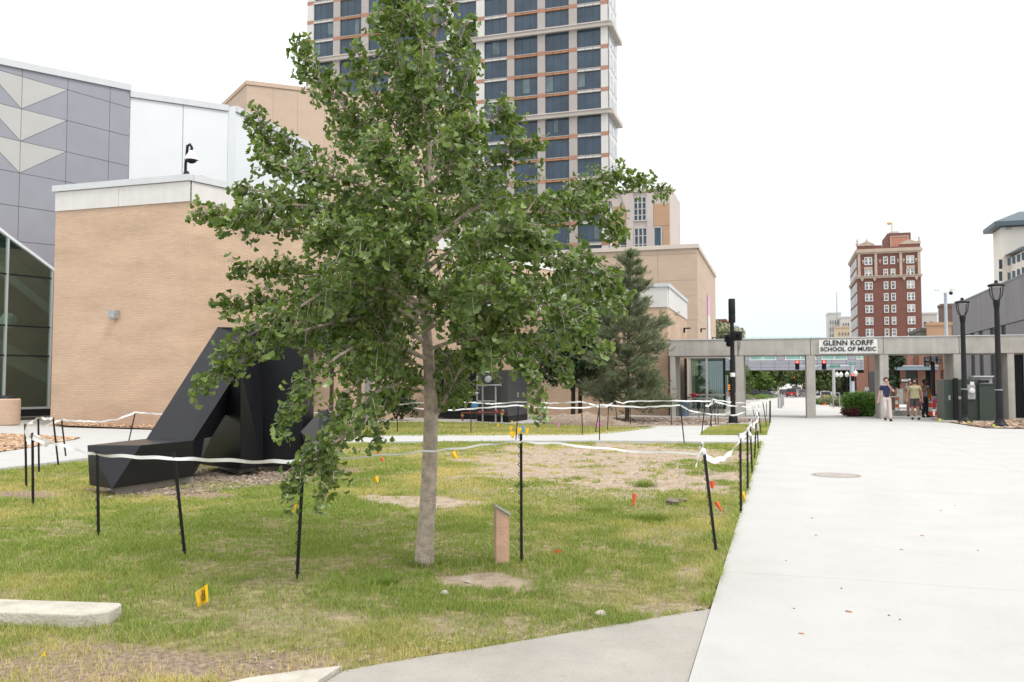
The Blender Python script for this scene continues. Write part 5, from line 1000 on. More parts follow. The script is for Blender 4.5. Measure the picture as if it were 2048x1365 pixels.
# cones and barrels
M['cone'] = mat('safety_orange', (.72, .10, .02), .5, .05)
def barrel(px, Y, H, r, label):
    x = float(vy(px, 800, Y)[0]); t = thing('channelizer', label, 'traffic cone', (x, Y, .02)); zs = np.linspace(.06, H, 6)
    obj('base', MB().lathe((x, Y, .02), [(r*1.5, 0), (r*1.4, .05)], 12), M['black'], t)
    for k in range(5): obj('band', MB().lathe((x, Y, .02), [(r*(1-.06*k), zs[k]), (r*(1-.06*(k+1)), zs[k+1])], 12), M['cone' if k % 2 == 0 else 'whitepaint'], t)
barrel(1860, 44.3, 1.05, .115, 'tall orange and white channelizer drum behind the red car door')
barrel(1794, 45.4, .9, .10, 'slim orange and white marker by the ramp handrail')
x = float(vy(1875.5, 830, 44.3)[0]); t = thing('traffic_cone', 'orange and white traffic cone under the sloping handrail', 'traffic cone', (x, 44.3, .02)); obj('base', MB().box(x-.19, 44.1, .022, x+.19, 44.5, .06), M['cone'], t)
for k, (z0, z1, m_) in enumerate(((.06, .28, 'cone'), (.28, .46, 'whitepaint'), (.46, .54, 'cone'), (.54, .62, 'whitepaint'), (.62, .72, 'cone'))): obj('band', MB().lathe((x, 44.3, .02), [(.15*(1-z0/.85), z0), (.15*(1-z1/.85), z1)], 12), M[m_], t)
q = vy(1648.5, 790, 88); one('fire_hydrant', MB().lathe((q[0], 88, zg(88)), [(.2, 0), (.2, .08), (.15, .1), (.15, .7), (.2, .72), (.18, .85), (.08, .98), (.05, 1.05)], 10), M['cone'], 'small orange hydrant in front of the shrubs across the street', 'hydrant', smooth=True)

# ---- vehicles
M['tyre'] = mat('tyre_rubber', (.02, .02, .02), .8, .1); M['carglass'] = mat('car_glass', (.02, .025, .03), .06, .1, 1); M['rim'] = mat('wheel_rim', (.42, .42, .43), .3, .05, metal=.6); M['tail'] = mat('tail_light', (.45, .01, .01), .3, .05); M['head'] = mat('head_light', (.7, .7, .68), .15, .02)
PAINT = {k: mat(k+'_car_paint', c, .22, .02, .5) for k, c in dict(red=(.42, .018, .022), black=(.018, .019, .022), white=(.70, .70, .69), silver=(.38, .39, .40), dark=(.05, .055, .065), maroon=(.26, .03, .055)).items()}
def car(name, label, cat, x, y, rz, L, W, H, paint, style='car', group=None):
    t = thing(name, label, cat, (x, y, zg(y)+.02), rz, group)       # local: +y is forward
    h0 = H*.16; hb = H*(.55 if style != 'suv' else .56)
    prof = {'car': [(-.5, h0+.1), (-.5, hb*.93), (-.47, hb), (.22, hb), (.46, hb*.82), (.5, hb*.62), (.5, h0+.08), (.46, h0), (-.46, h0)], 'suv': [(-.5, h0+.1), (-.5, hb), (.20, hb), (.47, hb*.93), (.5, hb*.78), (.5, h0+.08), (.46, h0), (-.46, h0)], 'truck': [(-.5, h0+.12), (-.5, hb), (-.49, hb+.02), (.22, hb+.02), (.47, hb*.95), (.5, hb*.8), (.5, h0+.1), (.46, h0), (-.46, h0)]}[style]
    P = PAINT[paint]; w2 = W/2
    obj('body', MB().prism([(-w2, a*L, z) for a, z in prof], (W, 0, 0)), P, t, local=True, bevel=.05)
    cab = {'car': [(-.42, hb), (-.25, H-.02), (.02, H), (.24, hb)], 'suv': [(-.49, hb), (-.45, H-.03), (.02, H), (.20, hb)], 'truck': [(-.10, hb), (-.06, H-.02), (.10, H), (.24, hb)]}[style]
    k = w2*.86; cb = MB(); n = len(cab); lo = [(-w2*.97, a*L, z) for a, z in cab]; 
    vs = [((-1 if s == 0 else 1)*(w2*.96 if z == hb else k), a*L, z) for s in (0, 1) for a, z in cab]
    cb.add(vs, [(0, 1, 2, 3), (7, 6, 5, 4), (0, 4, 5, 1), (1, 5, 6, 2), (2, 6, 7, 3), (3, 7, 4, 0)]); obj('cabin', cb, M['carglass'], t, local=True, bevel=.03)
    obj('roof_panel', MB().box(-k*.97, cab[1][0]*L+.02, H-.035, k*.97, cab[2][0]*L+.05, H+.025), P, t, local=True, bevel=.015)
    for s in (-1, 1):
        for a in ((cab[0][0]+cab[1][0])/2, 0.0 if style != 'truck' else .06): obj('pillar', MB().box(s*w2*.93-.03, a*L-.05, hb-.01, s*w2*.93+.02, a*L+.05, H-.04), P, t, local=True)
    if style == 'truck': obj('cargo_bed', MB().box(-w2*.85, -.47*L, hb*.7, w2*.85, -.12*L, hb+.035), M['black'], t, local=True)
    r = H*.205
    for sx in (-1, 1):
        for sy in (-.31, .31):
            wh = obj('wheel', MB().lathe((0, 0, -.11), [(r*.75, 0), (r, .03), (r, .19), (r*.75, .22)], 18).xf(Matrix.Translation((sx*(w2-.10), sy*L, r)) @ Matrix.Rotation(math.pi/2, 4, 'Y')), M['tyre'], t, local=True)
            obj('rim', MB().lathe((0, 0, -.115), [(r*.62, 0), (r*.62, .23)], 14).xf(Matrix.Translation((sx*(w2-.10), sy*L, r)) @ Matrix.Rotation(math.pi/2, 4, 'Y')), M['rim'], wh, local=True)
    for s in (-1, 1): obj('tail_light', MB().box(s*w2*.78-.12, -.505*L-.02, hb*.68, s*w2*.78+.12, -.495*L, hb*.9), M['tail'], t, local=True); obj('headlight', MB().box(s*w2*.72-.16, .495*L, hb*.62, s*w2*.72+.16, .503*L, hb*.76), M['head'], t, local=True)
    obj('bumper', MB().box(-w2*.98, -.515*L, h0+.02, w2*.98, -.5*L, h0+.22), M['black'] if style == 'truck' else P, t, local=True); obj('number_plate', MB().box(-.22, -.52*L, h0+.24, .22, -.506*L, h0+.38), M['whitepaint'], t, local=True)
    return t
def carat(px, yb_, Y, *a, **k): return (float(vy(px, yb_, Y)[0]), Y)
x, y = carat(1583, 794, 192); car('red_truck', 'bright red pickup truck driving away down the street', 'truck', x, y, 0, 5.6, 2.0, 1.85, 'red', 'truck')
x, y = carat(1511, 797, 172); car('black_suv', 'black sport utility car parked across the street end beside trees', 'suv', x, y, -1.45, 4.8, 1.9, 1.75, 'black', 'suv')
x, y = carat(1493, 797, 103); car('red_car', 'red car mostly hidden behind the first column and black sport utility car', 'car', x-3.6, y+3, -1.45, 4.5, 1.8, 1.45, 'red')
x, y = carat(1535, 794, 186); car('dark_car', 'dark car parked just past the black sport utility car', 'car', x, y, -1.3, 4.4, 1.8, 1.45, 'dark')
x, y = carat(1567, 787, 205); car('dark_sedan', 'dark saloon just ahead of the red truck beside the bollards', 'car', x, y, .1, 4.5, 1.8, 1.45, 'dark')
for px, Y, pt, lb in ((1541, 215, 'white', 'white car parked along the tree side of the far street'), (1543.5, 235, 'silver', 'silver car parked behind the far white car, tree side'), (1549, 300, 'dark', 'tiny dark car parked farthest along the tree side')): car('parked_car', lb, 'car', float(vy(px, 780, Y)[0]), Y, 0, 4.5, 1.8, 1.45, pt, group='cars parked along the far street')
car('far_car', 'tiny silver car alone in the far middle of the street', 'car', float(vy(1559.5, 770, 330)[0]), 330, 0, 4.5, 1.8, 1.5, 'silver')
for px, Y, pt, lb in ((1606, 200, 'silver', 'silver car parked by the kerb next to the red truck'), (1611, 218, 'red', 'red car parked by the kerb beyond the silver one'), (1595, 245, 'white', 'white car parked by the kerb under the far trees'), (1590, 280, 'dark', 'dark car parked farthest by the kerb under the far trees')): car('parked_car', lb, 'car', float(vy(px, 785, Y)[0]), Y, .05, 4.5, 1.8, 1.45, pt, group='cars parked along the far street')
car('white_car', 'white car parked behind the yellow-green shrubs', 'car', float(vy(1643, 790, 135)[0]), 135, 1.4, 4.5, 1.8, 1.45, 'white')
car('white_suv', 'white car nosing out behind the brick pillars near the steel mast', 'car', float(vy(1724, 790, 118)[0])+.6, 118, 1.45, 4.6, 1.85, 1.6, 'white', 'suv')
car('maroon_car', 'maroon car parked across the last bay behind the cones', 'car', float(vy(1880, 800, 56)[0])+.5, 56, 1.5, 4.5, 1.8, 1.45, 'maroon')

# ================================================================ VEGETATION BACK THERE
def clumps(C, n, size, rad, m, name, parent, sub=.55, flat=0.0, up=.3):
    """leaf clumps through the volume of ellipsoids C=[(centre, radii)...]; every face about one leaf spray"""
    vol = np.array([r[0]*r[1]*r[2] for c, r in C])**.67; ks = NR.choice(len(C), n, p=vol/vol.sum()); ctr = np.array([c for c, r in C])[ks]; rr = np.array([r for c, r in C])[ks]
    d = NR.normal(size=(n, 3)); d /= np.linalg.norm(d, axis=1)[:, None]; rad_ = (sub+(1-sub)*NR.random(n)**.6)*(.80+.40*NR.random(n)); P = ctr+d*rr*rad_[:, None]
    nz = d+NR.normal(0, .6, (n, 3))+np.array([0, 0, up]); nz /= np.linalg.norm(nz, axis=1)[:, None]; a = np.cross(nz, NR.normal(size=(n, 3))); a /= np.linalg.norm(a, axis=1)[:, None]+1e-9; b2 = np.cross(nz, a)
    s = size*NR.uniform(.6, 1.4, n)[:, None]; V = np.stack([P-a*s, P+b2*s*.55+nz*s*.15, P+a*s, P-b2*s*.55+nz*s*.15], 1).reshape(-1, 3); i = np.arange(n)[:, None]*4
    o = fast(name, V, np.concatenate([i+np.array([[0, 1, 2, 3]])]), m, parent); o['kind'] = 'stuff'; return o
M['lf_dark'] = leafmat('dark_leaves', (.020, .040, .014), (.045, .085, .025), .2, .5); M['lf_mid'] = leafmat('street_tree_leaves', (.06, .095, .03), (.14, .19, .06), .25, .55); M['lf_bright'] = leafmat('bright_leaves', (.07, .125, .02), (.14, .21, .04), .3, .5)
M['lf_hedge'] = leafmat('hedge_leaves', (.07, .16, .018), (.17, .32, .045), .3, .5); M['lf_yellow'] = leafmat('yellow_green_leaves', (.20, .24, .03), (.42, .42, .05), .3, .6); M['lf_grey'] = leafmat('grey_green_leaves', (.13, .15, .09), (.24, .26, .16), .2, .7); M['lf_red'] = leafmat('purple_leaves', (.06, .012, .02), (.14, .03, .04), .2, .6)
def tree(name, label, x, y, h, r, m, n=2600, size=.35, trunk=.16, base=.28, group=None, squash=.5, lobes=11, cat='tree'):
    z0 = zg(y); t = thing(name, label, cat, (x, y, z0), group=group); q = random.Random(int(abs(x*31+y*7)))
    obj('trunk', MB().tube([(x, y, z0-.1), (x+.05*h*.1, y, z0+h*.35), (x, y, z0+h*.75)], [trunk, trunk*.75, trunk*.2], 8), M['bark_dark'], t, smooth=True)
    mb = MB(); C = []
    for k in range(lobes):
        a = q.uniform(0, 6.28); rr = r*q.uniform(.15, .75); zz = z0+h*(base+(1-base)*q.uniform(.18, .86)); f = 1-.45*((zz-z0)/h)
        c = (x+rr*math.cos(a)*f*1.2, y+rr*math.sin(a)*f*1.2, zz); e = r*q.uniform(.34, .58); C.append((c, (e, e, e*squash*1.6)))
        mb.tube([(x, y, z0+h*base*q.uniform(.7, 1.3)), ((x+c[0])/2, (y+c[1])/2, (z0+h*base+c[2])/2+.1), c], [trunk*.4, trunk*.25, trunk*.08], 5)
    obj('branches', mb, M['bark_dark'], t); clumps(C, n, size, r, m, 'crown', t); return t
for px, Y, ht, r, m_, lb in [(1500, 206, 8.5, 4.6, 'lf_bright', 'yellow-green street tree beside the first column'), (1518, 215, 9.5, 5.6, 'lf_mid', 'broad dull green street tree behind the black sport utility car'), (1536, 230, 9.0, 4.8, 'lf_mid', 'dull green street tree nearest the red truck on the tree side'), (1541, 275, 8.5, 4.6, 'lf_mid', 'smaller far street tree on the tree side of the road'),
        (1606, 235, 10, 5.0, 'lf_dark', 'dark round street tree just beside the second column'), (1593, 300, 9, 4.2, 'lf_dark', 'dark far street tree over the kerbside cars'), (1640, 205, 10.5, 6.2, 'lf_mid', 'wide olive street tree under the sign'), (1664, 212, 10.5, 6.5, 'lf_mid', 'olive street tree behind the globe lamps'), (1692, 218, 10, 6.0, 'lf_mid', 'olive street tree behind the third globe lamp'), (1722, 206, 11, 5.5, 'lf_dark', 'dark street tree beside the brick pillars'),
        (1785, 62, 4.6, .75, 'lf_dark', 'narrow dark green tree behind the third column'), (1456, 70, 4.4, 1.9, 'lf_mid', 'leafy tree showing between glass entrance and signal pole'), (1448, 135, 13.2, 3.6, 'lf_grey', 'thin grey-green tree top over the colonnade beside the tan hall'), (1885, 118, 8.0, 2.6, 'lf_mid', 'small tree top behind the signal cluster')]:
    tree('street_tree', lb, float(vy(px, 760, Y)[0]), Y, ht, r, M[m_], 3600, .40 if Y > 100 else .16, base=.03 if Y > 100 else .25, group='street trees')
def bush(name, label, x, y, rx, ry, h, m, n, size, group=None, cat='shrub'):
    z0 = zg(y); t = thing(name, label, cat, (x, y, z0), group=group); q = random.Random(int(abs(x*91+y*3))); C = [((x+q.uniform(-.7, .7)*rx, y+q.uniform(-.6, .6)*ry, z0+h*q.uniform(.35, .68)), (rx*.42, ry*.5, h*.34)) for _ in range(9)]
    mb = MB(); [mb.tube([(x+q.uniform(-.3, .3)*rx, y, z0), (c[0], c[1], c[2])], [.03, .012], 5) for c, r in C]; obj('stems', mb, M['bark_dark'], t); clumps(C, n, size, rx, m, 'foliage', t, sub=.3)
a, b2 = vy(1690, 820, 43.6)[0], vy(1752, 820, 43.6)[0]; th = thing('hedge', 'thick bright green hedge against the third column', 'hedge', ((a+b2)/2, 44.3, 0)); Ch = [((x_, 44.3+R.uniform(-.2, .2), z_+R.uniform(-.08, .08)), (.42, .62, .40)) for x_ in np.linspace(a+.3, b2-.2, 8) for z_ in (.36, .74)]
obj('stems', [mbh.tube([(c[0], c[1], 0), c], [.03, .01], 5) for mbh in [MB()] for c, r in Ch][-1], M['bark_dark'], th); clumps(Ch, 12000, .055, .5, M['lf_hedge'], 'foliage', th, sub=.55)
bush('low_shrub', 'reddish patch of shrub at the hedge foot nearer the road', float(vy(1700, 815, 43.2)[0]), 43.3, .45, .3, .5, M['lf_red'], 500, .05)
for px, Y, rx, h, m_, lb in ((1653, 92, 1.2, 1.1, 'lf_yellow', 'yellow-green shrub before the white car'), (1642, 90, 1.0, .8, 'lf_hedge', 'green shrub beside the orange hydrant'), (1684, 90, 1.2, 1.0, 'lf_bright', 'bright shrub at the foot of the globe lamps'), (1670, 80, 1.3, 1.0, 'lf_grey', 'silvery grey shrub in front of the pale post'), (1690, 76, 1.2, .9, 'lf_grey', 'silvery grey low shrub just above the hedge'), (1508, 150, 3.6, 1.0, 'lf_bright', 'ragged green planting in front of the black sport utility car'), (1494, 150, 2.2, 1.0, 'lf_grey', 'grey-green planting beside the first column'), (1527, 158, 2.4, 1.0, 'lf_grey', 'grey-green planting past the black sport utility car')):
    bush('street_shrub', lb, float(vy(px, 795, Y)[0]), Y, rx, rx*.7, h, M[m_], 900, .10, 'shrubs along the street')
# distant wood at the end of the street
o = clumps([((x_, 660+20*math.sin(x_), 6+3*math.sin(x_*.7)), (14, 8, 6)) for x_ in range(-90, 70, 10)], 5000, 1.6, 10, M['lf_grey'], 'far_wood', None); o['kind'] = 'stuff'

# pines in front of the brick wing
M['needle'] = leafmat('pine_needles', (.13, .16, .105), (.27, .30, .215), .3, .6); M['pinebark'] = mat('pine_bark', (.10, .075, .06), .95, .3, 10, .8)
def pine(label, x, y, h, r, n_tuft, lean=0.0, seed=1, low=.22):
    q = random.Random(seed); t = thing('pine_tree', label, 'tree', (x, y, 0)); tip = (x+lean, y, h)
    obj('trunk', MB().tube([(x, y, -.05), (x+lean*.2, y, h*.3), (x+lean*.6, y, h*.7), tip], [.10, .085, .045, .012], 8), M['pinebark'], t, smooth=True)
    mb = MB(); TP = []; TD = []
    nb = 46
    for k in range(nb):
        f = low+(1-low)*(k+.5)/nb; a = k*2.4+q.uniform(-.4, .4); L = r*(1.15-f)**.8*q.uniform(.55, 1.15)*(1 if f > .3 else .9); rise = L*q.uniform(.15, .55)*(1 if f > .45 else .45)
        b0 = np.array([x+lean*f, y, h*f]); e = b0+np.array([math.cos(a)*L, math.sin(a)*L, rise]); mid = (b0+e)/2+np.array([0, 0, -.06*L]); mb.tube([b0, mid, e], [.028*(1.1-f)+.006, .016, .006], 5)
        nt_ = max(3, int(n_tuft*L/r/nb*1.6))
        for j in range(nt_):
            u = q.uniform(.3, 1.0); c = b0*(1-u)**2+2*mid*u*(1-u)+e*u*u; side = np.array([q.gauss(0, 1), q.gauss(0, 1), q.gauss(.25, .7)])*.17*L*(1.15-u*.5); TP.append(c+side); TD.append((e-b0)/np.linalg.norm(e-b0)+side*1.5/max(L, .3)+np.array([0, 0, .35]))
    for j in range(14): TP.append(np.array([x+lean+q.gauss(0, .05), y+q.gauss(0, .05), h-q.uniform(0, .5)])); TD.append(np.array([q.gauss(0, .3), q.gauss(0, .3), 1]))
    obj('branches', mb, M['pinebark'], t)
    TP = np.array(TP); TD = np.array(TD); TD /= np.linalg.norm(TD, axis=1)[:, None]; m_ = 20; n = len(TP)*m_; B = np.repeat(TP, m_, 0); D = np.repeat(TD, m_, 0)+NR.normal(0, .62, (n, 3)); D /= np.linalg.norm(D, axis=1)[:, None]
    ln = NR.uniform(.10, .19, n)[:, None]; sd_ = np.cross(D, NR.normal(size=(n, 3))); sd_ /= np.linalg.norm(sd_, axis=1)[:, None]; B = B+np.repeat(TD, m_, 0)*NR.uniform(-.12, .08, n)[:, None]
    V = np.stack([B-sd_*.011, B+sd_*.011, B+D*ln], 1).reshape(-1, 3); o = fast('needles', V, np.arange(n*3).reshape(-1, 3), M['needle'], t); o['kind'] = 'stuff'
q = g(1254, 843); H1 = float(vy(1270, 507, q[1])[2]); pine('soft green pine tree in front of the brick wing beside the colonnade end', q[0], q[1], H1, 2.2, 6400, .22, 3, .08)
q = vy(1160, 840, 38.5); H2 = float(vy(1168, 492, 38.5)[2]); pine('taller pine tree half hidden behind the ginkgo branches', q[0], 38.5, H2, 1.8, 4600, .15, 8, .16)
q = g(1146, 838); tree('dark_tree', 'dark leafy tree with a black trunk beside the machinery cabinet', q[0], q[1], 5.8, 2.3, M['lf_dark'], 9500, .10, .11, .26, lobes=18)
q = g(717, 856); tree('shade_tree', 'young leafy tree behind the ginkgo trunk on the back lawn, brick side', q[0], q[1], 6.2, 2.4, M['lf_dark'], 5200, .10, .10, .34, lobes=14)
q = vy(610, 850, 31); tree('shade_tree', 'leafy tree behind the sculpture against the brick wall', q[0]+1.2, 31, 6.0, 2.2, M['lf_dark'], 4200, .10, .1, .36, lobes=12)
q = g(735, 852); one('grey_pole', MB().lathe((q[0], q[1], 0), [(.12, 0), (.10, 5.6)], 12), M['steelgrey'], 'plain grey pole beside the young tree behind the ginkgo', 'pole')
bush('dark_shrub', 'dark green shrub low beside the black enclosure', float(vy(800, 830, 35)[0]), 35, .9, .6, 1.3, M['lf_dark'], 1600, .07)

# ================================================================ FOREGROUND THINGS
def depth(p): return float(np.dot(np.array(p)-_C, _fw))
# ---- black steel sculpture
zb_ = .13; P5, P6, P7 = g(224, 978, zb_), g(179, 971, zb_), g(386.5, 953, zb_); zt_ = float(vy(179, 891, P6[1])[2])
P1, P2, P3, P4 = g(174.5, 891, zt_), g(281, 891, zt_), g(386.5, 881, zt_), g(292, 879, zt_)
t = thing('steel_sculpture', 'large faceted black steel sculpture standing in the mulch behind the tape', 'sculpture', (float(P3[0]), float(P3[1]), 0))
fl = np.array([_fw[0], _fw[1], 0]); fl /= np.linalg.norm(fl)
obj('low_arm', MB().hull([P1, P2, P3, P4, P5, P6, P7, (P4[0], P4[1], zb_), g(399, 932, zb_), P4+fl*.5, (P4[0]+fl[0]*.5, P4[1]+fl[1]*.5, zb_), P3+fl*.5]), M['blackpaint'], t, bevel=.006)
DL = depth(g(560, 934, .1)); A9, A10, A11 = vd(435, 654.5, DL), vd(606, 657, DL), vd(517.5, 678, DL)
obj('sloping_slab', MB().prism([P4, P3, A11, vd(519, 678, DL), vd(606, 678, DL), A10, A9], fl*.85), M['blackpaint'], t, bevel=.006)
obj('upright_leg', MB().prism([vd(521, 935, DL), vd(606, 929, DL), vd(606, 678.5, DL), vd(521, 678.5, DL)], fl*.85), M['blackpaint'], t, bevel=.006)
obj('inner_wedge', MB().hull([g(399, 929, zb_), g(481, 940, zb_), g(526, 934, zb_), g(470, 918, zb_), vd(526, 690, DL+.25), vd(481, 738, DL-1.2), vd(500, 705, DL+.5), vd(405, 882, depth(g(399, 929, zb_))-.12)]), M['blackpaint'], t, bevel=.006)
D2 = DL-.15; obj('facet_block', MB().hull([vd(601, 864, D2), vd(640, 822, D2+.35), vd(655, 818, D2+.45), vd(681, 857, D2+.5), vd(634, 897, D2), vd(624, 937, D2-.02), vd(606, 932, D2+.1)]+[vd(x, y, D2+1.1) for x, y in ((615, 850), (648, 820), (672, 852), (660, 930), (612, 920))]), M['blackpaint'], t, bevel=.006)
for P in ([g(232, 992), g(386, 966), g(380, 950), g(210, 975)], [g(478, 950), g(517, 941), g(500, 930), g(425, 935)], [g(530, 944), g(600, 938), g(600, 928), g(535, 932)]): obj('plinth', MB().prism([(p[0], p[1], -.05) for p in P], (0, 0, zb_+.047)), M['gravelbase'], t)
# ---- boiler / machinery cabinet with its pipework
A, B, C_ = g(952, 846), g(1016, 849), g(1055, 843); Dd = A+C_-B; zt_ = float(vy(985, 741, A[1])[2]); WGn = Wall(A, B-A); wl = float(np.linalg.norm((B-A)[:2])); WGs = Wall(B, C_-B)
t = thing('machinery_cabinet', 'charcoal grey machinery cabinet with silver pipes and valves on the back lawn', 'machinery', (float(A[0]), float(A[1]), 0))
M['charcoal'] = mat('charcoal_enamel', (.055, .058, .066), .45, .1, 1.2)
obj('slab', MB().prism([(*(A[:2]+np.array([-.9, -.35])), -.05), (*(B[:2]+np.array([.2, -.4])), -.05), (*(C_[:2]+np.array([1.4, .1])), -.05), (*(Dd[:2]+np.array([-.5, .3])), -.05)], (0, 0, .11)), M['conc_new'], t)
obj('skid', MB().prism([(*(p[:2]*.98+.02*C_[:2]), .062) for p in (A, B, C_, Dd)], (0, 0, .25)), M['black'], t); obj('housing', MB().prism([(*p[:2], .31) for p in (A, B, C_, Dd)], (0, 0, zt_-.31)), M['charcoal'], t, bevel=.02)
def gz(x, y): return WGn.sz(x, y)
def gp3(x, y, d): a, z = gz(x, y); return WGn.pt(a, z, d)
pipes = [[(960, 752), (960, 782)], [(960, 771), (1008, 771)], [(960, 788), (960, 800), (963, 803), (996, 803)], [(971, 771), (971, 846)], [(997, 774), (997, 846)], [(1009, 845), (1009, 828), (1012, 820)]]
for pp in pipes: obj('pipe', MB().tube([gp3(x, y, .16) for x, y in pp], .035, 8), M['steelgrey'], t, smooth=True)
obj('gauge_drum', MB().lathe((0, 0, 0), [(.02, .14), (.13, .12), (.14, .04), (.14, 0)], 16).xf(Matrix.Translation(Vector(gp3(982, 759, .12))) @ Matrix.Rotation(math.pi/2, 4, 'X')), M['steelgrey'], t, smooth=True)
q = gp3(955, 787, .2); obj('filter', MB().ball(q, .12, 10, 6, (2.0, .8, .7)), M['steelgrey'], t, smooth=True)
q = gp3(957.5, 813, .2); obj('blue_pump', MB().lathe((0, 0, 0), [(.02, .2), (.16, .16), (.17, 0), (.1, -.06)], 14).xf(Matrix.Translation(Vector(q)) @ Matrix.Rotation(math.pi/2, 4, 'X')), mat('blue_enamel', (.05, .17, .30), .4, .08), t, smooth=True)
M['rustred'] = mat('rust_red_enamel', (.22, .05, .04), .5, .15, 5); M['brass'] = mat('brass_fitting', (.42, .30, .07), .4, .1)
for x, y in ((948, 825), (966, 825), (999, 823), (1011, 824)): obj('valve', MB().ball(gp3(x, y, .18), .075, 8, 6, (1.3, 1, 1)), M['rustred'], t)
obj('manifold', MB().tube([gp3(930, 826, .2), gp3(1013, 825, .2)], .03, 6).tube([gp3(932, 826, .2), gp3(932, 842, .2)], .04, 6), M['rustred'], t)
for x, y in ((932, 831), (1011, 828)): obj('brass_collar', MB().ball(gp3(x, y, .2), .07, 8, 5, (1, 1, .7)), M['brass'], t)
for i, (x0, x1) in enumerate(((968, 970.5), (971, 973), (973.6, 976), (976.5, 980))): a, z = gz(x0, 745.5); a2, _ = gz(x1, 745); obj('maker_mark', WGn.rect(MB(), a, a2, z, z+.075, .002, .008), M['whitepaint'], t)
a, z = WGs.sz(1035, 790); obj('latch', WGs.rect(MB(), a-.05, a+.05, z-.1, z+.1, .002, .03), M['steelgrey'], t)
q0, q1 = vy(868, 800, 37.0), vy(952, 800, 37.0); t = thing('dark_enclosure', 'nearly black louvred plant enclosure behind the ginkgo trunk', 'enclosure', (q0[0], 37, 0)); zt_ = float(vy(900, 700, 37)[2])
obj('housing', MB().box(q0[0], 37, 0, q1[0], 39.5, zt_), M['black'], t)
for k in range(12): obj('louvre', MB().box(q0[0]+.05, 36.93, .3+k*(zt_-.4)/12, q1[0]-.05, 36.997, .3+k*(zt_-.4)/12+.12), M['black'], t)
q = g(1150, 853); t = None
mb = MB().ball((0, 0, 0), 1.0, 22, 12, (1.6, .7, .42)); mb.v = [(x*(1+.22*math.sin(9*x+4*y)), y, max(z, -.02)*(1+.35*math.sin(7*x)*math.cos(5*y))) for x, y, z in mb.v]; one('mulch_heap', mb.xf(Matrix.Translation((float(q[0]), float(q[1])+.8, .02))), M['mulch_grey'], 'heap of dark bark mulch beside the machinery cabinet', 'mulch heap', smooth=True)
# ---- waste bin at the gallery
q = g(8, 851); t = thing('waste_bin', 'round tan concrete waste bin with black lid by the gallery glass', 'bin', (q[0], q[1], 0)); obj('body', MB().lathe((q[0], q[1], 0), [(.50, 0), (.54, .04), (.55, .98), (.50, 1.02)], 24), mat('tan_exposed_aggregate', (.48, .35, .26), .9, .1, 14, .3), t, smooth=True); obj('lid', MB().lathe((q[0], q[1], 1.02), [(.46, 0), (.42, .08), (.1, .12)], 20), M['black'], t, smooth=True)
# ---- concrete kerb bar at the lower corner
a, b2 = g(200, 1258), g(-220, 1243); d = (b2-a)[:2]; d /= np.linalg.norm(d); n_ = np.array([-d[1], d[0]]); n_ = n_ if n_[1] > 0 else -n_
a_ = a[:2]; e = a_+d*2.0; P = [a_+d*.16, a_+n_*.10, a_+n_*.27+d*.01, a_+n_*.33+d*.06, e+n_*.33, e]
o = one('kerb_bar', MB().prism([(*p, -.03) for p in P], (0, 0, .118)), M['conc_kerb'], 'weathered pale concrete kerb bar lying in the grass', 'kerb bar', bevel=.012)
# ---- plaque post
q = g(1003, 1130); t = thing('plaque_post', 'redwood post with a slanted grey plaque standing in the lawn by the ginkgo', 'plaque post', (q[0], q[1], 0), .5)
hb_ = .50; obj('post', MB().hull([(-.06, -.055, -.1), (.06, -.055, -.1), (.06, .055, -.1), (-.06, .055, -.1), (-.06, -.055, hb_+.02), (.06, -.055, hb_-.055), (.06, .055, hb_-.055), (-.06, .055, hb_+.02)]), M['wood'], t, local=True, bevel=.004)
pl = MB().box(-.082, -.075, -.008, .082, .075, .008).xf(Matrix.Translation((.004, 0, hb_+.0)) @ Matrix.Rotation(.56, 4, 'Y')); o = obj('plaque', pl, mat('weathered_aluminium', (.40, .41, .42), .35, .12, 20, metal=.4), t, local=True, bevel=.003)
ins = MB(); 
for k in range(4): ins.box(-.055, -.05, .0085+.0, .055-.03*(k == 3), -.05+.004, .0095) if 0 else ins.box(-.05+.026*k, -.05, .0085, -.042+.026*k, .045-.03*(k == 3), .0098)
obj('engraved_line', ins.xf(Matrix.Translation((.004, 0, hb_)) @ Matrix.Rotation(.56, 4, 'Y')), M['black'], o, local=True)
# ---- stakes and barrier tape
SD = {}
def stake(k, bx, by, tx, ty, label, near=False, group='black stakes along the barrier tape'):
    b_ = g(bx, by); D = depth(b_); tp = vd(tx, ty, D); SD[k] = (np.array(tp), D); ax = (tp-b_); L = np.linalg.norm(ax); ax /= L; r = .0125 if near else .014
    t = thing('stake', label, 'stake', tuple(b_), group=group); sx_ = np.cross(ax, fl); sx_ /= np.linalg.norm(sx_)
    foot = b_-ax*.12
    mb = MB(); c = b_+ax*(.055 if near else 0)
    pr = [c-sx_*r-fl*r*.7, c+sx_*r-fl*r*.7, c+sx_*r+fl*r*.7, c-sx_*r+fl*r*.7]; mb.prism(pr, tp-c); obj('shaft', mb, M['black'], t)
    obj('spike', MB().tube([foot, c], [.006, .010], 6), M['black'], t)
    if near:
        cl = MB()
        for j in range(int(L/.085)):
            p = b_+ax*(.12+.085*j); s = 1 if (hash(k) if 0 else len(k)) % 2 else 1; cl.tube([p+sx_*r, p+sx_*(r+.016)+ax*.014, p+sx_*(r+.003)+ax*.034], .004, 4)
        obj('clip', cl, M['black'], t)['kind'] = 'stuff'
        obj('foot_plate', MB().tube([c-ax*.004, c+ax*.014], [.020, .018], 8), M['black'], t)
stake('s1', 197, 1073, 195, 903, 'black stake before the black sculpture near its pointed end', True); stake('s2', 370, 1113, 348, 905, 'leaning black stake in front of the sculpture, next to the pointed end one', True)
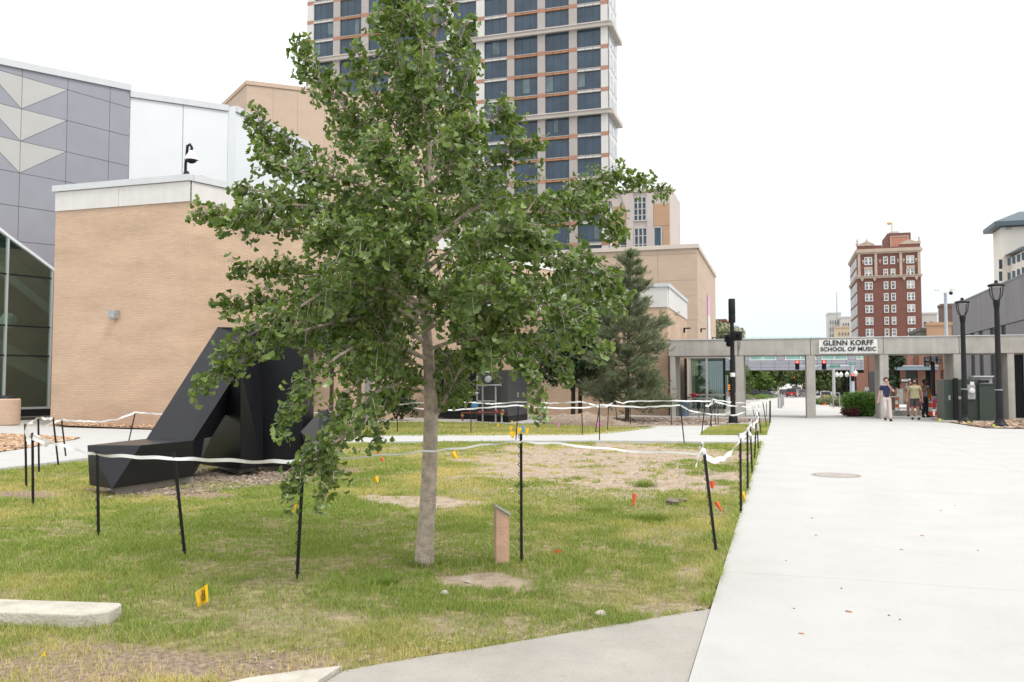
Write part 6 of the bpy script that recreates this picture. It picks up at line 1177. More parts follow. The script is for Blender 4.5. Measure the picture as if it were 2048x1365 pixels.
stake('s3', 594, 1160, 607, 918, 'black stake under the drooping ginkgo branch', True); stake('s4', 1043, 1128, 1042, 868, 'upright black stake just beside the plaque post', True); stake('s5', 1433, 1110, 1407, 895, 'leaning black stake with knotted tape near the concourse edge', True)
for k, (bx, by, tx, ty, lb) in dict(c1=(1482, 1030, 1480.5, 877, 'closest upright stake on the concourse edge, beyond the leaning one'), c2=(1495.5, 984, 1495, 858, 'second stake along the concourse edge with hanging tape'), c3=(1504.5, 951, 1500, 839, 'third stake along the concourse edge'), c4=(1509, 921, 1513, 831, 'fourth stake along the concourse edge, leaning over it'), c5=(1517, 900, 1514, 846, 'fifth stake along the concourse edge'), c6=(1522.5, 870, 1516, 811, 'stake at the corner of the mid path and concourse')).items(): stake(k, bx, by, tx, ty, lb, True)
lab = 'thin black stake in the cluster by the signal pole and concourse edge'
for i, (bx, by, tx, ty) in enumerate([(1509, 834, 1506, 820), (1533.5, 855, 1525.5, 804), (1533, 833, 1533, 804), (1539, 853.5, 1539.5, 802), (1541, 847, 1541, 801.5)]): stake('d%d' % i, bx, by, tx, ty, lab, group='stakes clustered at the concourse edge')
B_ = [(795, 868, 794, 822), (942, 868, 942, 803), (1031.6, 882, 1037, 810), (1165, 871.6, 1163, 803), (1199, 882, 1198.6, 806.6), (1191, 866, 1199, 812), (1215, 861, 1217, 813), (1235, 852, 1230, 801), (1261, 850, 1260, 801), (1343, 851, 1342, 798), (1368.5, 886, 1360.5, 810), (1403, 871, 1410, 809), (1419.5, 857, 1427, 802), (1423, 857, 1421, 812), (1431, 850, 1428, 797), (1436.5, 850, 1435.7, 809), (1398, 837, 1397.6, 799)]
BL = ['thin black stake on the back lawn seen beside the drooping ginkgo leaves', 'stake in front of the dark enclosure', 'stake at the path edge before the machinery cabinet', 'stake in front of the mulch heap', 'tall stake at the path edge with pink tape knot', 'leaning stake touching the one with the pink knot', 'short stake just before the pines', 'leaning stake in the soil where the tape dips', 'stake at the top of the tape zigzag', 'stake in front of the colonnade end wall', 'leaning stake on the path next to the blue-grey bin', 'stake at the point of the small grass triangle', 'leaning stake below the big white tape knot', 'stake crossing the leaning one below the knot', 'tallest stake at the big white tape knot', 'thin stake just past the big knot', 'thin stake standing before the glass entrance']
for i, (q4, lb) in enumerate(zip(B_, BL)): stake('b%d' % i, *q4, lb, group='stakes along the back tape lines')
for i, (q4, lb) in enumerate(zip([(52.6, 974, 50.5, 848), (66, 1009, 65, 866), (78, 945, 76.6, 835), (117, 932.5, 106, 835), (131.7, 914, 123, 839), (257.5, 883, 271, 824)], ['thick black stake at the path edge with hanging tape, gallery side', 'black stake closest of the gallery-side cluster, under the knotted tape', 'thin stake standing behind the gallery-side pair', 'leaning stake before the bark bed tip', 'thin leaning stake behind the bark bed tip', 'stake leaning over the path in front of the brick wall'])): stake('l%d' % i, *q4, lb, group='stakes on the gallery side')
def tape(name, pts, label, wd=.05, tw=.5, sag=.0, seed=0, cat='barrier tape'):
    q = random.Random(seed); P = [vd(*p) for p in pts]; S = []
    for i in range(len(P)-1):
        n = max(8, int(np.linalg.norm(P[i+1]-P[i])/.10)); 
        for j in range(n): u = j/n; S.append(P[i]*(1-u)+P[i+1]*u-np.array([0, 0, sag*4*u*(1-u)*np.linalg.norm(P[i+1]-P[i])]))
    S.append(P[-1]); V = []; Fq = []; ph = q.uniform(0, 6)
    for i, p in enumerate(S):
        d_ = S[min(i+1, len(S)-1)]-S[max(i-1, 0)]; d_ /= np.linalg.norm(d_)+1e-9; a = tw*(math.sin(i*.23+ph)+.6*math.sin(i*.61+ph*2)); n = np.cross(d_, [0, 0, 1.]); n /= np.linalg.norm(n)+1e-9; up = np.cross(n, d_); w_ = (math.cos(a)*up+math.sin(a)*n)*wd/2
        wob = np.array([0, 0, .006*math.sin(i*.9+ph)]); V += [p+w_+wob, p-w_+wob]
        if i: Fq.append((2*i-2, 2*i-1, 2*i+1, 2*i))
    a_ = np.array(V); c = a_.mean(0); mb = MB().add(a_-c, Fq); o = obj(name, mb, M['tape'], None, True); o.location = c; ROOT[o.name] = Matrix.Translation(Vector(c)); return T(o, label, cat, 'white barrier tapes')
def at(k, dx=0, dy=0):   # a sighting on the top of a stake
    p, D = SD[k]; r = p-_C; z = float(np.dot(r, _fw)); return (1024+float(np.dot(r, _rt))/z*F+dx, 682.5-float(np.dot(r, _up))/z*F+dy, D-.03)
D = {k: v[1] for k, v in SD.items()}
tape('barrier_tape', [(66, 872, D['l1']-.05), (130, 893, (D['l1']+D['s1'])/2), (195, 910, D['s1']-.03), (262, 913, (D['s1']+D['s2'])/2), (349, 917, D['s2']-.03), (430, 920, (D['s2']+D['s3'])/2), (530, 924, (D['s2']+2*D['s3'])/3), (606, 921, D['s3']-.03)], 'white tape strung across the front of the black sculpture', .034, .45, .006, 1)
tape('barrier_tape', [(606, 921, D['s3']-.03), (740, 913, D['s3']+.25), (842, 904, D['s3']+.5), (900, 899, D['s4']-.25), (980, 889, D['s4']-.1), (1042, 884, D['s4']-.03)], 'white tape crossing the ginkgo trunk seen almost edge on', .017, .5, 0, 2)
tape('barrier_tape', [(1042, 884, D['s4']-.03), (1120, 888, D['s4']+.2), (1250, 902, D['s4']+.6), (1404, 909, D['s5']-.03)], 'white tape running over the bare soil from plaque stake to leaning stake', .020, .5, 0, 3)
tape('barrier_tape', [(1407, 908, D['s5']-.03), (1424, 922, D['s5']+.5), (1446, 918, D['s5']+1.4), (1463, 905, D['s5']+1.9), (1480, 880, D['c1']-.03)], 'white tape drooping from the leaning stake to the concourse edge', .06, .35, 0, 4)
tape('barrier_tape', [(1480, 872, D['c1']-.03), (1488, 872, D['c1']+.9), (1495, 860, D['c2']-.03), (1497.5, 874, D['c2']+.2), (1500, 842, D['c3']-.03), (1507, 862, D['c3']+.8), (1513, 836, D['c4']-.03), (1513.5, 858, D['c4']), (1514.5, 848, D['c5']-.03), (1516, 813, D['c6']-.03)], 'crumpled white tape zigzagging between stakes along the concourse edge', .10, .8, 0, 5)
tape('tape_tail', [(1404, 905, D['s5']-.04), (1399, 893, D['s5']-.02), (1404, 884, D['s5']), (1407, 893, D['s5']-.05), (1396, 912, D['s5']-.05), (1392, 935, D['s5']-.03)], 'loose white tape tail knotted at the top of the leaning stake', .022, 1.0, 0, 6)
one('tape_knot', MB().ball(vd(1406.5, 903, D['s5']-.02), .028, 9, 6, (1, 1, 1.3)), M['tape'], 'white tape knot wrapped round the leaning stake top', 'tape knot', smooth=True)
tape('barrier_tape', [(700, 821, 34), (830, 806, 33), at('b1', 0, 2), (985, 808.5, 30.5), (1040, 804, 30), (1100, 807, 29), at('b3', 0, 1), (1180, 808, 28.5), (1198, 814, 28.5), (1215, 814, 31), at('b7', 0, 1), (1245, 807, 33), at('b8', 0, 2), at('b9', 0, 4), at('b14', -6, 6)], 'upper white tape line along the back lawn to the big knot', .05, .5, 0, 7)
tape('barrier_tape', [(830, 817, 27), (900, 821, 26), at('b2', 0, 1), (1065, 815, 25.5), (1130, 817, 25.3), (1180, 815, 25), at('b4', 0, 3), (1215, 811, 25.2), (1280, 815, 25), at('b10', 0, 1), (1380, 822, 25.8), (1420, 829, 27), (1470, 831, 30), (1510, 818, 32)], 'lower white tape line in front of the pines, sagging past the signal pole', .045, .5, 0, 8)
tape('barrier_tape', [at('b14', 1, 3), (1470, 806, 34), (1533, 806, 36)], 'upper white tape from the big knot to the stake cluster', .05, .5, 0, 9); tape('barrier_tape', [at('b14', 1, 6), (1460, 812, 33), (1506, 815, 36)], 'lower white tape from the big knot towards the stake cluster', .06, .8, 0, 10)
tape('tape_bow', [(1410, 811, D['b13']), (1417, 813, D['b13']), (1424, 806, D['b13']), (1428, 799, D['b13']), (1424, 800, D['b13']), (1424, 809, D['b13']), (1429, 806, D['b13'])], 'big looped white tape knot tied high on the tallest back stake', .07, .8, 0, 11)
tape('barrier_tape', [at('l0', 0, 2), (62, 846, D['l0']+.8), at('l2', 0, 1), (92, 838, D['l2']), at('l3', 0, 2)], 'white tape looping between the gallery-side stakes', .045, .6, 0, 12)
tape('barrier_tape', [(86, 854, 17), at('l4', 0, 1), (150, 842, 20), (200, 844, 22), (238, 838, 23), at('l5', 0, 1), (322, 829, 26), (480, 828, 31), (640, 826, 34), (700, 821, 34)], 'white tape sweeping across the path towards the sculpture', .045, .5, 0, 13)
tape('tape_tail', [(51, 850, D['l0']-.04), (54, 868, D['l0']-.05), (61, 886, D['l0']-.05), (66, 872, D['l1']-.04), (80, 882, D['l1']), (97, 889, D['l1']+.1)], 'hanging white tape tail between the two thick gallery-side stakes', .09, .7, 0, 14)
# ---- marker flags
M['fy'] = mat('yellow_flag_plastic', (.78, .47, .01), .5, .05); M['fo'] = mat('orange_flag_plastic', (.80, .10, .03), .5, .05); M['fb'] = mat('blue_flag_plastic', (.05, .33, .55), .5, .05); M['fp'] = mat('pink_flag_plastic', (.75, .22, .55), .5, .05); M['fl'] = mat('lime_flag_plastic', (.62, .72, .10), .5, .05)
def flag(px, py, wpx, hpx, m, label, dy_ground=None, tilt=0.0, prn=False, group='marker flags stuck in the lawn', wire=True):
    gy = py+(dy_ground if dy_ground is not None else hpx*.5+16); b_ = g(px, gy); Dg = depth(b_); t = thing('marker_flag', label, 'flag', tuple(b_), group=group); w_, h_ = wpx/F*Dg, hpx/F*Dg; c = vd(px, py, Dg)
    if wire: obj('wire', MB().tube([b_-np.array([0, 0, .05]), b_*.4+c*.6+_rt*.01, c-_rt*w_*.45+np.array([0, 0, h_*.5])], .0016 if Dg < 9 else .004, 5), M['steelgrey'], t)
    n = 6; V = []; Fq = []
    ang = R.uniform(-.55, .55) if not prn else .12
    for i in range(n+1):
        u = i/n-.5; wv = fl*(.22*w_*math.sin(u*6.0+px)); sk_ = np.array([0, 0, tilt*u*w_*2]); V += [c+_rt*u*w_+wv+sk_+np.array([0, 0, h_*.5]), c+_rt*u*w_*(.86 if prn else .42)+wv*.6+sk_-np.array([0, 0, h_*.5])]
        if i: Fq.append((2*i-2, 2*i-1, 2*i+1, 2*i))
    V = [c+(v-c)*math.cos(ang)+(_rt*-np.dot(v-c, _up)+_up*np.dot(v-c, _rt))*math.sin(ang) for v in V]
    o = obj('cloth', MB().add(V, Fq), M[m], t, True)
    if prn:
        mb = MB(); V = np.array(V)
        def pt(u, v): i = min(int(u*n), n-1); f = u*n-i; a = V[2*i]*(1-f)+V[2*i+2]*f; b2 = V[2*i+1]*(1-f)+V[2*i+3]*f; return a*(1-v)+b2*v-fl*.0018
        for u0, u1, v0, v1 in ((.42, .50, .28, .80), (.56, .63, .24, .80), (.70, .78, .20, .80), (.42, .78, .16, .22), (.30, .34, .35, .75)): mb.add([pt(u0, v0), pt(u1, v0), pt(u1, v1), pt(u0, v1)], [(0, 1, 2, 3)])
        obj('print', mb, M['letter'], o)
flag(405, 1193, 27, 34, 'fy', 'yellow printed marker flag in the lawn, the largest one', 19, .25, True)
flag(90, 1305, 18, 9, 'fy', 'bent yellow flag scrap at the foot of the kerb bar', 5, .6, wire=False); flag(588, 1020, 6, 22, 'fy', 'thin yellow flag behind the stake under the drooping branch', 16, .2)
flag(752, 960, 14, 12, 'fy', 'yellow flag lying low in the grass beside the ginkgo', 10); flag(911, 911, 13, 17, 'fy', 'yellow flag just past the ginkgo trunk on the bare patch edge', 14)
flag(755, 908, 5, 9, 'fo', 'small orange flag behind the ginkgo, upper of two', 16); flag(765, 920, 6, 10, 'fo', 'small orange flag behind the ginkgo, lower of two', 13)
flag(1268, 1000, 9, 24, 'fo', 'orange flag standing alone on the bare soil', 16); flag(1425, 970, 13, 14, 'fo', 'orange flag beside the leaning stake, upper one', 16); flag(1437.5, 1013, 9, 20, 'fo', 'orange flag beside the leaning stake, lower one', 15); flag(1488, 993, 9, 18, 'fy', 'yellow flag at the concourse edge by the first edge stake', 14)
flag(1110, 1105, 9, 7, 'fo', 'orange flag scrap trampled flat in the grass', 3, .3, wire=False); flag(1119, 1103, 8, 6, 'fo', 'second orange flag scrap trampled beside the first', 4, -.3, wire=False)
for px, py, w_, h_, m, lb in ((1025, 870, 12, 13, 'fy', 'yellow flag lowest in the bunch behind the plaque stake'), (1022, 857, 7, 9, 'fy', 'yellow flag small in the bunch above the lowest one'), (1038, 861, 9, 11, 'fy', 'yellow flag in the bunch touching the blue one'), (1054, 862, 8, 11, 'fy', 'yellow flag on the concourse side of the blue flag'), (1046, 859, 7, 13, 'fb', 'blue flag among the yellow ones behind the plaque stake'), (997, 851, 7, 5, 'fy', 'yellow flag low before the machinery slab'), (1024, 845, 4, 6, 'fy', 'tiny yellow flag standing against the machinery slab')): flag(px, py, w_, h_, m, lb, 13)
flag(1117, 852, 4, 10, 'fp', 'pink flag in front of the mulch heap', 10); flag(1196, 850, 8, 9, 'fp', 'pink flag beside the path stake', 14)
for px, py, lb in ((1879, 841.5, 'lime flag on the mulch tip beside the walkers'), (1938, 846.5, 'lime flag at the foot of the lamp by the green cabinet'), (1987, 853.5, 'lime flag at the foot of the tall lamp')): flag(px, py, 6, 8, 'fl', lb, 5)

# ================================================================ THE GINKGO
GB = g(849, 1128); D0 = depth(GB)
GT = thing('ginkgo_tree', 'young ginkgo tree with fan shaped leaves and a pale trunk in the lawn', 'tree', tuple(GB))
def cr(P, n=14):
    P = [np.array(p, float) for p in P]; P = [2*P[0]-P[1]]+P+[2*P[-1]-P[-2]]; out = []
    for i in range(1, len(P)-2):
        for j in range(n):
            u = j/n; a, b2, c, d = P[i-1:i+3]; out.append(.5*((2*b2)+(-a+c)*u+(2*a-5*b2+4*c-d)*u*u+(-a+3*b2-3*c+d)*u**3))
    out.append(P[-2]); return out
trk = [(849, 1140, 0), (850, 1085, 0), (856, 1000, 0), (860, 900, 0), (862, 820, 0), (859, 740, .02), (852, 650, .03), (850, 560, .02), (853, 470, 0), (856, 380, -.02), (858, 280, -.02), (862, 180, 0), (867, 90, 0), (874, -30, .02), (878, -130, .02)]
TP_ = [vd(x, y, D0+d) for x, y, d in trk]; rr_ = np.array([22, 17.5, 16.2, 14.6, 14, 12, 10, 9, 8, 7, 6, 5, 4, 3, 1.5])/F*D0
tc = cr(TP_, 6); tr = list(np.interp(np.linspace(0, len(rr_)-1, len(tc)), np.arange(len(rr_)), rr_))
obj('trunk', MB().tube(tc, tr, 14), M['bark_ginkgo'], GT, smooth=True)
BR = [  # limbs, as sighted: (x, y, depth offset in metres from the trunk)
 [(858, 770, 0), (800, 725, -.1), (748, 660, -.3), (699, 629, -.45), (600, 600, -.6), (520, 600, -.7), (448, 612, -.7)],
 [(853, 600, 0), (808, 554, .1), (763, 540, .2), (709, 485, .3), (620, 430, .4), (540, 390, .5), (478, 372, .5)],
 [(851, 620, 0), (780, 560, -.2), (680, 500, -.4), (560, 450, -.5), (470, 432, -.6), (398, 426, -.6)],
 [(852, 560, 0), (770, 470, .1), (680, 380, .2), (600, 320, .2), (545, 280, .3), (508, 225, .3)],
 [(856, 430, 0), (790, 330, 0), (720, 250, -.1), (660, 180, -.1), (615, 130, 0), (598, 82, 0)],
 [(856, 420, 0), (800, 350, .3), (740, 290, .5), (690, 240, .6), (640, 180, .6)],
 [(855, 690, 0), (780, 640, -.3), (700, 640, -.6), (600, 665, -.9), (500, 715, -1.1), (440, 745, -1.2), (392, 788, -1.2)],
 [(852, 650, 0), (760, 600, .3), (650, 560, .6), (560, 540, .7), (468, 535, .7)],
 [(856, 720, 0), (790, 690, -.5), (720, 690, -.9), (640, 740, -1.2), (590, 800, -1.3), (565, 868, -1.3)],
 [(858, 740, 0), (800, 720, .1), (740, 740, .2), (690, 800, .2), (670, 860, .1)],
 [(860, 790, 0), (800, 770, -.4), (730, 800, -.8), (690, 870, -1.0), (630, 905, -1.1), (590, 950, -1.15), (575, 1000, -1.15)],
 [(690, 870, -1.0), (670, 920, -1.05), (660, 965, -1.05), (640, 1022, -1.05)],
 [(862, 800, 0), (820, 770, -.2), (780, 790, -.4), (760, 840, -.5), (752, 895, -.5)],
 [(857, 720, 0), (790, 700, .4), (730, 720, .6), (690, 760, .7)],
 [(851, 620, 0), (770, 580, -.6), (680, 570, -1.0), (590, 620, -1.2), (500, 670, -1.2), (440, 700, -1.2)],
 [(852, 540, 0), (780, 470, -.5), (690, 430, -.8), (600, 410, -1), (520, 420, -1), (450, 450, -1)],
 [(853, 480, 0), (790, 410, -.4), (700, 360, -.7), (620, 350, -.8), (560, 330, -.8), (520, 300, -.8)],
 [(855, 360, 0), (810, 280, -.3), (760, 210, -.4), (730, 150, -.4), (715, 100, -.35)],
 [(858, 300, 0), (830, 210, -.3), (800, 130, -.4), (790, 60, -.4), (785, 0, -.4)],
 [(858, 250, 0), (820, 160, .3), (780, 90, .4), (760, 30, .4)],
 [(860, 230, 0), (890, 150, -.2), (915, 90, -.3), (938, 40, -.3)],
 [(858, 300, 0), (900, 230, .1), (930, 170, .2), (945, 100, .2)],
 [(856, 380, 0), (910, 310, -.3), (960, 260, -.4), (1000, 225, -.5), (1012, 240, -.5)],
 [(854, 440, 0), (920, 370, .2), (980, 320, .3), (1030, 300, .3), (1075, 285, .3)],
 [(853, 500, 0), (930, 430, .1), (1000, 400, .2), (1100, 395, .3), (1180, 372, .3), (1250, 355, .3), (1330, 382, .3)],
 [(852, 540, 0), (940, 470, -.2), (1020, 430, -.3), (1100, 425, -.3), (1170, 425, -.3), (1215, 440, -.3), (1238, 470, -.3)],
 [(852, 560, 0), (930, 490, .4), (1010, 450, .7), (1080, 420, .8), (1150, 400, .8), (1200, 380, .8)],
 [(851, 600, 0), (930, 550, -.3), (1010, 510, -.6), (1090, 510, -.7), (1150, 535, -.8), (1200, 560, -.8), (1232, 590, -.8)],
 [(851, 640, 0), (930, 590, .3), (1020, 565, .6), (1110, 570, .8), (1180, 590, .8), (1240, 612, .8)],
 [(853, 660, 0), (930, 620, -.4), (1010, 600, -.8), (1090, 610, -1.0), (1160, 650, -1.1), (1212, 705, -1.1)],
 [(856, 700, 0), (905, 683, -.1), (960, 672, -.2), (1020, 672, -.4), (1080, 690, -.5), (1120, 730, -.6), (1136, 765, -.6)],
 [(856, 700, 0), (920, 680, -.5), (990, 680, -.9), (1040, 710, -1.0), (1065, 765, -1.05), (1080, 840, -1.05)],
 [(862, 840, 0), (890, 800, -.1), (925, 730, -.2), (955, 680, -.3), (1000, 640, -.4), (1050, 600, -.4)],
 [(925, 730, -.2), (960, 720, -.3), (985, 735, -.4)],
 [(858, 760, 0), (890, 740, .3), (940, 700, .6), (1010, 690, .8), (1080, 680, .9), (1150, 690, .9)],
 [(862, 850, 0), (890, 810, .1), (905, 785, .2), (925, 760, .3)],
 [(851, 610, 0), (900, 540, -.6), (950, 490, -1.0), (1000, 460, -1.2), (1050, 470, -1.2), (1100, 490, -1.2)],
 [(853, 480, 0), (880, 400, -.6), (900, 330, -.9), (920, 280, -1.0), (940, 240, -1)],
 [(853, 520, 0), (830, 430, -.7), (800, 360, -1.0), (770, 310, -1.1), (750, 270, -1.1)],
 [(852, 580, 0), (800, 520, -.9), (740, 480, -1.3), (690, 470, -1.5), (630, 480, -1.5)],
 [(853, 640, 0), (830, 570, -.7), (820, 500, -1.1), (830, 450, -1.3), (850, 400, -1.3)],
 [(854, 660, 0), (890, 610, -.7), (930, 580, -1.2), (980, 570, -1.5), (1030, 590, -1.5)],
 [(856, 330, 0), (850, 240, -.4), (840, 170, -.6), (845, 100, -.6)],
 [(853, 500, 0), (900, 430, .7), (950, 380, 1), (1000, 350, 1.1)], [(853, 560, 0), (800, 480, .8), (750, 430, 1.2), (700, 400, 1.3)], [(854, 640, 0), (800, 600, 1.0), (720, 580, 1.4), (640, 600, 1.5)], [(854, 640, 0), (920, 590, .9), (1000, 570, 1.3), (1060, 600, 1.4)], [(856, 360, 0), (890, 280, .6), (910, 210, .8)], [(857, 330, 0), (820, 240, .6), (790, 190, .8)],
 [(866, 100, 0), (845, 40, .1), (825, -20, .1)], [(868, 80, 0), (890, 30, -.1), (905, -30, -.1)], [(862, 180, 0), (842, 90, -.3), (820, 30, -.4), (812, -15, -.4)],
]
rg = np.random.default_rng(5)
LB, LA, LN, LS = [], [], [], []            # leaf base, axis, normal, size
tw = MB()
def unit(v): return v/(np.linalg.norm(v)+1e-9)
def leaves_on(path, u0, per_m, big=1.0):
    L = sum(np.linalg.norm(path[i+1]-path[i]) for i in range(len(path)-1)); n = int(L*per_m); m = len(path)
    for _ in range(n):
        u = u0+(1-u0)*rg.random()**.85; k = u*(m-1); i = min(int(k), m-2); f = k-i; p = path[i]*(1-f)+path[i+1]*f; d = unit(path[i+1]-path[i])
        out = p-GB; out[2] = 0; out = unit(out); s = rg.normal(size=3); s -= d*np.dot(s, d); s = unit(s)
        a = unit(s*.9+d*.35+out*.25+np.array([0, 0, -.30])+rg.normal(size=3)*.25); nn = unit(np.array([0, 0, .75])+out*.45+rg.normal(size=3)*.75); nn = unit(nn-a*np.dot(nn, a))
        LB.append(p); LA.append(a); LN.append(nn); LS.append(big*rg.uniform(.027, .049)*(.75 if u > .95 else 1))
def grow(path, lev):
    m = len(path); L = sum(np.linalg.norm(path[i+1]-path[i]) for i in range(m-1))
    n = int(L/.028) if lev == 0 else 0
    for j in range(n):
        u = .13+.87*(j+rg.random())/n; k = u*(m-1); i = min(int(k), m-2); p = path[i]+(path[i+1]-path[i])*(k-i); d = unit(path[i+1]-path[i])
        s = rg.normal(size=3); s -= d*np.dot(s, d); s = unit(s); ln = rg.uniform(.08, .44)*(1.12-.70*u)*min(1, L/1.0)*(.55 if (p-GB)[2] < 2.05 and u > .40 else 1)*(.75 if u > .8 else 1); e = p+unit(d*.75+s*.85+np.array([0, 0, .10]))*ln; mid = (p+e)/2+np.array([0, 0, .12*ln]); e = e-np.array([0, 0, .18*ln])
        sub = [p, (p+mid)/2, mid, (mid+e)/2, e]; tw.tube([p, mid, e], [.0042, .003, .0015], 4); leaves_on(sub, .10, 52)
for P in BR:
    path = cr([vd(x, y, D0+d) for x, y, d in P], 6); m = len(path); L = sum(np.linalg.norm(path[i+1]-path[i]) for i in range(m-1)); r0 = .006+.0065*L
    obj('branch', MB().tube(path, list(np.linspace(r0, .003, m)), 7), M['bark_ginkgo'], GT, smooth=True); grow(path, 0); leaves_on(path, .18, 45)
o = obj('twigs', tw, M['bark_ginkgo'], GT); o['kind'] = 'stuff'
LB, LA, LN, LS = map(np.array, (LB, LA, LN, LS)); nL = len(LB); print('ginkgo leaves', nL)
M['ginkgo'] = leafmat('ginkgo_leaf', (.058, .104, .024), (.172, .236, .058), .26, .34, None, .55)
def leaf_template(v):
    q = random.Random(v); pt = [(-.02, 0, 0), (.02, 0, 0), (0, 1.0, .05)]; na = 8
    for k in range(na+1):
        a = (k/na-.5)*math.radians(118+11*v); r = 1.08+.07*math.sin(k*2.1+v)+q.uniform(-.04, .04)
        if k == na//2: r *= .74
        x, y = r*math.sin(a), 1.0+r*math.cos(a)*.95; pt.append((x, y, .36*abs(x)-.22*(y-1.0)**2+.08*math.sin(k*1.9+v)))
    return np.array(pt), np.array([[0, 1, 2]]+[[2, 3+k+1, 3+k] for k in range(na)])
LT = [leaf_template(v) for v in range(4)]
dn = np.array([depth(p) for p in LB]); order = np.argsort(dn); pick = set(order[:700][rg.permutation(min(700, nL))[:300]].tolist()); lm = []
for V, Fc in LT:
    me = bpy.data.meshes.new('leaf'); me.from_pydata(V.tolist(), [], Fc.tolist()); me.materials.append(M['ginkgo']); me.polygons.foreach_set('use_smooth', [True]*len(Fc)); lm.append(me)
Mi = ROOT[GT.name].inverted()
for i in sorted(pick):
    o = link('leaf', lm[i % 4], GT); a, n_, s = LA[i], LN[i], LS[i]; x = np.cross(a, n_)
    o.matrix_local = Mi @ Matrix(((x[0]*s, a[0]*s, n_[0]*s, LB[i][0]), (x[1]*s, a[1]*s, n_[1]*s, LB[i][1]), (x[2]*s, a[2]*s, n_[2]*s, LB[i][2]), (0, 0, 0, 1)))
rest = np.array([i for i in range(nL) if i not in pick]); VV = []; FF = []; off = 0
for v, (V, Fc) in enumerate(LT):
    id_ = rest[rest % 4 == v]; a, n_, s = LA[id_], LN[id_], LS[id_][:, None, None]; x = np.cross(a, n_)
    W_ = LB[id_][:, None, :]+s*(V[None, :, 0, None]*x[:, None, :]+V[None, :, 1, None]*a[:, None, :]+V[None, :, 2, None]*n_[:, None, :]); VV.append(W_.reshape(-1, 3)); FF.append((Fc[None]+(np.arange(len(id_))*len(V))[:, None, None]).reshape(-1, 3)+off); off += len(id_)*len(V)
o = fast('foliage', np.concatenate(VV), np.concatenate(FF), M['ginkgo'], GT, smooth=True); o['kind'] = 'stuff'

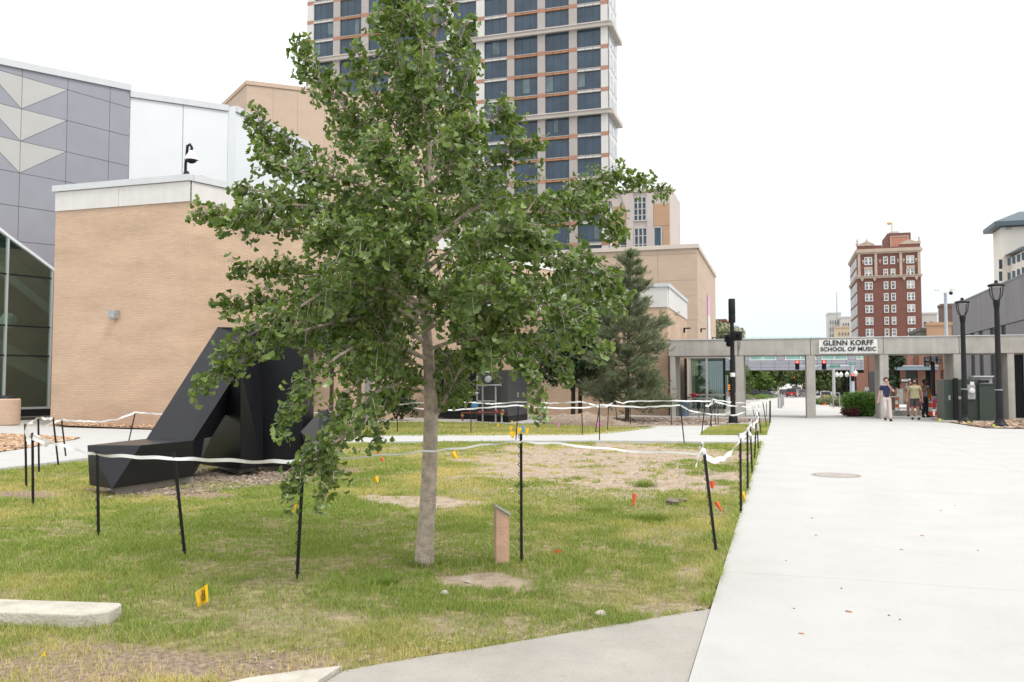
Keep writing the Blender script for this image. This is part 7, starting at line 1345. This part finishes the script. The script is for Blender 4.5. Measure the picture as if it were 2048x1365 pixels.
# ================================================================ PEOPLE
def skinobj(name, V, E, Rd, m, parent, sub=2, root=0):
    me = bpy.data.meshes.new(name); me.from_pydata([tuple(v) for v in V], E, []); me.materials.append(m); o = link(name, me, parent)
    md = o.modifiers.new('skin', 'SKIN'); md.use_smooth_shade = True
    for i, sv in enumerate(me.skin_vertices[0].data): sv.radius = (Rd[i][0], Rd[i][1]) if hasattr(Rd[i], '__len__') else (Rd[i], Rd[i]); sv.use_root = (i == root)
    sd_ = o.modifiers.new('subsurf', 'SUBSURF'); sd_.levels = sub; sd_.render_levels = sub; return o
def person(label, x, y, z, rz, h, skin, hair, shirt, pants, shoe, pose, girth=1.0, shorts=False, hair_big=False, jacket=None, beard=False):
    t = thing('person', label, 'person', (x, y, z), rz); k = h/1.78; J = dict(pel=(0, 0, .98), bel=(0, -.01*girth, 1.12), che=(0, 0, 1.32), upc=(0, .01, 1.44), nek=(0, 0, 1.53), hd0=(0, -.015, 1.60), hd1=(0, -.02, 1.68), hd2=(0, -.005, 1.755))
    for s, n in ((-1, 'L'), (1, 'R')):
        J.update({'hip'+n: (s*.09, 0, .93), 'kne'+n: (s*.10, -.01, .51), 'ank'+n: (s*.105, .02, .09), 'toe'+n: (s*.12, -.15, .035), 'sho'+n: (s*.17*(1+.2*(girth-1)), .01, 1.43), 'elb'+n: (s*.255*(1+.45*(girth-1)), .03, 1.15), 'wri'+n: (s*.265*(1+.45*(girth-1)), -.04, .90)})
    J.update(pose); J = {a: np.array(b2, float)*k for a, b2 in J.items()}
    names = list(J); V = [J[n] for n in names]; ix = {n: i for i, n in enumerate(names)}
    R0 = dict(pel=.13*girth, bel=.125*girth**1.3, che=.135*girth, upc=.10*girth, nek=.052, hd0=.068, hd1=.092, hd2=.075, hip=.088*girth, kne=.058*girth**.7, ank=.042, toe=.036, sho=.062*girth**.6, elb=.042*girth**.6, wri=.029)
    Rr = [R0[n if n in R0 else n[:3]]*k for n in names]
    for n in ('pel', 'bel', 'che'): i = ix[n]; Rr[i] = (Rr[i]*1.05, Rr[i]*.80*(1.15 if girth > 1.1 else 1))
    E = [('pel', 'bel'), ('bel', 'che'), ('che', 'upc'), ('upc', 'nek'), ('nek', 'hd0'), ('hd0', 'hd1'), ('hd1', 'hd2')]
    for n in 'LR': E += [('pel', 'hip'+n), ('hip'+n, 'kne'+n), ('kne'+n, 'ank'+n), ('ank'+n, 'toe'+n), ('upc', 'sho'+n), ('sho'+n, 'elb'+n), ('elb'+n, 'wri'+n)]
    E = [(ix[a], ix[b2]) for a, b2 in E]
    for n, s in (('L', -1), ('R', 1)):                       # a palm, four fingers and a thumb
        w_ = J['wri'+n]; d = unit(w_-J['elb'+n]); side = unit(np.cross(d, [0, 1., .2])); pm = w_+d*.085*k; pi = len(V); V.append(pm); Rr.append((.036*k, .018*k)); E.append((ix['wri'+n], pi))
        for f, (o_, ln) in enumerate(((-.030, .075), (-.010, .088), (.010, .083), (.030, .066))): a = len(V); V += [pm+side*o_*k+d*ln*.55*k, pm+side*o_*1.05*k+d*ln*k+np.array([0, -.012, 0])*k]; Rr += [.0095*k, .007*k]; E += [(pi, a), (a, a+1)]
        a = len(V); V += [w_+d*.05*k-side*s*.035*k+np.array([0, -.02, 0])*k, w_+d*.085*k-side*s*.05*k+np.array([0, -.035, 0])*k]; Rr += [.011*k, .008*k]; E += [(ix['wri'+n], a), (a, a+1)]
    hd = J['hd1']; a = len(V); V.append(hd+np.array([0, -.112, -.012])*k); Rr.append(.014*k); E.append((ix['hd1'], a))
    skinobj('body', V, E, Rr, skin, t, 2, ix['pel'])
    def cloth(name, segs, m, grow_, stop=None):
        vs = []; es = []; rs = []; id_ = {}
        def vid(n, p=None, r=None):
            if n not in id_:
                id_[n] = len(vs); vs.append(J[n] if p is None else p); q = Rr[ix[n]] if r is None else r; rs.append(tuple(c+grow_*k for c in q) if hasattr(q, '__len__') else q+grow_*k)
            return id_[n]
        for s in segs:
            if len(s) == 2: es.append((vid(s[0]), vid(s[1])))
            else: f = s[2]; p = J[s[0]]*(1-f)+J[s[1]]*f; ra, rb = [np.mean(Rr[ix[c]]) for c in s[:2]]; es.append((vid(s[0]), vid(s[0]+s[1]+'e', p, ra*(1-f)+rb*f+.012*k)))
        skinobj(name, vs, es, rs, m, t, 2, id_.get('pel', id_.get('bel', 0)))
    slv = 1.0 if jacket else .62
    cloth('shirt', [('bel', 'che'), ('che', 'upc'), ('bel', 'pel', .97), ('upc', 'nek', .25), ('upc', 'shoL'), ('upc', 'shoR'), ('shoL', 'elbL', .62), ('shoR', 'elbR', .62)], shirt, .016)
    if jacket: cloth('jacket', [('upc', 'shoL'), ('upc', 'shoR'), ('shoL', 'elbL'), ('shoR', 'elbR'), ('elbL', 'wriL', .9), ('elbR', 'wriR', .9), ('upc', 'che', .4)], jacket, .03)
    f = .95 if shorts else None
    segs = [('pel', 'bel', .6), ('pel', 'hipL'), ('pel', 'hipR')]
    for n in 'LR': segs += [('hip'+n, 'kne'+n, .92)] if shorts else [('hip'+n, 'kne'+n), ('kne'+n, 'ank'+n, 1.0)]
    cloth('shorts' if shorts else 'trousers', segs, pants, .022 if shorts else .020)
    for n in 'LR':
        a, b2 = J['ank'+n], J['toe'+n]; skinobj('shoe', [a+np.array([0, .035, -.04])*k, a*.45+b2*.55-np.array([0, 0, .006]), b2+np.array([0, -.015, 0])], [(0, 1), (1, 2)], [.062*k, .060*k, .046*k], shoe, t, 1)
    if shorts: [skinobj('sock', [J['ank'+n], J['ank'+n]*.72+J['kne'+n]*.28], [(0, 1)], [.050*k, .055*k], M['whitepaint'], t, 1) for n in 'LR']
    hm = MB().ball(hd+np.array([0, .022, .035])*k, .122*k, 14, 9, (1.0, 1.05, .95) if not hair_big else (1.28, 1.15, 1.05)); hm.v = [(p[0]*(1+.03*math.sin(p[2]*160)), max(p[1], (hd[1]-.055*k) if p[2] > hd[2]+.045*k else hd[1]+.01*k), p[2]) for p in hm.v]; obj('hair', hm, hair, t, True, True)
    for s in (-1, 1): obj('eye', MB().ball(hd+np.array([s*.033, -.086, .012])*k, .010*k, 6, 4), M['letter'], t, local=True); obj('ear', MB().ball(hd+np.array([s*.092, .005, -.005])*k, .026*k, 6, 5, (.4, .7, 1.1)), skin, t, local=True)
    obj('mouth', MB().ball(hd+np.array([0, -.083, -.052])*k, .022*k, 6, 4, (1, .35, .3)), mat('lips', (.30, .12, .10), .6), t, local=True)
    if beard: obj('beard', MB().ball(hd+np.array([0, -.045, -.062])*k, .062*k, 10, 6, (1, .8, .7)), hair, t, True, True)
    return t, J, k
SK1 = mat('fair_skin', (.55, .33, .25), .6, .05, 8); SK2 = mat('brown_skin', (.36, .20, .135), .6, .05, 8); SK3 = mat('dark_skin', (.14, .075, .05), .6, .05, 8)
HB = mat('brown_hair', (.055, .032, .02), .7, .3, 60); HK = mat('black_hair', (.012, .010, .009), .7, .3, 60)
q = g(1774, 844)
t, J, k = person('young man in navy polo and pale trousers walking with one hand at his mouth', q[0], q[1], .025, .05, 1.80, SK1, HB, mat('navy_polo', (.020, .030, .085), .85, .15, 12, .2), mat('pale_trousers', (.56, .50, .47), .85, .08, 10, .2), M['black'],
  dict(elbR=(.29, -.03, 1.20), wriR=(.08, -.17, 1.44), elbL=(-.25, .06, 1.15), wriL=(-.31, .02, .90), kneL=(-.08, -.08, .52), ankL=(-.06, .06, .16), toeL=(-.06, -.09, .05), kneR=(.11, -.05, .51), ankR=(.12, -.10, .09), toeR=(.13, -.27, .04)))
obj('belt', MB().lathe((0, 0, 1.035*k), [(.142*k, 0), (.142*k, .035)], 16), M['black'], t, local=True).scale = (1.06, .86, 1)
q = g(1830.5, 841); person('bearded man in khaki T-shirt and dark shorts walking, arms hanging', q[0], q[1], .025, -.05, 1.76, SK2, HK, mat('khaki_shirt', (.36, .33, .20), .9, .1, 12, .2), mat('charcoal_shorts', (.07, .068, .07), .85, .15, 12, .2), M['tyre'],
  dict(kneR=(.11, -.05, .51), ankR=(.13, -.05, .09), toeR=(.15, -.2, .04)), 1.28, True, True, beard=True)
Yw = 43.6; q = vy(1850, 830, Yw); person('walker in mustard jacket and dark trousers looking down behind the bearded man', q[0], Yw, .02, .5, 1.76, SK3, HK, mat('lilac_shirt', (.33, .28, .40), .9), mat('dark_trousers', (.022, .024, .035), .85), M['black'],
  dict(hd1=(0, -.06, 1.66), hd2=(0, -.06, 1.74), elbL=(-.24, -.06, 1.18), wriL=(-.08, -.22, 1.30), kneL=(-.09, -.08, .52)), 1.0, jacket=mat('mustard_jacket', (.33, .17, .02), .85, .12, 10, .2))
Yw = 44.6; q = vy(1821, 830, Yw); person('walker in grey pink clothes almost hidden behind the bearded man', q[0], Yw, .02, .2, 1.68, SK1, mat('grey_brown_hair', (.16, .12, .10), .8), mat('grey_print_shirt', (.30, .25, .25), .9, .3, 30), mat('dusty_pink_trousers', (.36, .24, .22), .9), M['black'], {})
